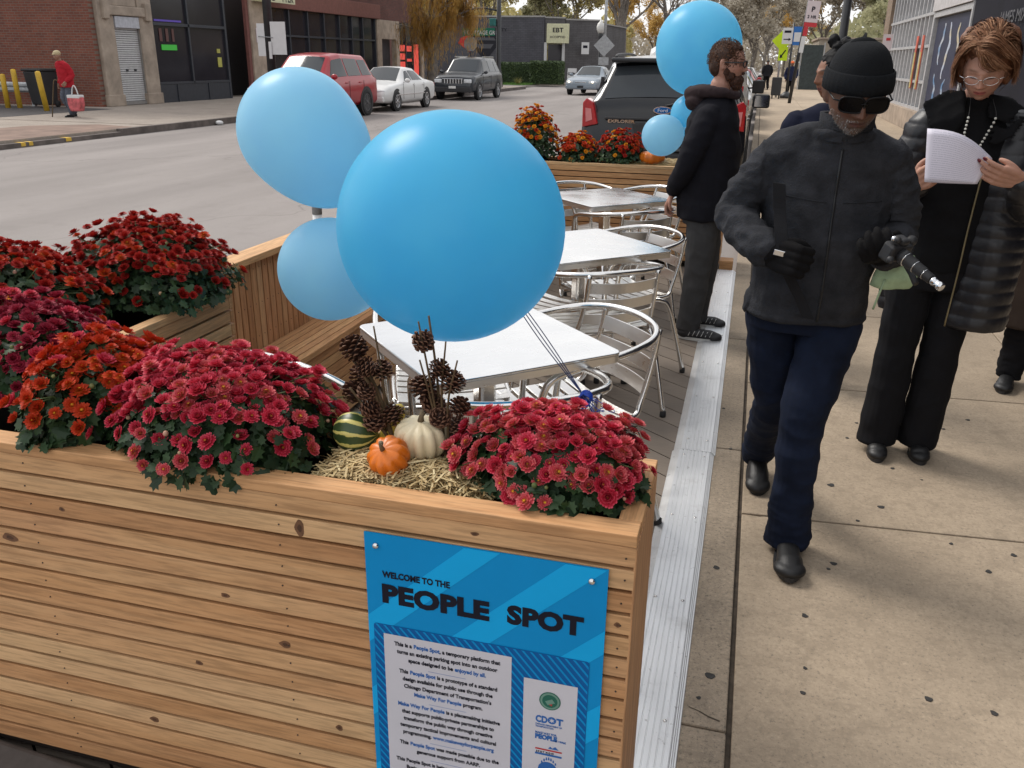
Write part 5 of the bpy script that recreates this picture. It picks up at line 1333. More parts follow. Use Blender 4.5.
b5 = thing('brick_building', 'low reddish brick building behind the orange tree, left of the grey store', 'building', (-32, 66, 0))
part(b5, 'wall', brick('faded_red_brick', (.20,.10,.085), (.165,.085,.075), (.14,.10,.09), axis='X', scale=1.5), [(-40,-25.45,64.6,66,0,4.2)]); part(b5, 'coping', STONE2, [(-40,-25.42,64.5,66.1,4.202,4.35)])
# ------------------------------------------------------------------ building on our side of the street, right
ALF = mat('grey_alu_mullion', (.44,.44,.45), .4, amt=.15); PAN = mat('pale_grey_panel', (.36,.36,.36), .5, amt=.15, scale=2)
r1 = thing('storefront_building', 'storefront row along our sidewalk with pale mullions and navy posters', 'building', (3.9, 20, 0))
part(r1, 'far_end_wall', brick('tan_brick', (.30,.22,.16), (.25,.18,.13), (.25,.21,.17)), [(3.85,4.3,32.4,33.6,0,6.0)])
part(r1, 'sill', STONE2, [(3.8,4.2,20.2,32.38,0,.5)], .01)
part(r1, 'panels', PAN, [(4.02,4.06,24.6,32.38,.5,3.0)]); part(r1, 'glazing', M['glass2'], [(4.02,4.06,20.2,24.58,.5,3.0)])
fr = [(3.92,4.02,24.6+.62*i,24.6+.62*i+.10,.5,5.0) for i in range(13)] + [(3.91,4.02,24.6,32.35,z,z+.07) for z in (.5,1.15,2.0,2.75)] + [(3.90,4.02,y,y+.12,.5,3.3) for y in (20.2,24.4)] + [(3.90,4.02,20.33,24.39,2.66,2.78)]
part(r1, 'mullions', ALF, fr)
part(r1, 'fascia', mat('white_fascia', (.48,.46,.46), .6, amt=.15), [(3.86,4.1,20.2,24.58,2.80,4.4)]); part(r1, 'upper_glass', M['glass2'], [(4.03,4.06,24.6,32.38,3.0,5.0)]); part(r1, 'parapet', PAN, [(3.9,4.3,20.2,32.38,5.002,6.0)])
NAVY = mat('navy_poster', (.018,.022,.055), .5); 
part(r1, 'navy_poster', NAVY, [(3.985,4.0,20.4,24.3,.55,2.64)])
ps = MB(); rr = random.Random(8)
for i, (y, cz, hh) in enumerate(((23.4,2.05,.9),(22.6,1.9,1.2),(23.5,1.0,.8),(21.5,1.9,1.1),(22.3,.95,.7))):
    k_ = 16; tn = rr.random(); L_, R_ = [], []
    for q in range(k_+1):
        z0_ = cz - hh/2 + hh*q/k_; yy = y + .16*math.sin(q*.35+i) + .04*math.sin(q*1.1); w_ = .10 + .12*math.sin(PI*q/k_) + .03*math.sin(q*2.1+i); L_.append((3.98-3.9, yy-20-w_/2, z0_)); R_.append((3.98-3.9, yy-20+w_/2, z0_))
    for q in range(k_): ps.add([L_[q], R_[q], R_[q+1], L_[q+1]], [(0,1,2,3)], min(1, max(0, tn+.15*math.sin(q*.9))))
ps.build('poster_art', mat_ramp('poster_art_colours', [(0,(.10,.22,.40)),(.4,(.50,.52,.56)),(.7,(.55,.45,.25)),(1,(.45,.5,.6))], .5), r1)
part(r1, 'red_banner', mat('red_yellow_banner', (.50,.10,.06), .6, amt=.5, scale=3), [(3.88,3.9,25.3,25.55,1.0,2.3),(3.88,3.9,26.2,26.45,1.0,2.3)]); part(r1, 'banner_text', mat('banner_yellow', (.42,.33,.12), .6, amt=.4, scale=9), [(3.872,3.879,25.33,25.52,1.02,1.9),(3.872,3.879,26.23,26.42,1.02,1.9)])
r2 = thing('dark_storefront', 'dark navy shop front with small pale lettering behind the reading woman', 'building', (3.9, 9, 0))
part(r2, 'wall', mat('dark_navy_front', (.010,.010,.017), .7, amt=.3, scale=1.5, spec=.15), [(3.92,4.3,-4,20.15,0,6)]); part(r2, 'window', M['glass2'], [(3.90,3.918,9.6,14.4,.6,2.9)])
part(r2, 'frame', BLKP, [(3.87,3.92,y,y+.08,.5,3.0) for y in (9.5,12,14.4)] + [(3.87,3.92,9.59,14.39,2.9,3.0)])
o = text_mesh('lettering', [("JAMES MIX", 0, 0, .27, 'LEFT', 1.3, .002), ('Hair Studio', .15, -.30, .20, 'LEFT', 1.4, .001)], mat('faded_grey_letters', (.10,.10,.11), .6), r2)
o.rotation_euler = (0, 0, -PI/2); o.location = (-.032, 17.7-9, 2.28)
# ------------------------------------------------------------------ street furniture
YEL = mat('yellow_bollard_paint', (.58,.36,.03), .55, amt=.2); GAL = mat('galvanised_steel', (.36,.37,.38), .45, .6, amt=.2); BLKM = mat('black_post_paint', (.022,.023,.026), .45, amt=.3)
for i, (x, y, h, lean, lb) in enumerate(((-21.95,22.35,.98,0,'leftmost yellow steel bollard by the guard rail'), (-21.65,22.5,1.12,-.02,'yellow bollard just right of the leftmost one, taller'), (-19.95,21.7,1.10,-.10,'leaning yellow bollard beside the old man in red'))):
    mb = MB(); mb.lathe([(.075,0),(.075,h-.05),(.06,h-.015),(.02,h)], n=18); o = mb.build('bollard', YEL); o.location = (x, y, 0); o.rotation_euler = (0, lean, 0); tag(o, lb, 'bollard', 'yellow bollards')
gr = thing('guard_rail', 'low galvanised guard rail behind the yellow bollards', 'guard rail', (-23.5, 23.4, 0))
mb = MB(); pf = [(0,.42),(.04,.47),(.04,.53),(0,.57),(.04,.61),(.04,.67),(0,.72)]
mb.add([(x, y, z) for x in (-4, 2.15) for y, z in [(-p, q) for p, q in pf]], [(i, i+1, 8+i, 7+i) for i in range(6)]); mb.build('rail', GAL, gr)
for x in (-3.5, -1.2, 1.5): MB().bx(x-.05, x+.05, .01, .11, 0, .7).build('post', GAL, gr)
bn_ = thing('wheelie_bin', 'black wheeled bin standing behind the old man in red', 'bin', (-21.35, 23.2, 0))
mb = MB(); 
vs_ = [(sx*w_, sy*w_*1.05, z) for z, w_ in ((.08,.25),(1.05,.33)) for sx, sy in ((-1,-1),(1,-1),(1,1),(-1,1))]
mb.add(vs_, [(3,2,1,0),(4,5,6,7)] + [(i,(i+1)%4,4+(i+1)%4,4+i) for i in range(4)]); mb.build('tub', BLKP, bn_, bevel=.03)
boxes(bn_, 'lid', BLKP, [(-.37,.37,-.38,.36,1.055,1.13)], .03)
for s in (-1, 1):
    mb = MB(); mb.lathe([(.10,-.025),(.10,.025)], n=18, rot=Matrix.Rotation(PI/2, 3, 'Y')); mb.build('wheel', TYRE, bn_, loc=(s*.24, .26, .10))
def sheet(root, name, mt, w_, h_, c, rz=0, poly=None, y=0):
    mb = MB(); p = poly or [(-w_/2,-h_/2),(w_/2,-h_/2),(w_/2,h_/2),(-w_/2,h_/2)]
    M_ = Matrix.Translation(c) @ Matrix.Rotation(rz, 4, 'Z') @ Matrix(((1,0,0,0),(0,0,-1,0),(0,1,0,0),(0,0,0,1)))
    mb.prism(p, -.003, .003, M_); return mb.build(name, mt, root)
SWH = flat('sign_face_white', (.60,.60,.60)); SRED = flat('sign_face_red', (.50,.05,.06)); SYG = flat('sign_face_yellow_green', (.55,.75,.03)); SBL = flat('sign_face_blue', (.04,.15,.42)); SGRN = flat('street_name_green', (.02,.16,.10)); SPINK = flat('sign_face_pinkish', (.60,.52,.53))
def globe_lamp(root, x, z, s=1.0, arm=True, y=0):
    mb = MB(); mb.lathe([(.05*s,-.55*s),(.09*s,-.40*s),(.17*s,-.10*s),(.12*s,-.06*s)], (x, y, z), 14); mb.build('lamp_holder', BLKM, root)
    mb = MB(); mb.lathe([(.15*s,-.06*s),(.235*s,.14*s),(.25*s,.30*s),(.19*s,.48*s),(.08*s,.58*s),(.03*s,.70*s)], (x, y, z), 18); mb.build('lamp_globe', mat('frosted_globe', (.66,.65,.62), .35, amt=.1), root)
lp = thing('lamp_post', 'black lamp post with acorn globe and green street name plate at the corner', 'lamp post', (-15.0, 51.9, 0))
mb = MB(); mb.lathe([(.26,0),(.26,.3),(.17,.9),(.14,1.0),(.13,8)], n=16); mb.build('post', BLKM, lp)
mb = MB(); mb.tube([(0,0,4.15),(-1.0,-.2,4.35),(-1.55,-.3,4.1),(-1.75,-.35,3.6)], .05, 8); mb.build('arm', BLKM, lp); globe_lamp(lp, -1.75, 4.05, 1.25, y=-.35)
sheet(lp, 'street_name_plate', SGRN, 2.0, .42, (-1.15,-.3,3.02)); text_mesh('plate_text', [('S COTTAGE GR', -.9, -.14, .30, 'LEFT', .9, .005)], SWH, lp).location = (-1.15, -.31, 3.02)
mb = MB(); mb.bx(-.55,-.15,-.2,.2,3.35,3.75); mb.build('signal_box', mat('teal_box', (.03,.16,.15), .5), lp, bevel=.03)
lp2 = thing('lamp_post', 'acorn globe lamp post beside the diamond sign behind the oncoming car', 'lamp post', (-10.9, 62.8, 0))
mb = MB(); mb.lathe([(.16,0),(.16,.25),(.10,.8),(.07,2.9)], n=14); mb.build('post', BLKM, lp2); globe_lamp(lp2, 0, 3.35, 1.15)
dp = thing('sign_post', 'grey utility pole carrying the back of a diamond sign', 'sign', (-10.5, 62.3, 0))
mb = MB(); mb.lathe([(.11,0),(.09,9)], n=12); mb.build('pole', GAL, dp); sheet(dp, 'diamond_sign', GAL, 0, 0, (-.0,-.13,2.5), poly=[(0,-.72),(.72,0),(0,.72),(-.72,0)]); sheet(dp, 'plate', GAL, .7, .5, (0,-.14,1.5))
sp_ = thing('stop_sign', 'back of an octagonal stop sign on the far corner', 'stop sign', (-16.3, 50.6, 0))
mb = MB(); mb.lathe([(.04,0),(.04,3.0)], n=8); mb.build('pole', BLKM, sp_); sheet(sp_, 'octagon', GAL, 0, 0, (0,-.05,2.35), poly=[(.42*math.cos(R(22.5+45*i)), .42*math.sin(R(22.5+45*i))) for i in range(8)])
bp = thing('utility_pole', 'black pole with paper notices behind the red suv', 'pole', (-14.95, 25.9, 0))
mb = MB(); mb.lathe([(.14,0),(.13,9)], n=14); mb.build('pole', BLKM, bp)
sheet(bp, 'notice', SWH, .52, .95, (.38,-.12,2.1)); sheet(bp, 'notice', SWH, .26, .95, (-.22,-.12,2.05)); mb = MB(); mb.tube([(-.30,-.15,2.15),(.2,-.15,2.12)], .012, 6); mb.build('wire', GAL, bp)
sheet(bp, 'torn_flyer', SWH, .10, .5, (.09,-.15,1.75))
wn = thing('wall_notice', 'small white and red notice on the stone pier', 'notice', (-19.88, 33.6, 2.35)); sheet(wn, 'card', SPINK, .34, .55, (0,0,0), R(90)); sheet(wn, 'mark', SRED, .12, .14, (.006,0,.1), R(90))
np_ = thing('parking_sign', 'small white sign on the grey store wall right of its door', 'sign', (-12.45, 65.6, 2.35)); sheet(np_, 'plate', SWH, .6, .8, (0,0,0), R(35)); sheet(np_, 'mark', SG_INK, .35, .18, (.0,-.012,.1), R(35))
sb = thing('sandwich_board', 'white sandwich board on the pavement by the grey store', 'sandwich board', (-12.9, 63.4, 0)); 
for s in (-1, 1):
    mb = MB(); mb.box((0, s*.16, .5), (.62,.03,1.0), Matrix.Rotation(s*.2, 3, 'X')); mb.build('panel', SWH, sb)
text_mesh('lettering', [('OPEN', 0, .58, .2, 'CENTER', 1.0, .01)], SG_INK, sb).location = (0,-.20,0)
# right sidewalk
p1 = thing('lamp_post', 'thick black post on our sidewalk behind the walking man', 'lamp post', (1.53, 20.0, 0)); mb = MB(); mb.lathe([(.17,0),(.17,.5),(.085,.9),(.078,7)], n=16); mb.build('post', BLKM, p1)
p2 = thing('parking_sign', 'tall thin pole with white and red parking signs beside the walking man', 'sign', (1.26, 39.5, 0))
def tilt(o, ry, rx=0): o.rotation_euler = (rx, ry, 0)
mb = MB(); mb.lathe([(.07,0),(.06,4.6)], n=10); mb.build('pole', BLKM, p2); tilt(p2, .075)
sheet(p2, 'parking_plate', SPINK, .50, .80, (.22,-.09,3.55)); sheet(p2, 'red_plate', SRED, .50, .16, (.22,-.09,3.06)); sheet(p2, 'narrow_plate_red', SRED, .17, .34, (.08,-.09,2.80)); sheet(p2, 'narrow_plate', SWH, .17, .62, (.06,-.09,2.30)); text_mesh('plate_text', [('P', 0, .0, .26, 'CENTER', 1, .01), ('2 HR', 0, -.25, .16, 'CENTER', 1, .005)], SG_INK, p2).location = (.22,-.10,3.55)
p3 = thing('crossing_sign', 'fluorescent yellow crossing signs on a pole in the distance', 'sign', (.80, 45.6, 0)); mb = MB(); mb.lathe([(.05,0),(.05,3.0)], n=10); mb.build('pole', GAL, p3)
sheet(p3, 'diamond_sign', SYG, 0, 0, (0,-.07,2.55), poly=[(0,-.47),(.47,0),(0,.47),(-.47,0)]); sheet(p3, 'arrow_plate', SYG, .42, .62, (.10,-.08,1.98)); sheet(p3, 'arrow', SG_INK, 0, 0, (.10,-.09,1.98), poly=[(-.13,-.20),(.0,-.16),(-.04,-.10),(.13,.14),(.09,.18),(-.08,-.06),(-.12,-.02)])
p4 = thing('bus_stop_sign', 'white arrow sign and blue bus stop sign side by side on a pole', 'sign', (1.24, 44.9, 0)); mb = MB(); mb.lathe([(.05,0),(.05,3.3)], n=10); mb.build('pole', BLKM, p4)
sheet(p4, 'arrow_sign', SWH, .46, .70, (-.24,-.08,2.75)); sheet(p4, 'arrow', SG_INK, 0, 0, (-.24,-.09,2.60), poly=[(-.16,-.02),(.06,-.02),(.06,-.07),(.17,.0),(.06,.07),(.06,.02),(-.16,.02)]); sheet(p4, 'arrow_band', SG_INK, .3, .10, (-.24,-.09,2.93)); sheet(p4, 'blue_sign', SBL, .42, .80, (.22,-.08,2.75)); sheet(p4, 'pictogram', SWH, .34, .4, (.22,-.09,2.70))
mb = MB(); mb.lathe([(.28,0),(.28,.12),(.10,.3)], n=12); mb.build('base', BLKM, p4)
ws = thing('wall_sign', 'small white and red sign on the tan wall end left of the mullions', 'sign', (3.83, 31.9, 2.25)); sheet(ws, 'plate', SPINK, .32, .48, (-.02,-.2,0), R(-20)); sheet(ws, 'mark', SRED, .13, .08, (-.02,-.215,.09), R(-20))
db = thing('tarped_fence', 'dark screened fence panel beside the distant beige wall', 'fence', (2.95, 60, 0)); boxes(db, 'screen', mat('dark_green_screen', (.035,.045,.045), .8, amt=.3), [(-.62,.62,-.05,.05,.0,2.62)]); boxes(db, 'posts', GAL, [(-.70,-.64,-.04,.04,0,2.75),(.64,.70,-.04,.04,0,2.75)])
bw = thing('beige_building', 'low beige block building at the far end of our sidewalk', 'building', (7.0, 63, 0)); boxes(bw, 'wall', mat('beige_block', (.30,.255,.20), .85, amt=.15), [(-3.6,6,-.2,8,0,3.0)]); boxes(bw, 'coping', STONE2, [(-3.7,6.1,-.3,8.1,3.002,3.12)])
tb = thing('newspaper_box', 'dark newspaper box at the foot of the distant sign poles', 'newspaper box', (.75, 44.0, 0)); boxes(tb, 'cabinet', BLKP, [(-.22,.22,-.2,.2,.15,.95)], .03); boxes(tb, 'legs', BLKP, [(-.18,-.12,-.05,.05,0,.149),(.12,.18,-.05,.05,0,.149)])
# hedges and lawn by the grey store
HG = mat_ramp('hedge_leaf', [(0,(.018,.035,.012)),(.5,(.04,.07,.022)),(1,(.08,.12,.035))], .7)
def hedge(label, x0, x1, y0, y1, h_, seed):
    rr = random.Random(seed); mb = MB(); mb.bx(x0+.08, x1-.08, y0+.08, y1-.08, 0, h_-.08, .2)
    for i in range(3800):
        f_ = rr.randrange(3); x = rr.uniform(x0, x1); y = rr.uniform(y0, y1); z = rr.uniform(0, h_)
        if f_ == 0: y = y0 + rr.uniform(-.04,.08)
        elif f_ == 1: z = h_ + rr.uniform(-.08,.05)
        else: x = x1 - rr.uniform(-.04,.08)
        c_ = Vector((x,y,z)); a = Vector((rr.uniform(-1,1), rr.uniform(-1,1), rr.uniform(-1,1))).normalized()*.05; b = a.orthogonal().normalized()*.04
        mb.add([c_-a, c_+b, c_+a, c_-b], [(0,1,2,3)], min(1, max(0, rr.gauss(.5,.25))))
    return tag(mb.build('hedge', HG), label, 'hedge', 'clipped hedges before the grey store')
hedge('clipped box hedge nearer the corner door of the grey store', -15.0, -12.95, 59.3, 61.0, 1.42, 1); hedge('clipped hedge further left along the grey store wall', -19.6, -15.2, 61.6, 62.8, 1.30, 2)
mb = MB(); rr = random.Random(5); mb.bx(-22, -14.6, 56.5, 59.2, 0, .02, .5)
for i in range(2500):
    x = rr.uniform(-22,-14.6); y = rr.uniform(56.5,59.2); a = rr.uniform(0,6.28); mb.add([(x,y,.02),(x+.04*math.cos(a),y+.04*math.sin(a),.02),(x+rr.uniform(-.03,.03),y,.02+rr.uniform(.05,.12))], [(0,1,2)], rr.random())
tag(mb.build('lawn', mat_ramp('lawn_grass', [(0,(.05,.12,.02)),(1,(.12,.22,.04))], .9)), kind='stuff')
tf = thing('grass_tuft', 'yellow ornamental grass tuft in front of the hedges', 'plant', (-15.3, 57.5, 0)); mb = MB()
for i in range(160):
    a = rr.uniform(0,6.28); r_ = rr.uniform(.2,.5); mb.add([(.05*math.cos(a),.05*math.sin(a),0),(.05*math.cos(a+.3),.05*math.sin(a+.3),0),(r_*math.cos(a),r_*math.sin(a),rr.uniform(.25,.55))], [(0,1,2)], rr.random())
mb.build('blades', mat_ramp('tuft_blades', [(0,(.14,.15,.04)),(1,(.34,.28,.10))], .8), tf)
lt_ = thing('litter', 'scrap of white litter lying by the far kerb', 'litter', (-13.75, 20.9, -.15)); mb = MB(); mb.ball((0,0,.06), (.12,.09,.06), 7); mb.build('paper_scrap', SWH, lt_)
# ------------------------------------------------------------------ trees
BARK = mat('grey_brown_bark', (.17,.15,.13), .9, amt=.4, scale=6, bump=.6, bscale=20, bdist=.02)
def leafmat(name, a, b, c): return mat_ramp(name, [(0, a), (.5, b), (1, c)], .7, trans=.4, spec=.1)
LF = {'orange': leafmat('orange_autumn_leaf', (.36,.22,.06), (.58,.37,.11), (.72,.50,.19)), 'yellow': leafmat('yellow_green_leaf', (.30,.26,.11), (.46,.40,.18), (.60,.53,.26)),
      'brown': leafmat('brown_hazy_leaf', (.34,.30,.24), (.47,.42,.34), (.58,.53,.43)), 'green': leafmat('olive_leaf', (.27,.27,.16), (.40,.39,.23), (.52,.50,.31))}
def tree(label, loc, h, spread, kind_, n_leaf, seed, trunk=.22, lsize=.16, weep=False, first=.28, name='street_tree', depth=4, group=None, lift=0):
    rr = random.Random(seed); root = thing(name, label, 'tree', loc, rr.uniform(0, 6), group)
    tb_ = MB(); lb_ = MB(); tips = []
    def grow(p, d_, L_, r_, lv):
        n_ = 4; pts = [p]; q = p.copy(); dd = d_.copy()
        for i in range(n_):
            dd = (dd + Vector((rr.uniform(-.16,.16), rr.uniform(-.16,.16), rr.uniform(-.05,.12)))).normalized(); q = q + dd*(L_/n_); pts.append(q.copy())
        (tb_ if lv == 0 else lb_).tube(pts, [r_*(1-.42*i/n_) for i in range(n_+1)], 8 if lv < 2 else 4, caps=False)
        if lv >= depth: tips.append((pts[2], pts[-1], dd)); return
        for i in range(3 if lv else 5):
            t_ = rr.uniform(.5, 1) if lv else .55+.45*i/4
            k_ = min(n_-1, int(t_*n_)); b_ = pts[k_].lerp(pts[k_+1], t_*n_-k_) if k_ < n_ else pts[-1]
            a = rr.uniform(0, 6.28) + i*2.1; tilt_ = rr.uniform(.45, .95)
            nd = (dd*math.cos(tilt_) + (Matrix.Rotation(a, 3, dd) @ dd.orthogonal().normalized())*math.sin(tilt_)*spread); nd.z += .12
            grow(b_, nd.normalized(), L_*rr.uniform(.58,.78), r_*.52, lv+1)
        tips.append((pts[-2], pts[-1], dd))
    grow(Vector((0,0,-.1)), Vector((rr.uniform(-.05,.05), rr.uniform(-.05,.05), 1)).normalized(), h*first*1.55, trunk, 0)
    tb_.build('trunk', BARK, root); lb_.build('branches', BARK, root)
    lf = MB()
    if n_leaf:
        for i in range(n_leaf):
            a_, b_, d_ = rr.choice(tips); t_ = rr.uniform(-.3, 1.25); c_ = a_.lerp(b_, t_) + Vector((rr.gauss(0,.22), rr.gauss(0,.22), rr.gauss(0,.2)))*h*.07
            if weep: c_.z -= abs(rr.gauss(0, .8))
            s_ = lsize*rr.uniform(.6, 1.3); u_ = Vector((rr.uniform(-1,1), rr.uniform(-1,1), rr.uniform(-1,1))).normalized()*s_; v_ = u_.orthogonal().normalized()*s_*.6
            if weep: u_ = Vector((rr.uniform(-.3,.3), rr.uniform(-.3,.3), -1)).normalized()*s_*1.5; v_ = u_.orthogonal().normalized()*s_*.3
            lf.add([c_-u_, c_+v_, c_+u_, c_-v_], [(0,1,2,3)], min(1, max(0, rr.gauss(.5,.26))))
        lf.build('crown', LF[kind_], root)
    return root
tree('drooping golden orange street tree behind the white sedan', (-16.4, 44.3, 0), 6.6, 1.0, 'orange', 15000, 4, trunk=.34, lsize=.085, weep=True, first=.25)
tree('bare twiggy tree right of the grey store, above the black suv', (-11.8, 80, 0), 13, .75, 'brown', 900, 9, trunk=.36, lsize=.08, depth=5, first=.26)
tree('second bare tree beside the first, nearer the far balloon', (-8.9, 84, 0), 12, .8, 'brown', 1500, 12, trunk=.30, lsize=.09, depth=5, first=.24)
bk_ = [(-34,84,13,'yellow','yellow green tree above the roof of the reddish building'),(-28,88,14,'yellow','tall yellow tree above the shield on the grey store'),(-23,90,13,'green','olive tree above the middle of the grey store roof'),(-18,88,14,'yellow','yellow tree above the EBT sign'),(-15,96,15,'orange','orange tinged tree behind the right end of the grey store'),(-40,80,12,'orange','orange tree far left behind the brick shops')]
for i, (x, y, h_, kd, lb) in enumerate(bk_): tree(lb, (x, y, 0), h_, .8, kd, 5200, 50+i, trunk=.3, lsize=.17, first=.22, group='autumn trees behind the grey store')
rt_ = [(-13.5,118,12,'orange','small orange tree where the street fades out, left of the cars'),(-.6,66,9.5,'brown','brown street tree overhanging the kerbside row, nearest'),(.2,84,11,'brown','second brown street tree along our kerb'),(2.4,110,13,'orange','orange brown tree beyond the crossing signs'),(5.5,88,14,'brown','tall brown tree behind the dark fence screen'),(9.5,78,12,'green','olive tree above the beige building'),(13,84,13,'brown','bare brownish tree right of the beige building'),(-6,130,14,'brown','hazy tree at the far left side of the street end'),(1,150,16,'brown','hazy tree closing the far end of the street')]
for i, (x, y, h_, kd, lb) in enumerate(rt_): tree(lb, (x, y, 0), h_, .85, kd, 9000 if i in (1,2,4) else 6000, 70+i, trunk=.17, lsize=.10 if i < 3 else .15, first=.20, depth=4, group='autumn trees along the street')

# far woods closing the gaps low down
def woods(label, x0, x1, y0, y1, h_, n_, kd, seed):
    rr = random.Random(seed); mb = MB()
    for i in range(n_):
        x = rr.uniform(x0, x1); y = rr.uniform(y0, y1); top = h_*(.65 + .45*noise.noise(Vector((x*.09, y*.05, seed)))+.12*math.sin(x*.7)); z = rr.uniform(0, 1)**.8*top
        c_ = Vector((x, y, z)); s_ = rr.uniform(.22,.55); u_ = Vector((rr.uniform(-1,1), rr.uniform(-1,1), rr.uniform(-1,1))).normalized()*s_; v_ = u_.orthogonal().normalized()*s_*.6
        mb.add([c_-u_, c_+v_, c_+u_, c_-v_], [(0,1,2,3)], min(1, max(0, rr.gauss(.5,.26))))
    tag(mb.build('distant_woods', LF[kd]), label, kind='stuff')
woods('brown woods closing the street end', -45, 45, 165, 190, 11, 16000, 'brown', 3)
woods('yellow woods behind the grey store', -60, -16, 104, 118, 9, 14000, 'yellow', 5)
woods('olive brown woods behind the beige building', 5, 45, 95, 112, 10, 9000, 'green', 7)
# ------------------------------------------------------------------ people
V = Vector
def union(name, shapes, voxel, mt, parent=None, smooth=2, disp=None, paint_=None, loc=None):
    """joins overlapping forms into one continuous skin"""
    mb = MB()
    for s in shapes:
        k = s[0]
        if k in ('c', 'f'):      # tapered limb through points with radii; 'f' ends in an open-looking flat hem
            _, pts, rs = s[:3]; fl = s[3] if len(s) > 3 else None
            P = [V(p) for p in pts]
            if len(P) > 2:
                n0 = len(P); P2 = smooth_path(P, 4); R2 = []
                for i in range(len(P2)):
                    f_ = i/4; a = min(int(f_), n0-1); b = min(a+1, n0-1); R2.append(rs[a]+(rs[b]-rs[a])*(f_-a))
                P, rs = P2, R2
            d0 = (P[0]-P[1]).normalized(); d1 = (P[-1]-P[-2]).normalized()
            pts2 = [P[0]+d0*rs[0]*.95, P[0]+d0*rs[0]*.7] + P + [P[-1]+d1*rs[-1]*.7, P[-1]+d1*rs[-1]*.95]
            rr2 = [rs[0]*.3, rs[0]*.72] + list(rs) + [rs[-1]*.72, rs[-1]*.3]
            if k == 'f': pts2, rr2 = pts2[:-2], rr2[:-2]
            mb.tube(pts2, rr2, 18, flat=fl)
        elif k == 'e': mb.ball(s[1], s[2], 24, rot=s[3] if len(s) > 3 else None)
        elif k == 'l':    # stacked ellipse rings: (centre, rx, ry, turn)
            rings = s[1]; n = 32; vs_ = []; fs = []
            for c_, rx, ry, a_ in rings:
                for j in range(n):
                    t = 2*PI*j/n; x, y = rx*math.cos(t), ry*math.sin(t)
                    vs_.append((c_[0]+x*math.cos(a_)-y*math.sin(a_), c_[1]+x*math.sin(a_)+y*math.cos(a_), c_[2]))
            for i in range(len(rings)-1):
                for j in range(n): fs.append((i*n+j, i*n+(j+1)%n, (i+1)*n+(j+1)%n, (i+1)*n+j))
            fs += [tuple(range(n-1,-1,-1)), tuple((len(rings)-1)*n+j for j in range(n))]; mb.add(vs_, fs, .5, 0, True)
        elif k == 'm': mb.add(s[1], s[2], .5, 0, True)
    o = mb.build('tmp', mt)
    r_ = o.modifiers.new('r', 'REMESH'); r_.mode = 'VOXEL'; r_.voxel_size = voxel; r_.use_smooth_shade = True
    if smooth: m_ = o.modifiers.new('s', 'SMOOTH'); m_.iterations = smooth; m_.factor = .5
    dg = bpy.context.evaluated_depsgraph_get(); me = bpy.data.meshes.new_from_object(o.evaluated_get(dg))
    old = o.data; bpy.data.objects.remove(o); bpy.data.meshes.remove(old)
    me.name = name
    if disp:
        ns_ = [v.normal.copy() for v in me.vertices]
        for v, nn_ in zip(me.vertices, ns_): v.co = v.co + nn_*disp(v.co, nn_)
    if paint_:
        at = me.color_attributes.new('col', 'FLOAT_COLOR', 'POINT')
        for i, v in enumerate(me.vertices): at.data[i].color = (*paint_(v.co), 1)
    me.polygons.foreach_set('use_smooth', [True]*len(me.polygons))
    if not me.materials: me.materials.append(mt)
    ob = bpy.data.objects.new(name, me); COL.objects.link(ob)
    if parent is not None:
        ob.parent = parent; ob.matrix_parent_inverse = parent.matrix_world.inverted() if False else Matrix.Identity(4)
    return ob
def folds(amp, sx, sz, seed=0, fine=.25):
    def f(p, n):
        a = noise.noise(V((p.x*sx+seed, p.y*sx, p.z*sz))); b = noise.noise(V((p.x*sx*2.3, p.y*sx*2.3+seed, p.z*sz*2.1)))
        c_ = noise.noise(V((p.x*sx*.7+(p.z*sx*.8), p.y*sx*.7, p.z*sz*.8+5)))
        return amp*((1-abs(a)*2.4)*.6 + (1-abs(c_)*2.4)*.4) + amp*fine*b
    return f
def skin_mat(name, amt=.1):
    n = NT(name); a = n.node('ShaderNodeAttribute', attribute_name='col'); v = n.coord()
    c = n.mix(a.outputs['Color'], n.ramp(n.noise(v, 45, 4), [(.3, .86), (.7, 1.)]), 1.0, 'MULTIPLY')
    n.bump(n.noise(v, 260, 3), .10, .001)
    n.b.inputs['Subsurface Weight'].default_value = .08; n.b.inputs['Subsurface Radius'].default_value = (.01,.004,.002)
    return n.fin(c, .5, 0, .35)
SKIN = skin_mat('skin')
def cloth(name, col, scale=420, bump=.35, rough=.92, amt=.12, weave=None, bd=.0012): return mat(name, col, rough, amt=amt, scale=14, bump=bump, bscale=scale, spec=.15, bdist=bd)
def frame_of(fwd, up=(0,0,1)):
    y = V(fwd).normalized(); x = y.cross(V(up)).normalized(); z = x.cross(y)
    return Matrix((x, y, z)).transposed()     # local x right, y forward, z up
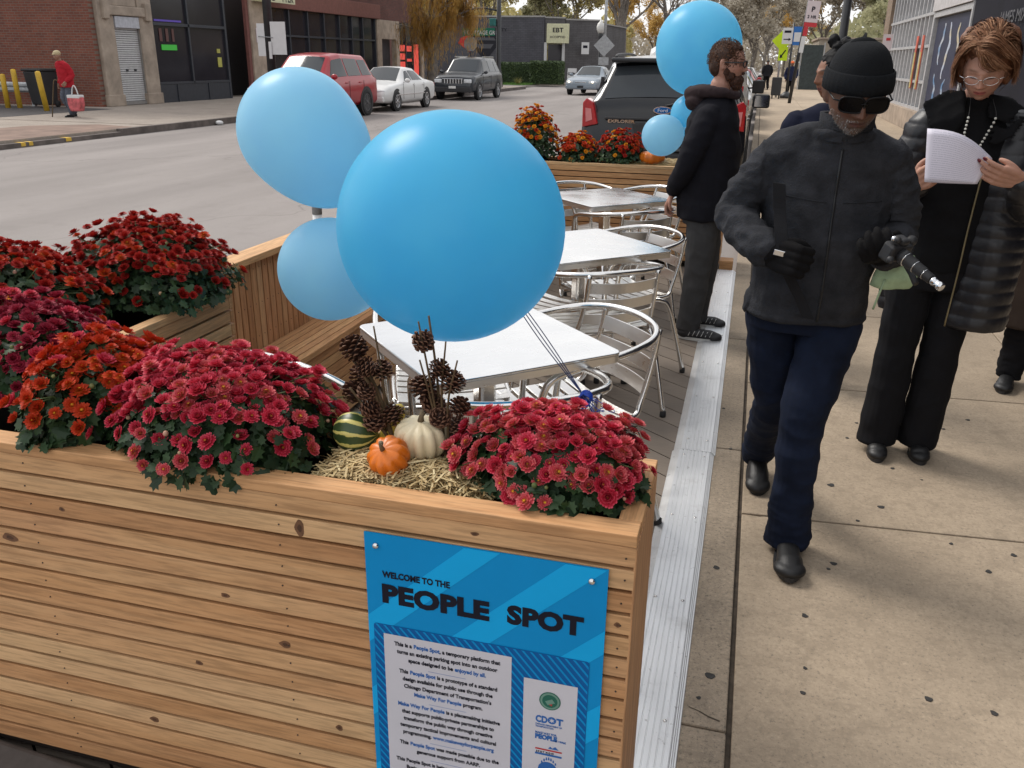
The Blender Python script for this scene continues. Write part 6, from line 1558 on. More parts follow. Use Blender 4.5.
def head_form(c, F, s=1.0, fem=False, nose=1.0):
    """head surface: skull, jaw, brow, nose, lips, chin and ears"""
    n, k = 88, 66; vs_ = []; fs = []
    def g(x, z, x0, z0, sx, sz): return math.exp(-((x-x0)/sx)**2 - ((z-z0)/sz)**2)
    for i in range(k+1):
        th = PI*(.004+.992*i/k)
        for j in range(n):
            a = 2*PI*j/n
            x, y, z = math.sin(th)*math.cos(a), math.sin(th)*math.sin(a), -math.cos(th)
            px, py, pz = x*.076, y*.096, z*.117
            if z < 0:
                f_ = -z; px *= 1-.26*f_**1.5
                if y < 0: py *= 1-.42*f_
                else: py *= 1-.06*f_
                py += .010*f_
            if y > 0:
                w_ = min(1, y*1.6)
                d = 0
                ax = abs(px)
                d += .007*g(ax, pz, .026, .026, .024, .009)*w_
                d -= .012*g(ax, pz, .031, .006, .015, .012)*w_
                d += .006*g(ax, pz, .031, .004, .011, .008)*w_
                d += .005*g(ax, pz, .045, -.022, .018, .018)*w_
                if -.045 < pz < .03:
                    t = (.03-pz)/.06; t = max(0, min(1.15, t))
                    d += nose*(.006+.020*t**1.4)*math.exp(-(px/(.008+.004*t))**2)*(1 if pz > -.028 else max(0, 1-(-.028-pz)/.012))
                d += nose*.007*g(ax, pz, .013, -.028, .006, .007)
                d += .0065*g(px, pz, 0, -.051, .019, .0055)*w_ + .0070*g(px, pz, 0, -.064, .017, .006)*w_ - .0035*g(px, pz, 0, -.0575, .021, .0022)*w_
                d -= .003*g(px, pz, 0, -.079, .02, .006)
                d += .006*g(px, pz, 0, -.097, .018, .014)
                py += d
            p = F @ V((px*s, py*s, pz*s)) + V(c); vs_.append(p)
    for i in range(k):
        for j in range(n): fs.append((i*n+j, i*n+(j+1)%n, (i+1)*n+(j+1)%n, (i+1)*n+j))
    fs += [tuple(range(n-1,-1,-1)), tuple(k*n+j for j in range(n))]
    out = [('m', vs_, fs)]
    for sx in (-1, 1):
        out.append(('e', V(c)+F@V((sx*.078*s, -.008*s, -.004*s)), (.009*s,.019*s,.031*s), F @ Matrix.Rotation(sx*.35, 3, 'Z')))
        out.append(('e', V(c)+F@V((sx*.084*s, -.014*s, .004*s)), (.006*s,.014*s,.022*s), F @ Matrix.Rotation(sx*.5, 3, 'Z')))
    return out
def head_paint(c, F, s, base, lips, brow, stubble=None, lid=None):
    Fi = F.transposed(); C_ = V(c)
    base = V(base); lips = V(lips); brow = V(brow)
    def f(p):
        q = (Fi @ (p - C_))/s
        col = base.copy()
        if q.length < .2 and q.y > 0:
            ax = abs(q.x)
            col = col.lerp(V((base.x*1.12, base.y*.86, base.z*.84)), .5*math.exp(-((ax-.045)/.02)**2-((q.z+.025)/.02)**2) + .5*math.exp(-(q.x/.012)**2-((q.z+.028)/.012)**2))
            if stubble is not None and q.z < -.035:
                w_ = min(1, (-.035-q.z)/.02)*.75; n_ = noise.noise(p*420)
                col = col.lerp(V(stubble), w_*max(0, min(1, .55+n_)))
            m_ = math.exp(-((q.x/.022)**4))*math.exp(-((q.z+.0575)/.0085)**4)
            if m_ > .3: col = col.lerp(lips, min(1, m_*1.2))
            if abs(q.z+.0575) < .0014 and ax < .021: col = col*.35
            b_ = math.exp(-((ax-.031)/.017)**4 - ((q.z-.027-.12*(.03-abs(ax-.03)))/.0042)**2)
            col = col.lerp(brow, min(1, b_*1.1))
            e_ = math.exp(-((ax-.031)/.014)**4 - ((q.z-.0005+6*(ax-.031)**2)/.0022)**2)
            col = col.lerp(V((.02,.012,.01)), min(1, e_*1.2))
        return col
    return f
TIPS = []
def hand_form(w, d, nrm, side, s=1.0, curl=.6, spread=.12, thumb=.9, fat=1.0, curls=None):
    """w wrist, d along the hand, nrm out of the back of the hand, side: +1 thumb lies towards nrm x d"""
    w = V(w); d = V(d).normalized(); nrm = (V(nrm) - d*V(nrm).dot(d)).normalized(); t = nrm.cross(d)*side
    sh = []
    palm = .095*s
    for k in range(4):
        u = (k-1.5)*.020*s
        sh.append(('c', [w + t*(-u*.6), w + d*palm*.5 - t*u, w + d*palm - t*u*1.1], [.017*s*fat, .0155*s*fat, .0125*s*fat]))
    L4 = [.072,.082,.076,.058]
    for k in range(4):
        u = (k-1.5)*.020*s*1.1; b = w + d*palm - t*u
        cu = curls[k] if curls else curl
        dd = (d - t*(k-1.5)*spread).normalized(); p = [b]; q = b; ang = 0
        for seg, fr in enumerate((.45,.32,.23)):
            ang += cu*(1.0 if seg == 0 else 1.1)
            v = dd*math.cos(ang) - nrm*math.sin(ang); q = q + v*L4[k]*s*fr*1.08; p.append(q)
        mb_r = [.0105, .0098, .0088, .0076]
        nr_ = (nrm*math.cos(ang) + dd*math.sin(ang)).normalized(); TIPS.append((p[-1] + nr_*.0062*s, (p[-1]-p[-2]).normalized(), nr_))
        sh.append(('c', p, [r*s*fat for r in mb_r]))
    b = w + d*.025*s + t*.026*s; td = (t*thumb + d*.85 - nrm*.35).normalized(); p1 = b + td*.038*s; td2 = (t*thumb*.3 + d - nrm*(.3+curl*.7)).normalized(); p2 = p1 + td2*.030*s; td3 = (td2 - t*.35 - nrm*.25).normalized()
    TIPS.append((p2 + td3*.020*s + nrm*.0062*s, td3, nrm))
    sh.append(('c', [w + d*.01*s + t*.012*s, b, p1, p2, p2 + td3*.022*s], [.016*s*fat, .0155*s*fat, .0125*s*fat, .0112*s*fat, .0088*s*fat]))
    return sh
def shoe(name, heel, d, L, mt, parent, w_=.046, pitch=0, h_=.062, sole=None, voxel=.004):
    d = V(d).normalized(); F = Matrix((V((d.y,-d.x,0)).normalized(), d, V((0,0,1)))).transposed()
    F = F @ Matrix.Rotation(pitch, 3, 'X')
    def P(x, y, z): return V(heel) + F@V((x, y, z))
    o = union(name, [('c', [P(0,.035,.038), P(0,L*.45,.036), P(0,L*.72,.030), P(0,L-.045,.026)], [.038,.038,.043,.036], .78), ('e', P(0,L-.05,.024), (w_,.05,.026), F), ('e', P(0,.05,.045), (.037,.05,.045), F), ('c', [P(0,.055,.05), P(0,.06,h_+.03)], [.038,.036])], voxel, mt, parent, 2)
    sb_ = MB(); n = 28; ring = []
    for i in range(n):
        a = 2*PI*i/n; y = L*.5+math.cos(a)*L*.5; wd = w_*(.78+.22*math.cos(a)-.10*math.cos(2*a)); ring.append((math.sin(a)*wd, y))
    for z0_, z1_ in ((-.002,.016),):
        vs_ = [P(x, y, z0_) for x, y in ring] + [P(x*1.01, y, z1_) for x, y in ring]; sb_.add(vs_, [tuple(range(n-1,-1,-1)), tuple(range(n,2*n))] + [(i,(i+1)%n,n+(i+1)%n,n+i) for i in range(n)], .5, 0)
    sb_.build('sole', sole or BLKP, o)
    return o
def strands(mb, C_, F, s, n, rr, kind_, tone=(.5,.25)):
    """short ribbons of hair lying over the skull"""
    for i in range(n):
        yield i
def person(name_label, loc, body_shapes, voxel, paint_, mt=None, group=None):
    o = union('person', body_shapes, voxel, mt or SKIN, None, 2, None, paint_)
    return tag(o, name_label, 'person', group)
HAIRM = {}
def hairmat(k, stops): HAIRM[k] = mat_ramp('hair_'+k, stops, .65, spec=.15, amt=.2, scale=60); return HAIRM[k]
hairmat('auburn', [(0,(.07,.028,.013)),(.5,(.19,.082,.040)),(1,(.38,.21,.12))]); hairmat('brown', [(0,(.035,.016,.010)),(.5,(.085,.038,.022)),(1,(.17,.085,.05))]); hairmat('beard', [(0,(.04,.014,.008)),(.5,(.10,.036,.018)),(1,(.19,.075,.035))]); hairmat('black', [(0,(.006,.006,.007)),(1,(.03,.026,.026))])
def hair_cap(name, parent, C_, F, s, mt, n, seed, start, flow, length, lift=.006, w_=.0016, base=None, segs=6, curl=0):
    """start(rr) gives a unit direction on the skull, flow(dir, rr) the combing direction; ribbons follow the skull"""
    rr = random.Random(seed); mb = MB(); C_ = V(C_)
    if base: mb.v = []; 
    def sk(dv, h_):
        x, y, z = dv; px, py, pz = x*(.076+h_), y*(.096+h_), z*(.117+h_)
        if z < 0:
            f_ = -z; px *= 1-.20*f_**1.5
            if y < 0: py *= 1-.20*f_
        return C_ + F @ V((px*s, py*s, pz*s))
    for i in range(n):
        d_ = start(rr).normalized(); h_ = lift*rr.uniform(.3, 1.5); tn = min(1, max(0, rr.gauss(.5, .25)))
        fl = flow(d_, rr); L_ = length*rr.uniform(.6, 1.15); pts = []; q = d_.copy(); ph = rr.uniform(0, 6)
        for k in range(segs+1):
            wob = V((math.sin(ph+k*1.3), math.cos(ph*1.7+k*1.1), math.sin(ph*.6+k*.9)))*curl
            pts.append(sk(q, h_ + .003*math.sin(ph+k*.8) + .004*(k/segs)*(1 if curl else 0)) + wob)
            q = (q + fl*L_/segs/.1).normalized()
        for k in range(segs):
            a, b = pts[k], pts[k+1]; t_ = (b-a); 
            if t_.length < 1e-6: continue
            nr = (a-C_).normalized(); sd_ = t_.cross(nr).normalized()*w_*s*(1 if k < segs-1 else .7)
            e_ = .25 if k == segs-1 else 1
            mb.add([a-sd_, a+sd_, b+sd_*e_, b-sd_*e_], [(0,1,2,3)], min(1, max(0, tn+.1*math.sin(k))), 0, True)
    return mb.build(name, mt, parent)

def glasses(parent, C_, F, s, mt, lens, z=.004, wd=.026, ht=.017, name='glasses', rim=.0016, y=.108, sq=1.0):
    def cs(a): return math.copysign(abs(math.cos(a))**sq, math.cos(a))
    def sn(a): return math.copysign(abs(math.sin(a))**sq, math.sin(a))
    g_ = MB()
    def P(x, yy, zz): return V(C_) + F@V((x*s, yy*s, zz*s))
    for sx in (-1, 1):
        pts = [P(sx*.033+wd*cs(a), y-.010*abs((sx*.033+wd*cs(a))/.06)**2, z+ht*sn(a)) for a in [2*PI*k/20 for k in range(20)]]
        g_.tube(pts, rim, 6, closed=True); g_.tube([P(sx*.060, y-.012, z+.006), P(sx*.078, y-.03, z+.006), P(sx*.082, .0, z+.002), P(sx*.080, -.012, z-.008)], rim, 6)
    g_.tube([P(-.009, y, z+.003), P(0, y+.003, z+.006), P(.009, y, z+.003)], rim, 6)
    o = g_.build(name, mt, parent)
    for sx in (-1, 1):
        l_ = MB(); c0 = P(sx*.033, y, z)
        pts = [P(sx*.033+wd*.97*cs(a), y-.0005-.010*abs((sx*.033+wd*cs(a))/.06)**2, z+ht*.97*sn(a)) for a in [2*PI*k/20 for k in range(20)]]
        l_.add([c0+F@V((0,.002,0))]+pts, [(0, k+1, (k+1)%20+1) for k in range(20)], .5, 0, True); l_.build('lens', lens, o)
    return o
DKSKIN = (.135,.064,.040)
LTSKIN = (.50,.27,.195)

# ================= walking man
hc = V((.276, 2.835, 1.540)); F = frame_of((.14,-.90,-.34)); hs = 1.04
neck = ('c', [V((.262,2.925,1.36)), V((.270,2.885,1.47))], [.062,.060])
bodyS = head_form(hc, F, hs, nose=1.2) + [neck, ('l', [(V((.25,2.95,1.40)),.10,.07,0),(V((.25,2.96,1.32)),.16,.09,0),(V((.24,2.96,1.1)),.14,.09,0),(V((.225,2.97,.88)),.14,.09,0)]),
  ('c', [V((.13,2.985,.86)), V((.165,3.05,.47)), V((.155,3.40,.14))], [.07,.05,.035]), ('c', [V((.315,2.96,.86)), V((.258,2.83,.49)), V((.262,2.80,.12))], [.07,.05,.035]),
  ('c', [V((.08,2.965,1.33)), V((-.025,2.955,1.14)), V((.075,2.76,1.07))], [.05,.035,.025]), ('c', [V((.42,2.955,1.31)), V((.475,2.98,1.11)), V((.415,2.78,1.08))], [.05,.035,.025])]
man = person('man in a black beanie, dark glasses and charcoal fleece walking towards us with a camera', None, bodyS, .0032, head_paint(hc, F, hs, DKSKIN, (.13,.055,.045), (.03,.02,.018), stubble=(.17,.13,.11)))
FLC = cloth('charcoal_fleece', (.030,.031,.036), 150, .8, bd=.004, amt=.35); FLCD = cloth('dark_fleece_panel', (.028,.029,.033), 380, .6, bd=.002)
def man_jacket():
    sh = [('l', [(V((.262,2.905,1.425)),.088,.080,0),(V((.258,2.93,1.395)),.105,.086,.0),(V((.25,2.95,1.365)),.165,.100,-.05),(V((.247,2.955,1.32)),.198,.118,-.06),(V((.243,2.955,1.22)),.196,.132,-.06),(V((.238,2.95,1.08)),.188,.136,-.05),(V((.230,2.95,.96)),.186,.138,-.05),(V((.222,2.955,.86)),.190,.140,-.05),(V((.222,2.955,.825)),.186,.136,-.05)]),
      ('c', [V((.09,2.965,1.325)), V((.015,2.965,1.235)), V((-.030,2.955,1.145)), V((.025,2.85,1.095)), V((.072,2.765,1.072))], [.075,.070,.062,.056,.050]),
      ('c', [V((.41,2.955,1.305)), V((.455,2.975,1.21)), V((.472,2.98,1.115)), V((.445,2.87,1.085)), V((.420,2.79,1.080))], [.072,.066,.060,.054,.048]),
      ('c', [V((.175,2.93,1.385)), V((.10,2.955,1.345))], [.062,.075]), ('c', [V((.33,2.93,1.38)), V((.40,2.95,1.33))], [.062,.075])]
    fo = folds(.0085, 9, 14, 3); fo2 = folds(.015, 14, 26, 9)
    def d(p, n):
        v = fo(p, n)
        arm = p.x < .04 or p.x > .43 or (p.y < 2.84 and abs(p.x-.24) > .13)
        if arm: v = v*.4 + fo2(p, n)*.75
        v += .004*math.exp(-((p.z-.835)/.008)**2)
        return v
    j = union('jacket', sh, .0055, FLC, man, 2, d)
    # standing collar
    cb = MB(); ring = []
    for lv, (z, rx, ry) in enumerate(((-.012,.086,.078),(.03,.078,.074),(.062,.082,.080),(.060,.076,.074),(.02,.070,.066))):
        for k in range(29):
            a = -PI/2 + .10 + (2*PI-.20)*k/28; ring.append(V((.262 + .006*lv*.5, 2.905-.010*lv*.6, 1.418)) + V((rx*math.cos(a), ry*math.sin(a), z - .022*(1 if math.sin(a) < -.5 else 0)*(-math.sin(a)-.5))))
    cb.add(ring, [(l*29+k, l*29+k+1, (l+1)*29+k+1, (l+1)*29+k) for l in range(4) for k in range(28)], .5, 0, True); cb.build('collar', FLC, j)
    return j
mj = man_jacket()
def on_front(parent_obj, x, z, y0=2.3, d=(0,1,0)):
    hit, loc, nrm, idx = parent_obj.ray_cast(V((x, y0, z)), V(d))
    return loc if hit else V((x, 2.82, z))
mb = MB(); pts = [on_front(mj, .262+.004*math.sin(z*9)-.028*max(0,(1.2-z)), z) + V((0,-.0015,0)) for z in [1.375-.0137*i for i in range(40)]]
mb.tube(pts, .0042, 6); mb.build('zipper', mat('black_zip', (.008,.008,.009), .5), mj)
mb = MB(); pts = [on_front(mj, .085+.0125*i, 1.232-.0012*i) + V((0,-.001,0)) for i in range(13)]; mb.tube(pts, .0016, 5); pts = [on_front(mj, .285+.0125*i, 1.218+.0008*i) + V((0,-.001,0)) for i in range(10)]; mb.tube(pts, .0016, 5); mb.build('chest_seams', FLCD, mj)
DEN = mat('dark_denim', (.008,.0125,.028), .85, amt=.45, scale=7, bump=.6, bscale=220, spec=.15, bdist=.001)
fo = folds(.010, 8, 13, 21); fo3 = folds(.016, 11, 30, 2)
def jd(p, n):
    v = fo(p, n)*.8
    if p.z < .34: v += fo3(p, n)*.5*(1-p.z/.34)
    return v
mt_ = union('trousers', [('l', [(V((.222,2.96,.92)),.165,.115,-.05),(V((.222,2.965,.84)),.178,.122,-.05),(V((.222,2.968,.78)),.178,.115,-.05)]),
   ('f', [V((.318,2.955,.81)), V((.285,2.885,.64)), V((.257,2.825,.49)), V((.256,2.812,.30)), V((.262,2.812,.036))], [.096,.086,.073,.066,.071]),
   ('f', [V((.130,2.985,.81)), V((.145,3.01,.64)), V((.168,3.055,.47)), V((.160,3.22,.29)), V((.155,3.41,.095))], [.092,.084,.070,.062,.062])], .0055, DEN, man, 2, jd)
LTH = mat('black_shoe_leather', (.010,.010,.011), .5, amt=.3, bump=.2, bscale=120)
shoe('shoe', (.262,2.855,.002), (.02,-1,0), .275, LTH, man, w_=.054, pitch=.03); shoe('shoe', (.150,3.46,.075), (.05,-1,0), .275, LTH, man, w_=.05, pitch=-.30)
# beanie
KN = cloth('black_knit', (.010,.011,.013), 300, .8, bd=.002)
def beanie():
    F2 = F @ Matrix.Rotation(R(10), 3, 'X'); c0 = hc + F2@V((0,-.003,.013))
    vs_ = []; n = 48; k = 16; fs = []
    prof = []
    for i in range(k+1):
        t = i/k; z = .002 + .128*math.sin(t*PI/2)**.85; r_ = math.cos(t*PI/2)**.72; prof.append((r_, z))
    for r_, z in prof:
        for j in range(n):
            a = 2*PI*j/n; rib = 1+.010*math.cos(24*a)*r_; sq = 1 + .05*math.cos(2*a)
            vs_.append(c0 + F2@V((.090*r_*rib*math.cos(a), .112*r_*rib*math.sin(a), z + (.018*math.exp(-((j-n*.75+2) % n - 2)**2/8) if r_ < .3 else 0))))
    for i in range(k):
        for j in range(n): fs.append((i*n+j, i*n+(j+1)%n, (i+1)*n+(j+1)%n, (i+1)*n+j))
    mb = MB(); mb.add(vs_, fs + [tuple(k*n+j for j in range(n))], .5, 0, True); mb.ball(c0+F2@V((.004,-.004,.120)), (.040,.020,.018), 16, F2)
    o = mb.build('beanie', KN, man)
    mb = MB(); vs_ = []; fs = []
    rg = [(.006,.088,.108),(-.004,.0935,.1135),(-.002,.098,.118),(.022,.099,.119),(.050,.0955,.1155),(.054,.090,.110)]
    for z, rx, ry in rg:
        for j in range(n*2):
            a = 2*PI*j/(n*2); rib = 1+.008*math.cos(36*a); vs_.append(c0 + F2@V((rx*rib*math.cos(a), ry*rib*math.sin(a), z - .006*math.sin(a)*0)))
    m_ = n*2
    for i in range(len(rg)-1):
        for j in range(m_): fs.append((i*m_+j, i*m_+(j+1)%m_, (i+1)*m_+(j+1)%m_, (i+1)*m_+j))
    mb.add(vs_, fs, .5, 0, True); mb.build('folded_brim', KN, o)
beanie()
glasses(man, hc, F, hs, mat('black_spectacle_frame', (.005,.005,.006), .35, spec=.25), mat('dark_sunglass_lens', (.002,.002,.003), .25, spec=.12), name='sunglasses', wd=.033, ht=.0225, rim=.0024, z=.006, y=.109, sq=.62)
# short greying beard
mb = MB(); rr = random.Random(17); Fi_ = F.transposed()
for v in man.data.vertices:
    q_ = (Fi_ @ (v.co - hc))/hs
    if q_.length > .17 or q_.y < .0 or q_.z > -.030 or q_.z < -.125: continue
    ax = abs(q_.x)
    if ax < .024 and -.072 < q_.z < -.050: continue
    if q_.z > -.045 and ax < .045: continue
    dens = .5 if (ax < .03 or q_.z < -.075) else .25
    if rr.random() > dens: continue
    nn_ = v.normal; p0 = v.co + V((rr.uniform(-.001,.001), 0, rr.uniform(-.001,.001))); e_ = p0 + (nn_*.6 + V((rr.uniform(-.4,.4), 0, -.9))).normalized()*rr.uniform(.003,.0065); sd_ = (e_-p0).cross(nn_)
    if sd_.length > 1e-7:
        sd_ = sd_.normalized()*.0007; mb.add([p0-sd_, p0+sd_, e_], [(0,1,2)], rr.random())
mb.build('beard', mat_ramp('grey_stubble', [(0,(.03,.025,.022)),(.5,(.16,.15,.14)),(1,(.50,.48,.46))], .7), man)
GLV = cloth('black_glove', (.007,.0065,.007), 200, .5)
union('glove', [('c', [V((.060,2.785,1.078)), V((.085,2.745,1.068))], [.040,.040])] + hand_form((.080,2.750,1.068), (.80,-.55,-.10), (-.45,-.85,.25), 1, 1.05, curl=1.05, fat=1.25, thumb=.5), .0032, GLV, man, 1)
union('glove', [('c', [V((.425,2.80,1.082)), V((.410,2.765,1.080))], [.040,.040])] + hand_form((.415,2.775,1.078), (-.25,-.85,.15), (.25,-.4,-.85), -1, 1.05, curl=.75, fat=1.25), .0032, GLV, man, 1)
# what he carries
mb = MB(); L_ = [V((.088,2.775,1.275)), V((.098,2.765,1.20)), V((.112,2.725,1.12)), V((.128,2.712,1.05)), V((.160,2.745,.98)), V((.195,2.765,.92)), V((.225,2.765,.862))]
LL = smooth_path(L_, 5); vs_ = []; 
for p in LL: vs_ += [p+V((-.019,0,.002)), p+V((.019,-.002,-.002)), p+V((.019,.003,-.002)), p+V((-.019,.005,.002))]
mb.add(vs_, [(4*i+j, 4*i+(j+1)%4, 4*i+4+(j+1)%4, 4*i+4+j) for i in range(len(LL)-1) for j in range(4)] + [(3,2,1,0), tuple(4*(len(LL)-1)+j for j in range(4))])
st_o = mb.build('strap', cloth('black_webbing', (.016,.016,.018), 300, .4), bevel=.001); tag(st_o, 'wide black webbing strap hanging from the walking man\'s gloved hand', 'strap')
mb = MB(); mb.box((.118,2.705,1.075), (.05,.008,.018), Matrix.Rotation(.2,3,'Y')); mb.build('buckle', CHROME, st_o, bevel=.002)
cm_ = thing('camera', 'black camera with a long silver tipped lens in the walking man\'s left hand', 'camera', (.428, 2.655, 1.115))
Fc = frame_of((.58,-.62,-.36))
mb = MB(); mb.box((0,0,0), (.085,.042,.055), Fc); mb.box(Fc@V((0,0,.036)), (.034,.038,.020), Fc); mb.build('body', BLKP, cm_, bevel=.008)
ax = Fc@V((0,1,0)); q = V((0,0,1)).rotation_difference(ax).to_matrix()
mb = MB(); mb.lathe([(.021,.020),(.022,.04),(.019,.042),(.019,.075),(.017,.078),(.017,.11),(.0145,.113),(.0145,.14),(.012,.142)], n=24, rot=q); mb.build('lens', BLKP, cm_)
mb = MB(); mb.lathe([(.0115,.142),(.0122,.152),(.0105,.154),(.0105,.165),(.0122,.167),(.0122,.180),(.009,.182)], n=24, rot=q); mb.build('lens_tip', CHROME, cm_)
mb = MB()
for t in (.044,.080,.115): mb.lathe([(.0215 if t < .05 else .0182 if t < .1 else .0155, t),(.0215 if t < .05 else .0182 if t < .1 else .0155, t+.002)], n=24, rot=q)
mb.ball(Fc@V((.03,-.005,.04)), .009, 10); mb.build('rings', CHROME, cm_)
mb = MB(); mb.tube([Fc@V((-.03,.01,-.02)), Fc@V((-.05,.05,-.05)), Fc@V((-.03,.09,-.055))], .009, 10); mb.tube([Fc@V((.02,.0,.04)), Fc@V((.05,.02,.055))], .010, 10); mb.ball(Fc@V((-.045,.0,.03)), .016, 12); mb.ball(Fc@V((.05,.03,-.005)), .011, 12); mb.build('mount', BLKP, cm_)
GRN = cloth('pale_green_canvas', (.36,.47,.29), 200, .5, amt=.25)
bgq = union('carry_bag', [('l', [(V((.462,2.88,.958)),.062,.026,.1),(V((.472,2.88,.99)),.066,.034,.1),(V((.482,2.885,1.03)),.055,.032,.1),(V((.490,2.89,1.06)),.035,.022,.1)])], .005, GRN, None, 2, folds(.007, 14, 14, 5)); tag(bgq, 'pale green cloth bag showing between the walking man and the reading woman', 'bag')
mb = MB(); mb.tube(smooth_path([(.44,2.83,.99),(.425,2.80,.95),(.415,2.80,.90)], 4), .0035, 6); mb.build('drawstring', GRN, bgq)

# ================= reading woman
wc = V((.800, 3.735, 1.610)); WF = frame_of((-.24,-.86,-.45)); ws_ = .98
bodyS = head_form(wc, WF, ws_, nose=.9) + [('c', [V((.815,3.83,1.40)), V((.808,3.80,1.52))], [.055,.052]), ('l', [(V((.81,3.83,1.42)),.09,.06,0),(V((.81,3.83,1.30)),.14,.09,0),(V((.80,3.83,1.1)),.12,.08,0),(V((.78,3.83,.9)),.13,.09,0)]),
  ('c', [V((.69,3.82,.9)), V((.68,3.80,.5)), V((.665,3.81,.1))], [.07,.05,.035]), ('c', [V((.87,3.82,.9)), V((.86,3.82,.5)), V((.845,3.84,.1))], [.07,.05,.035]),
  ('c', [V((.66,3.82,1.37)), V((.60,3.80,1.15)), V((.610,3.53,1.20))], [.045,.033,.023]), ('c', [V((.96,3.82,1.36)), V((1.02,3.70,1.12)), V((.925,3.47,1.235))], [.045,.033,.023])]
TIPS.clear()
bodyS += hand_form((.925,3.465,1.238), (-.93,-.30,.20), (.10,-.80,-.55), -1, .92, curl=.35, spread=.05, curls=[.22,.32,.40,.5], thumb=.42)
bodyS += hand_form((.606,3.54,1.205), (.25,-.78,.42), (-.65,-.45,-.40), 1, .90, curl=.6)
WTIPS = list(TIPS)
hp = head_paint(wc, WF, ws_, LTSKIN, (.42,.12,.11), (.20,.10,.06))
woman = person('woman with short auburn hair in a long black padded coat reading white papers', None, bodyS, .0032, hp)
PUF = mat('black_padded_nylon', (.010,.010,.013), .42, amt=.2, bump=.25, bscale=90, spec=.5, bdist=.003); BLKW = cloth('black_wool_knit', (.007,.007,.008), 260, .5)
def quilt(per, amp, fo):
    def d(p, n): 
        q_ = (p.z + .012*noise.noise(p*6))/per; f_ = q_-math.floor(q_); return amp*(math.sin(PI*f_)**.55) - amp*.5 + fo(p, n)*.6
    return d
fw = folds(.006, 14, 10, 40)
wj = union('sweater', [('l', [(V((.808,3.80,1.50)),.062,.058,0),(V((.812,3.825,1.455)),.075,.065,0),(V((.812,3.83,1.40)),.15,.085,0),(V((.812,3.83,1.30)),.165,.115,0),(V((.805,3.82,1.12)),.155,.12,0),(V((.79,3.82,.95)),.165,.125,0),(V((.78,3.82,.84)),.175,.125,0)])], .006, BLKW, woman, 2, folds(.005, 9, 12, 8))
coat = union('coat', [('l', [(V((.965,3.845,1.40)),.075,.085,.15),(V((.965,3.84,1.30)),.105,.125,.15),(V((.955,3.83,1.12)),.115,.14,.1),(V((.955,3.82,.95)),.125,.15,.1),(V((.950,3.82,.78)),.128,.155,.1),(V((.945,3.82,.615)),.132,.155,.1)]),
   ('l', [(V((.655,3.855,1.40)),.075,.075,-.1),(V((.650,3.865,1.28)),.085,.10,-.1),(V((.655,3.885,1.10)),.07,.09,-.1),(V((.67,3.90,.9)),.07,.07,-.1),(V((.70,3.91,.65)),.08,.05,-.1)]), ('l', [(V((.81,3.90,1.44)),.15,.05,0),(V((.81,3.93,1.25)),.22,.06,0),(V((.81,3.94,.9)),.22,.06,0),(V((.82,3.94,.62)),.22,.06,0)]),
   ('c', [V((.965,3.83,1.385)), V((1.015,3.79,1.25)), V((1.035,3.70,1.13)), V((.985,3.58,1.16)), V((.942,3.495,1.215))], [.080,.074,.068,.058,.050]),
   ('c', [V((.655,3.83,1.385)), V((.615,3.82,1.27)), V((.590,3.78,1.16)), V((.600,3.66,1.165)), V((.608,3.575,1.19))], [.076,.068,.060,.052,.046])], .0058, PUF, woman, 2, quilt(.052, .0055, fw))
# big soft collar flaps, necklace, zip edge
def flap_form(pts, th=.022):
    P = [V(p) for p in pts]; n_ = (P[1]-P[0]).cross(P[2]-P[0]).normalized()*th; k = len(P)
    return ('m', [tuple(p) for p in P] + [tuple(p+n_) for p in P], [tuple(range(k-1,-1,-1)), tuple(range(k,2*k))] + [(i,(i+1)%k,k+(i+1)%k,k+i) for i in range(k)])
union('collar', [flap_form([(.755,3.765,1.515),(.700,3.79,1.510),(.612,3.755,1.465),(.645,3.71,1.385),(.725,3.700,1.325),(.765,3.72,1.42)])], .006, BLKW, coat, 6, folds(.006, 12, 12, 3))
union('collar', [flap_form([(.862,3.765,1.515),(.868,3.725,1.42),(.872,3.70,1.33),(.945,3.705,1.37),(.995,3.75,1.46),(.915,3.80,1.51)], -.030)], .006, BLKW, coat, 6, folds(.006, 12, 12, 6))
mb = MB(); zp = [V((.862,3.70,1.30)), V((.848,3.685,1.18)), V((.838,3.675,1.02)), V((.832,3.67,.85)), V((.822,3.672,.63))]; mb.tube(smooth_path(zp, 6), .0035, 6); mb.build('zipper', mat('brass_zip', (.22,.18,.10), .4, .6), coat)
mb = MB(); BW = [[V((.775,3.752,1.50)), V((.768,3.70,1.44)), V((.762,3.685,1.38)), V((.764,3.675,1.325)), V((.768,3.67,1.28))], [V((.850,3.752,1.50)), V((.862,3.705,1.44)), V((.838,3.685,1.375)), V((.815,3.672,1.32)), V((.80,3.668,1.27))]]
ch = MB()
for b_ in BW:
    pp_ = smooth_path(b_, 9); ch.tube(pp_, .0012, 5)
    for i, p in enumerate(pp_[10:]): 
        if i % 2 == 0: mb.ball(p, .0048, 8, tone=(i % 4)/3)
n_ = mb.build('necklace', mat_ramp('bead_colours', [(0,(.60,.60,.55)),(.4,(.45,.50,.42)),(.7,(.62,.60,.55)),(1,(.5,.5,.3))], .3), woman); ch.build('cord', BLKP, n_)
mb = MB(); mb.box((.795,3.66,1.255), (.022,.006,.03)); mb.build('pendant', CHROME, n_, bevel=.002)
fo = folds(.007, 9, 9, 50)
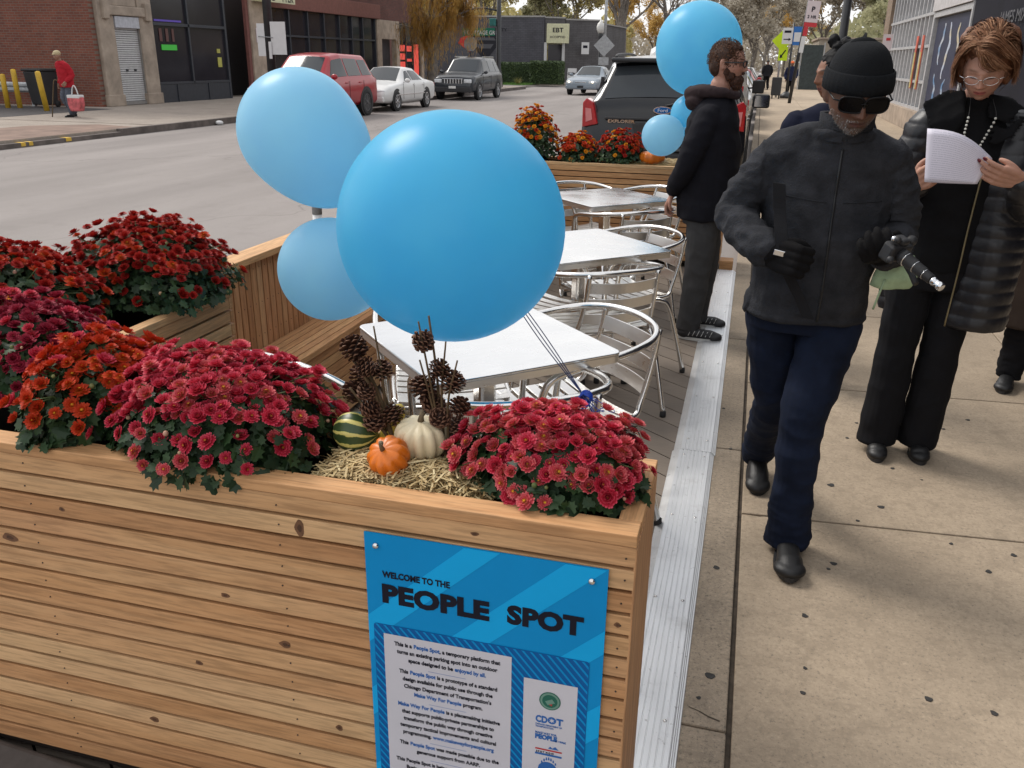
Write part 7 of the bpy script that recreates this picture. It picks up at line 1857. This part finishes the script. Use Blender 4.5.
wt = union('trousers', [('l', [(V((.78,3.825,.95)),.15,.11,0),(V((.78,3.825,.84)),.17,.125,0),(V((.78,3.825,.76)),.17,.115,0)]),
   ('f', [V((.695,3.82,.80)), V((.685,3.81,.50)), V((.668,3.81,.045))], [.092,.076,.082]), ('f', [V((.865,3.82,.80)), V((.858,3.82,.50)), V((.838,3.84,.045))], [.092,.076,.082])], .006, cloth('black_trouser_wool', (.010,.010,.012), 260, .3), woman, 2, fo)
shoe('boot', (.672,3.87,.002), (-.05,-1,0), .215, LTH, woman, w_=.042, voxel=.004); shoe('boot', (.838,3.90,.002), (.02,-1,0), .215, LTH, woman, w_=.042, voxel=.004)
glasses(woman, wc, WF, ws_, CHROME, None if False else mat('clear_lens', (.45,.42,.42), .05, spec=.6), z=.0, wd=.025, ht=.016, rim=.0012) if False else None
gl = NT('thin_clear_lens'); gl.b.inputs['Alpha'].default_value = .03; CLR = gl.fin((.3,.32,.33), .02, 0, .15)
glasses(woman, wc, WF, ws_, CHROME, CLR, z=.0, wd=.025, ht=.016, rim=.0012)
# hair: solid under-form plus strands
def hair_base(parent, C_, F_, s, shapes, mt, name='hair', voxel=.006, seed=1, amp=.005):
    return union(name, [('e', V(C_)+F_@V(c_), r_, F_) for c_, r_ in shapes], voxel, mt, parent, 2, folds(amp, 40, 18, seed))
AUB = mat('auburn_hair_mass', (.16,.062,.028), .55, amt=.4, scale=40, bump=.6, bscale=150)
wh = hair_base(woman, wc, WF, 1, [((-.005,-.026,.055),(.092,.096,.090)),((-.035,-.055,.085),(.062,.055,.052)),((0,-.06,.0),(.088,.066,.085)),((-.074,-.01,-.002),(.022,.045,.062)),((.076,-.015,.0),(.024,.045,.064)),((0,.030,.100),(.070,.050,.034)),((.05,-.05,.09),(.05,.05,.04))], AUB, amp=.006)
def wstart(rr): 
    while True:
        q = V((rr.uniform(-1,1), rr.uniform(-1,.85), rr.uniform(-.3,1))).normalized()
        if q.y < .30 or q.z > .72: return q
def wflow(d, rr): 
    v = V((d.x*1.4 + .35, -.55, -.55 if d.y < .3 else .1)) + V((rr.uniform(-.3,.3), rr.uniform(-.3,.3), rr.uniform(-.2,.2))); return (v - d*v.dot(d)).normalized()
hair_cap('hair_strands', wh, wc + WF@V((0,-.012,.018)), WF, 1.10, HAIRM['auburn'], 2600, 5, wstart, wflow, .085, lift=.016, w_=.0017)
# long front locks swept from a side parting over the brow, loose ends at the sides
mb = MB(); rr = random.Random(12)
def lock(cps, w0=.0017):
    P = smooth_path([wc + WF@(V(c_) + V((rr.gauss(0,.004), rr.gauss(0,.004), rr.gauss(0,.004)))) for c_ in cps], 4); tn = min(1, max(0, rr.gauss(.5, .24)))
    for k_ in range(len(P)-1):
        a, b = P[k_], P[k_+1]; nr = (a - wc).normalized(); q_ = (b-a).cross(nr)
        if q_.length < 1e-7: continue
        w_ = w0*(1 - .7*k_/len(P)); q_ = q_.normalized()*w_; q2 = q_*(1 - .7/len(P)); mb.add([a-q_, a+q_, b+q2, b-q2], [(0,1,2,3)], min(1, max(0, tn+.12*math.sin(k_*.9))), 0, True)
for i in range(900):
    t_ = rr.random(); y0 = .075 - .13*t_; up = rr.uniform(.0, .024)
    lock([(.030, y0, .118+.012*(1-abs(t_-.5)*2)+up*.3), (-.018, y0+.018*(1-t_), .132+up-.030*max(0,.25-t_)*4*.35), (-.066, y0+.012*(1-t_), .104+up*.8-.015*(1-t_)), (-.094-up*.4, y0-.010, .052), (-.098-rr.uniform(0,.012), y0-.02+rr.uniform(-.01,.02), .000-rr.uniform(0,.035))])
for i in range(520):
    t_ = rr.random(); y0 = .070 - .12*t_; up = rr.uniform(0, .018)
    lock([(.030, y0, .120+up*.3), (.064, y0+.010*(1-t_), .102+up), (.090+up*.3, y0, .056), (.094+rr.uniform(0,.010), y0-.005, .010), (.080+rr.uniform(0,.022), y0+rr.uniform(0,.02), -.035-rr.uniform(0,.015))])
for i in range(90):
    x1 = rr.uniform(-.055, .02); lock([(.028, .080, .112), (x1*.5+.01, .098, .100), (x1-.012, .104, .070-rr.uniform(0,.014)), (x1-.035, .092, .050-rr.uniform(0,.02))], .0014)
mb.build('fringe', HAIRM['auburn'], wh)
mb = MB(); mb.ball(wc+WF@V((-.082,.0,-.035)), .005, 8); mb.ball(wc+WF@V((.082,.0,-.035)), .005, 8); mb.build('earrings', CHROME, woman)
# red nails on the visible fingertips
NAIL = mat('dark_red_nail', (.12,.008,.015), .2)
for p_, d_, n_ in WTIPS:
    b_ = MB(); fr_ = Matrix((d_.cross(n_).normalized(), d_, n_)).transposed(); b_.ball(p_, (.0064,.0095,.0030), 12, rot=fr_); b_.build('nail', NAIL, woman)
# papers
def paper():
    n = NT('printed_paper'); tcn = n.node('ShaderNodeTexCoord'); sp = n.node('ShaderNodeSeparateXYZ'); n.link(tcn.outputs['UV'], sp.inputs[0])
    rows_ = n.math('SINE', n.math('MULTIPLY', sp.outputs['Y'], 150.0)); cmb = n.node('ShaderNodeCombineXYZ'); n.link(n.math('MULTIPLY', sp.outputs['X'], 60.0), cmb.inputs[0]); n.link(n.math('FLOOR', n.math('MULTIPLY', sp.outputs['Y'], 23.9)), cmb.inputs[1])
    wn_ = n.noise(cmb.outputs[0], 1.0, 1)
    ink = n.math('MULTIPLY', n.ramp(rows_, [(.35, 0.), (.6, 1.)]), n.ramp(wn_, [(.40, 0.), (.48, 1.)]))
    mg = n.math('MULTIPLY', n.ramp(sp.outputs['X'], [(.08, 0.), (.10, 1.)]), n.ramp(sp.outputs['X'], [(.90, 1.), (.92, 0.)]))
    c = n.mix((.70,.67,.76), (.36,.35,.44), n.math('MULTIPLY', n.math('MULTIPLY', ink, mg), .55))
    return n.fin(c, .7, 0, .2)
me = bpy.data.meshes.new('paper_sheets'); n1, n2 = 14, 10; vs_ = []; uv = []
TL, BL, TR, BR = V((.594,3.470,1.400)), V((.608,3.428,1.222)), V((.825,3.475,1.305)), V((.783,3.437,1.222))
for sh_ in range(2):
    for i in range(n1+1):
        for j in range(n2+1):
            u, v = i/n1, j/n2; p = BL.lerp(BR, u).lerp(TL.lerp(TR, u), v); p.z += .030*math.sin(PI*u)*v + .004*sh_; p.y -= .028*math.sin(PI*u)*(.4+.6*v) - .004*sh_; vs_.append(p); uv.append((u, v))
k_ = (n1+1)*(n2+1); fs = [(s*k_+i*(n2+1)+j, s*k_+(i+1)*(n2+1)+j, s*k_+(i+1)*(n2+1)+j+1, s*k_+i*(n2+1)+j+1) for s in range(2) for i in range(n1) for j in range(n2)]
me.from_pydata(vs_, [], fs); ul = me.uv_layers.new(name='UVMap')
for lp_ in me.loops: ul.data[lp_.index].uv = uv[lp_.vertex_index]
me.materials.append(paper()); me.polygons.foreach_set('use_smooth', [True]*len(fs)); po = bpy.data.objects.new('paper_sheets', me); COL.objects.link(po); sd = po.modifiers.new('thickness', 'SOLIDIFY'); sd.thickness = .0006
tag(po, 'two curling white printed sheets held up by the reading woman', 'paper')

# ================= bearded man
bc = V((-.190, 5.35, 1.605)); BF = frame_of((1,-.16,-.06)); bs_ = 1.0
bodyS = head_form(bc, BF, bs_, nose=1.15) + [('c', [V((-.235,5.35,1.36)), V((-.215,5.35,1.50))], [.062,.058]), ('l', [(V((-.25,5.35,1.36)),.07,.12,0),(V((-.25,5.35,1.1)),.09,.14,0),(V((-.25,5.35,.85)),.09,.13,0)]),
  ('c', [V((-.25,5.27,.84)), V((-.25,5.25,.45)), V((-.27,5.22,.1))], [.07,.05,.035]), ('c', [V((-.24,5.43,.84)), V((-.23,5.46,.45)), V((-.24,5.50,.1))], [.07,.05,.035]),
  ('c', [V((-.27,5.19,1.30)), V((-.36,5.15,1.06)), V((-.43,5.30,.885))], [.045,.033,.024]), ('c', [V((-.27,5.51,1.30)), V((-.36,5.54,1.06)), V((-.43,5.40,.885))], [.045,.033,.024])]
bodyS += hand_form((-.430,5.31,.880), (-.35,.25,-.75), (-.8,0,.5), 1, .95, curl=.5)
bearded = person('bearded man with glasses in a black hooded jacket standing on the deck in profile', None, bodyS, .0038, head_paint(bc, BF, bs_, (.47,.25,.185), (.32,.12,.10), (.08,.04,.025)))
NJ = cloth('black_softshell', (.010,.010,.014), 300, .3); fo = folds(.008, 8, 11, 70)
bj = union('jacket', [('l', [(V((-.225,5.35,1.43)),.085,.10,0),(V((-.235,5.35,1.38)),.115,.17,0),(V((-.24,5.35,1.30)),.145,.215,0),(V((-.235,5.35,1.15)),.165,.215,0),(V((-.235,5.35,.98)),.170,.21,0),(V((-.235,5.35,.82)),.175,.205,0),(V((-.235,5.35,.735)),.165,.20,0)]),
   ('c', [V((-.255,5.20,1.315)), V((-.31,5.145,1.19)), V((-.355,5.14,1.06)), V((-.405,5.22,.955)), V((-.432,5.29,.90))], [.078,.070,.062,.054,.048]), ('c', [V((-.255,5.50,1.315)), V((-.31,5.555,1.19)), V((-.355,5.56,1.06)), V((-.405,5.48,.955)), V((-.432,5.41,.90))], [.078,.070,.062,.054,.048])], .0065, NJ, bearded, 2, fo)
union('hood', [('c', [V((-.115,5.27,1.435)), V((-.20,5.235,1.455)), V((-.31,5.27,1.455)), V((-.375,5.35,1.435)), V((-.31,5.43,1.455)), V((-.20,5.465,1.455)), V((-.115,5.43,1.435))], [.016,.026,.036,.046,.036,.026,.016]), ('e', V((-.345,5.35,1.40)), (.065,.10,.055))], .006, cloth('maroon_grey_hood', (.036,.025,.027), 300, .5), bearded, 2, folds(.006, 18, 22, 5))
union('trousers', [('l', [(V((-.245,5.35,.84)),.13,.17,0),(V((-.245,5.35,.76)),.135,.175,0),(V((-.245,5.35,.70)),.12,.16,0)]), ('f', [V((-.245,5.27,.76)), V((-.245,5.25,.44)), V((-.275,5.23,.055))], [.098,.078,.068]), ('f', [V((-.235,5.43,.76)), V((-.215,5.46,.44)), V((-.245,5.50,.055))], [.098,.078,.068])], .0065, cloth('charcoal_chinos', (.055,.055,.057), 300, .3), bearded, 2, folds(.007, 11, 9, 33))
SNK = mat('black_sneaker', (.016,.016,.018), .6, bump=.3, bscale=150); WSO = mat('white_sole', (.55,.55,.53), .6)
for y_, x_ in ((5.21,-.335),(5.52,-.325)):
    s_o = shoe('sneaker', (x_, y_, .004), (1,-.02,0), .275, SNK, bearded, w_=.048, sole=WSO)
    mb = MB()
    for k in range(6):
        xx = x_ + .07 + .026*k; mb.tube([(xx, y_-.047, .035), (xx+.012, y_-.030, .062), (xx+.02, y_, .074-.004*k)], .0022, 5)
    mb.build('stripes', WSO, s_o)
bh = hair_base(bearded, bc, BF, 1, [((0,-.018,.036),(.081,.091,.087)),((0,-.05,-.005),(.077,.055,.07)),((0,.030,.084),(.055,.042,.028))], mat('brown_hair_mass', (.045,.021,.013), .7, amt=.4, scale=60, bump=.6, bscale=160), amp=.003, seed=9)
hair_cap('hair_strands', bh, bc+BF@V((0,-.012,.010)), BF, 1.05, HAIRM['brown'], 1500, 9, lambda rr: V((rr.uniform(-1,1), rr.uniform(-1,.8), rr.uniform(-.1,1))), lambda d, rr: (lambda v: (v - d*v.dot(d)).normalized())(V((rr.uniform(-1,1), rr.uniform(-1,.5), rr.uniform(-.9,.2)))), .020, lift=.005, w_=.0015, curl=0)
bd_ = union('beard', [('e', bc+BF@V((0,.062,-.085)), (.050,.042,.036), BF), ('e', bc+BF@V((.046,.032,-.060)), (.018,.028,.030), BF), ('e', bc+BF@V((-.046,.030,-.066)), (.018,.028,.030), BF), ('e', bc+BF@V((0,.097,-.044)), (.024,.008,.006), BF), ('e', bc+BF@V((.062,.012,-.030)), (.010,.018,.032), BF), ('e', bc+BF@V((-.062,.012,-.030)), (.010,.018,.032), BF), ('e', bc+BF@V((0,.070,-.112)), (.036,.030,.026), BF)], .0035, mat('beard_mass', (.050,.020,.012), .8, amt=.5, scale=90, bump=.8, bscale=220, bdist=.003), bearded, 1, folds(.004, 60, 40, 3))
mb = MB(); rr = random.Random(44)
for v in list(bd_.data.vertices)[::9]:
    nn_ = v.normal; q_ = v.co + nn_*.001; e_ = q_ + (nn_*.7 + V((rr.uniform(-.5,.5), rr.uniform(-.5,.5), -.9))).normalized()*rr.uniform(.006,.014); sd_ = (e_-q_).cross(nn_)
    if sd_.length > 1e-6:
        sd_ = sd_.normalized()*.0013; mb.add([q_-sd_, q_+sd_, e_], [(0,1,2)], rr.random())
mb.build('strands', HAIRM['beard'], bd_)
glasses(bearded, bc, BF, bs_, BLKP, CLR, z=.006, wd=.025, ht=.017, rim=.0036)

# ================= woman in navy behind the walking man
nc = V((.343, 4.62, 1.560)); NF = frame_of((-.85,-.50,-.05))
bodyS = head_form(nc, NF, .96) + [('c', [V((.37,4.68,1.34)), V((.372,4.67,1.47))], [.055,.05]), ('l', [(V((.34,4.66,1.36)),.12,.07,0),(V((.34,4.66,1.1)),.13,.09,0),(V((.31,4.66,.85)),.12,.09,0)]), ('c', [V((.25,4.66,.85)), V((.24,4.66,.45)), V((.235,4.66,.08))], [.06,.045,.032]), ('c', [V((.36,4.70,.85)), V((.325,4.72,.45)), V((.31,4.74,.08))], [.06,.045,.032])]
navy = person('woman in a navy coat with black twisted updo, mostly hidden behind the walking man', None, bodyS, .0045, head_paint(nc, NF, .96, (.23,.105,.062), (.20,.07,.06), (.02,.012,.01)))
union('coat', [('l', [(V((.365,4.67,1.43)),.08,.075,0),(V((.35,4.67,1.385)),.15,.095,0),(V((.34,4.67,1.32)),.205,.115,0),(V((.33,4.67,1.15)),.19,.13,0),(V((.30,4.67,.95)),.17,.13,0),(V((.285,4.68,.72)),.175,.13,0)]), ('c', [V((.20,4.66,1.32)), V((.165,4.66,1.12)), V((.20,4.55,.92))], [.075,.06,.045]), ('c', [V((.50,4.68,1.32)), V((.50,4.70,1.12)), V((.45,4.60,.95))], [.07,.058,.045])], .007, cloth('navy_coat_wool', (.010,.012,.026), 300, .3), navy, 2, folds(.007, 8, 10, 12))
union('trousers', [('c', [V((.26,4.67,.80)), V((.245,4.67,.45)), V((.238,4.665,.10))], [.075,.055,.045]), ('c', [V((.345,4.70,.80)), V((.32,4.72,.45)), V((.305,4.74,.10))], [.075,.055,.045])], .007, BLKW, navy, 2, folds(.005,10,20,3))
shoe('shoe', (.255,4.70,.002), (-.5,-1,0), .24, LTH, navy, w_=.04); shoe('shoe', (.315,4.78,.002), (-.3,-1,0), .24, LTH, navy, w_=.04)
nh = union('hair', [('e', nc+NF@V((0,-.018,.04)), (.085,.094,.088), NF), ('e', nc+NF@V((0,-.055,.0)), (.078,.055,.075), NF)] + [('e', nc+V((.015,.02,.125))+V((math.cos(a)*.038, math.sin(a)*.03, .012*math.sin(a*2+1)+(.02 if i % 2 else 0))), (.026,.024,.03)) for i, a in enumerate([k*1.05 for k in range(6)])] + [('c', [nc+NF@V((-.080,.03,.0)), nc+NF@V((-.088,.035,-.05)), nc+NF@V((-.080,.04,-.10))], [.010,.009,.005])], .004, HAIRM['black'], navy, 1, folds(.006, 34, 34, 3))
mb = MB(); n_ = 16; mb.tube([nc+NF@V((-.086,-.004,-.050)) + V((.0,.014*math.cos(2*PI*k/n_),.018*math.sin(2*PI*k/n_))) for k in range(n_)], .0022, 6, closed=True); mb.build('earring', mat('gold_metal', (.6,.42,.15), .3, .9), navy)

# ================= person in a brown coat at the right edge
rc = V((1.66, 4.95, 1.63)); RF = frame_of((-.5,-.8,-.1))
bodyS = head_form(rc, RF, .98) + [('c', [V((1.66,4.98,1.38)), V((1.66,4.97,1.53))], [.058,.054]), ('l', [(V((1.64,4.98,1.4)),.14,.08,0),(V((1.62,4.98,1.1)),.14,.1,0),(V((1.6,4.98,.85)),.14,.1,0)]), ('c', [V((1.50,4.97,.85)), V((1.48,4.94,.45)), V((1.46,4.93,.1))], [.07,.05,.035]), ('c', [V((1.70,5.0,.85)), V((1.74,5.0,.45)), V((1.76,5.0,.1))], [.07,.05,.035])]
brown = person('person in a long dark brown coat and black shoes, cut off by the right edge', None, bodyS, .006, head_paint(rc, RF, .98, (.3,.16,.11), (.25,.1,.09), (.03,.02,.02)))
union('coat', [('l', [(V((1.66,4.97,1.47)),.08,.08,0),(V((1.64,4.98,1.40)),.19,.11,0),(V((1.62,4.98,1.20)),.215,.135,0),(V((1.60,4.98,1.0)),.22,.15,0),(V((1.585,4.96,.75)),.265,.18,0),(V((1.575,4.95,.50)),.295,.20,0),(V((1.575,4.95,.35)),.31,.21,0)]), ('c', [V((1.46,4.96,1.36)), V((1.43,4.93,1.12)), V((1.52,4.78,1.02))], [.08,.065,.05]), ('c', [V((1.82,4.99,1.36)), V((1.87,4.96,1.12)), V((1.80,4.82,.98))], [.08,.065,.05])], .008, cloth('dark_brown_coat', (.040,.028,.022), 200, .3), brown, 2, folds(.008, 7, 4, 17))
union('trousers', [('f', [V((1.50,4.97,.8)), V((1.485,4.94,.45)), V((1.465,4.93,.04))], [.09,.072,.062]), ('c', [V((1.70,5.0,.8)), V((1.74,5.0,.45)), V((1.76,5.0,.12))], [.09,.072,.062])], .007, bpy.data.materials['black_trouser_wool'], brown, 2, folds(.008, 12, 30, 3))
shoe('shoe', (1.485,4.99,.002), (-.35,-1,0), .27, LTH, brown, w_=.048); shoe('shoe', (1.77,5.06,.002), (-.2,-1,0), .27, LTH, brown, w_=.048)
union('hair', [('e', rc+RF@V((0,-.015,.04)), (.083,.095,.086), RF), ('e', rc+RF@V((0,-.05,-.005)), (.078,.055,.07), RF)], .006, HAIRM['black'], brown, 1, folds(.004, 30, 30, 4))

# ================= far figures
def walker(label, loc, rz, h_, coat_, trs, hatc, skin_, seed, extra=None, group=None, lean=0):
    k = h_/1.72; F0 = Matrix.Rotation(rz, 3, 'Z')
    def P(x, y, z): return V(loc) + F0@V((x*k, y*k, z*k))
    Fh = frame_of(F0@V((0,1,-.15))); hcn = P(0, .06+lean, 1.58)
    o = person(label, None, head_form(hcn, Fh, k) + [('c', [P(0,lean*.8,1.38), P(0,.03+lean,1.5)], [.055*k,.05*k]), ('l', [(P(0,lean*.7,1.38),.12*k,.08*k,rz),(P(0,0,.9),.12*k,.08*k,rz)]), ('c', [P(-.09,0,.9), P(-.10,.08,.48), P(-.10,.05,.08)], [.06*k,.045*k,.03*k]), ('c', [P(.09,0,.9), P(.10,.10,.48), P(.10,-.15,.10)], [.06*k,.045*k,.03*k]),
        ('c', [P(-.20,lean*.7,1.34), P(-.25,-.02,1.08), P(-.24,.16,.92)], [.04*k,.032*k,.024*k]), ('c', [P(.20,lean*.7,1.34), P(.26,-.03,1.08), P(.25,.08,.86)], [.04*k,.032*k,.024*k])]
        + hand_form(P(-.24,.17,.91), F0@V((0,.6,-.6)), F0@V((-1,0,0)), 1, k, curl=.8) + hand_form(P(.25,.09,.85), F0@V((0,.1,-1)), F0@V((1,0,0)), -1, k, curl=.8), .007, head_paint(hcn, Fh, k, skin_, (.3,.12,.1), (.05,.04,.03)))
    union('coat', [('l', [(P(0,lean*.9,1.45),.08*k,.08*k,rz),(P(0,lean*.8,1.39),.20*k,.12*k,rz),(P(0,lean*.5,1.2),.22*k,.15*k,rz),(P(0,.02,.95),.23*k,.16*k,rz),(P(0,0,.78),.24*k,.16*k,rz)]), ('c', [P(-.20,lean*.7,1.33), P(-.27,-.02,1.09), P(-.25,.14,.95)], [.08*k,.068*k,.05*k]), ('c', [P(.20,lean*.7,1.33), P(.28,-.03,1.09), P(.26,.07,.90)], [.08*k,.068*k,.05*k])], .012, coat_, o, 2, folds(.012, 7, 9, seed))
    union('trousers', [('c', [P(-.09,0,.82), P(-.10,.08,.48), P(-.10,.05,.12)], [.10*k,.085*k,.075*k]), ('c', [P(.09,0,.82), P(.10,.10,.48), P(.10,-.13,.14)], [.10*k,.085*k,.075*k])], .012, trs, o, 2, folds(.008, 9, 16, seed+2))
    f_ = F0@V((0,1,0))
    shoe('shoe', P(-.10,.0,.002), f_, .27*k, LTH, o, voxel=.007); shoe('shoe', P(.10,-.20,.002), f_, .27*k, LTH, o, voxel=.007)
    union('cap', [('e', hcn+Fh@V((0,-.012,.055)), (.088*k,.104*k,.078*k), Fh), ('e', hcn+Fh@V((0,.07,.045)), (.06*k,.055*k,.012*k), Fh)], .007, hatc, o, 1)
    return o
OLD = walker('old man in a red jacket and tan cap walking on the far pavement', (-17.60, 20.0, 0), R(160), 1.66, cloth('bright_red_jacket', (.36,.018,.028), 60, .3), cloth('blue_grey_trousers', (.085,.095,.12), 60, .3), mat('tan_cap', (.42,.34,.20), .8), (.30,.17,.12), 5, lean=.10)
sbg = thing('shopping_bag', 'red and white plastic shopping bag in the old man\'s hand', 'bag', (-17.28, 19.85, .40))
mb = MB(); vs_ = [(sx*w_, sy*.10, z) for z, w_ in ((-.24,.15),(-.05,.20),(.14,.19)) for sx, sy in ((-1,-1),(1,-1),(1,1),(-1,1))]; mb.add(vs_, [(3,2,1,0)] + [(l*4+i, l*4+(i+1)%4, l*4+4+(i+1)%4, l*4+4+i) for l in range(2) for i in range(4)] + [(8,9,10,11)]); mb.build('body', mat('red_pink_print', (.46,.09,.10), .5, amt=.5, scale=9), sbg, bevel=.03)
mb = MB(); mb.bx(-.19,.19,-.104,.104,.08,.17); mb.build('white_top', SWH, sbg, bevel=.02); mb = MB(); mb.tube(smooth_path([(-.1,0,.16),(-.06,0,.32),(0,0,.40),(.06,0,.32),(.1,0,.16)], 4), .015, 6); mb.build('handle', SWH, sbg)
cn = MB(); cn.tube(smooth_path([(-18.02,19.75,0),(-17.94,19.80,.5),(-17.88,19.84,.86),(-17.84,19.86,.93),(-17.78,19.88,.90)], 4), .014, 8); tag(cn.build('walking_stick', TW), 'thin dark walking stick in the old man\'s other hand', 'walking stick')
walker('distant person in a bright orange cap and navy jacket on our sidewalk', (1.42, 46.5, 0), R(180), 1.68, cloth('navy_jacket_far', (.02,.025,.06), 40, .2), BLKW, mat('orange_cap', (.75,.13,.02), .7), (.2,.11,.08), 8)
walker('distant person in dark clothes walking away beyond the orange cap', (2.62, 62, 0), R(0), 1.70, cloth('blue_black_jacket_far', (.03,.035,.07), 40, .2), BLKW, mat('dark_cap', (.02,.02,.02), .7), (.2,.11,.08), 9)
walker('distant person in black near the kerb by the parked cars', (.35, 58, 0), R(10), 1.72, cloth('black_jacket_far', (.015,.015,.018), 40, .2), BLKW, bpy.data.materials['dark_cap'], (.2,.11,.08), 12)
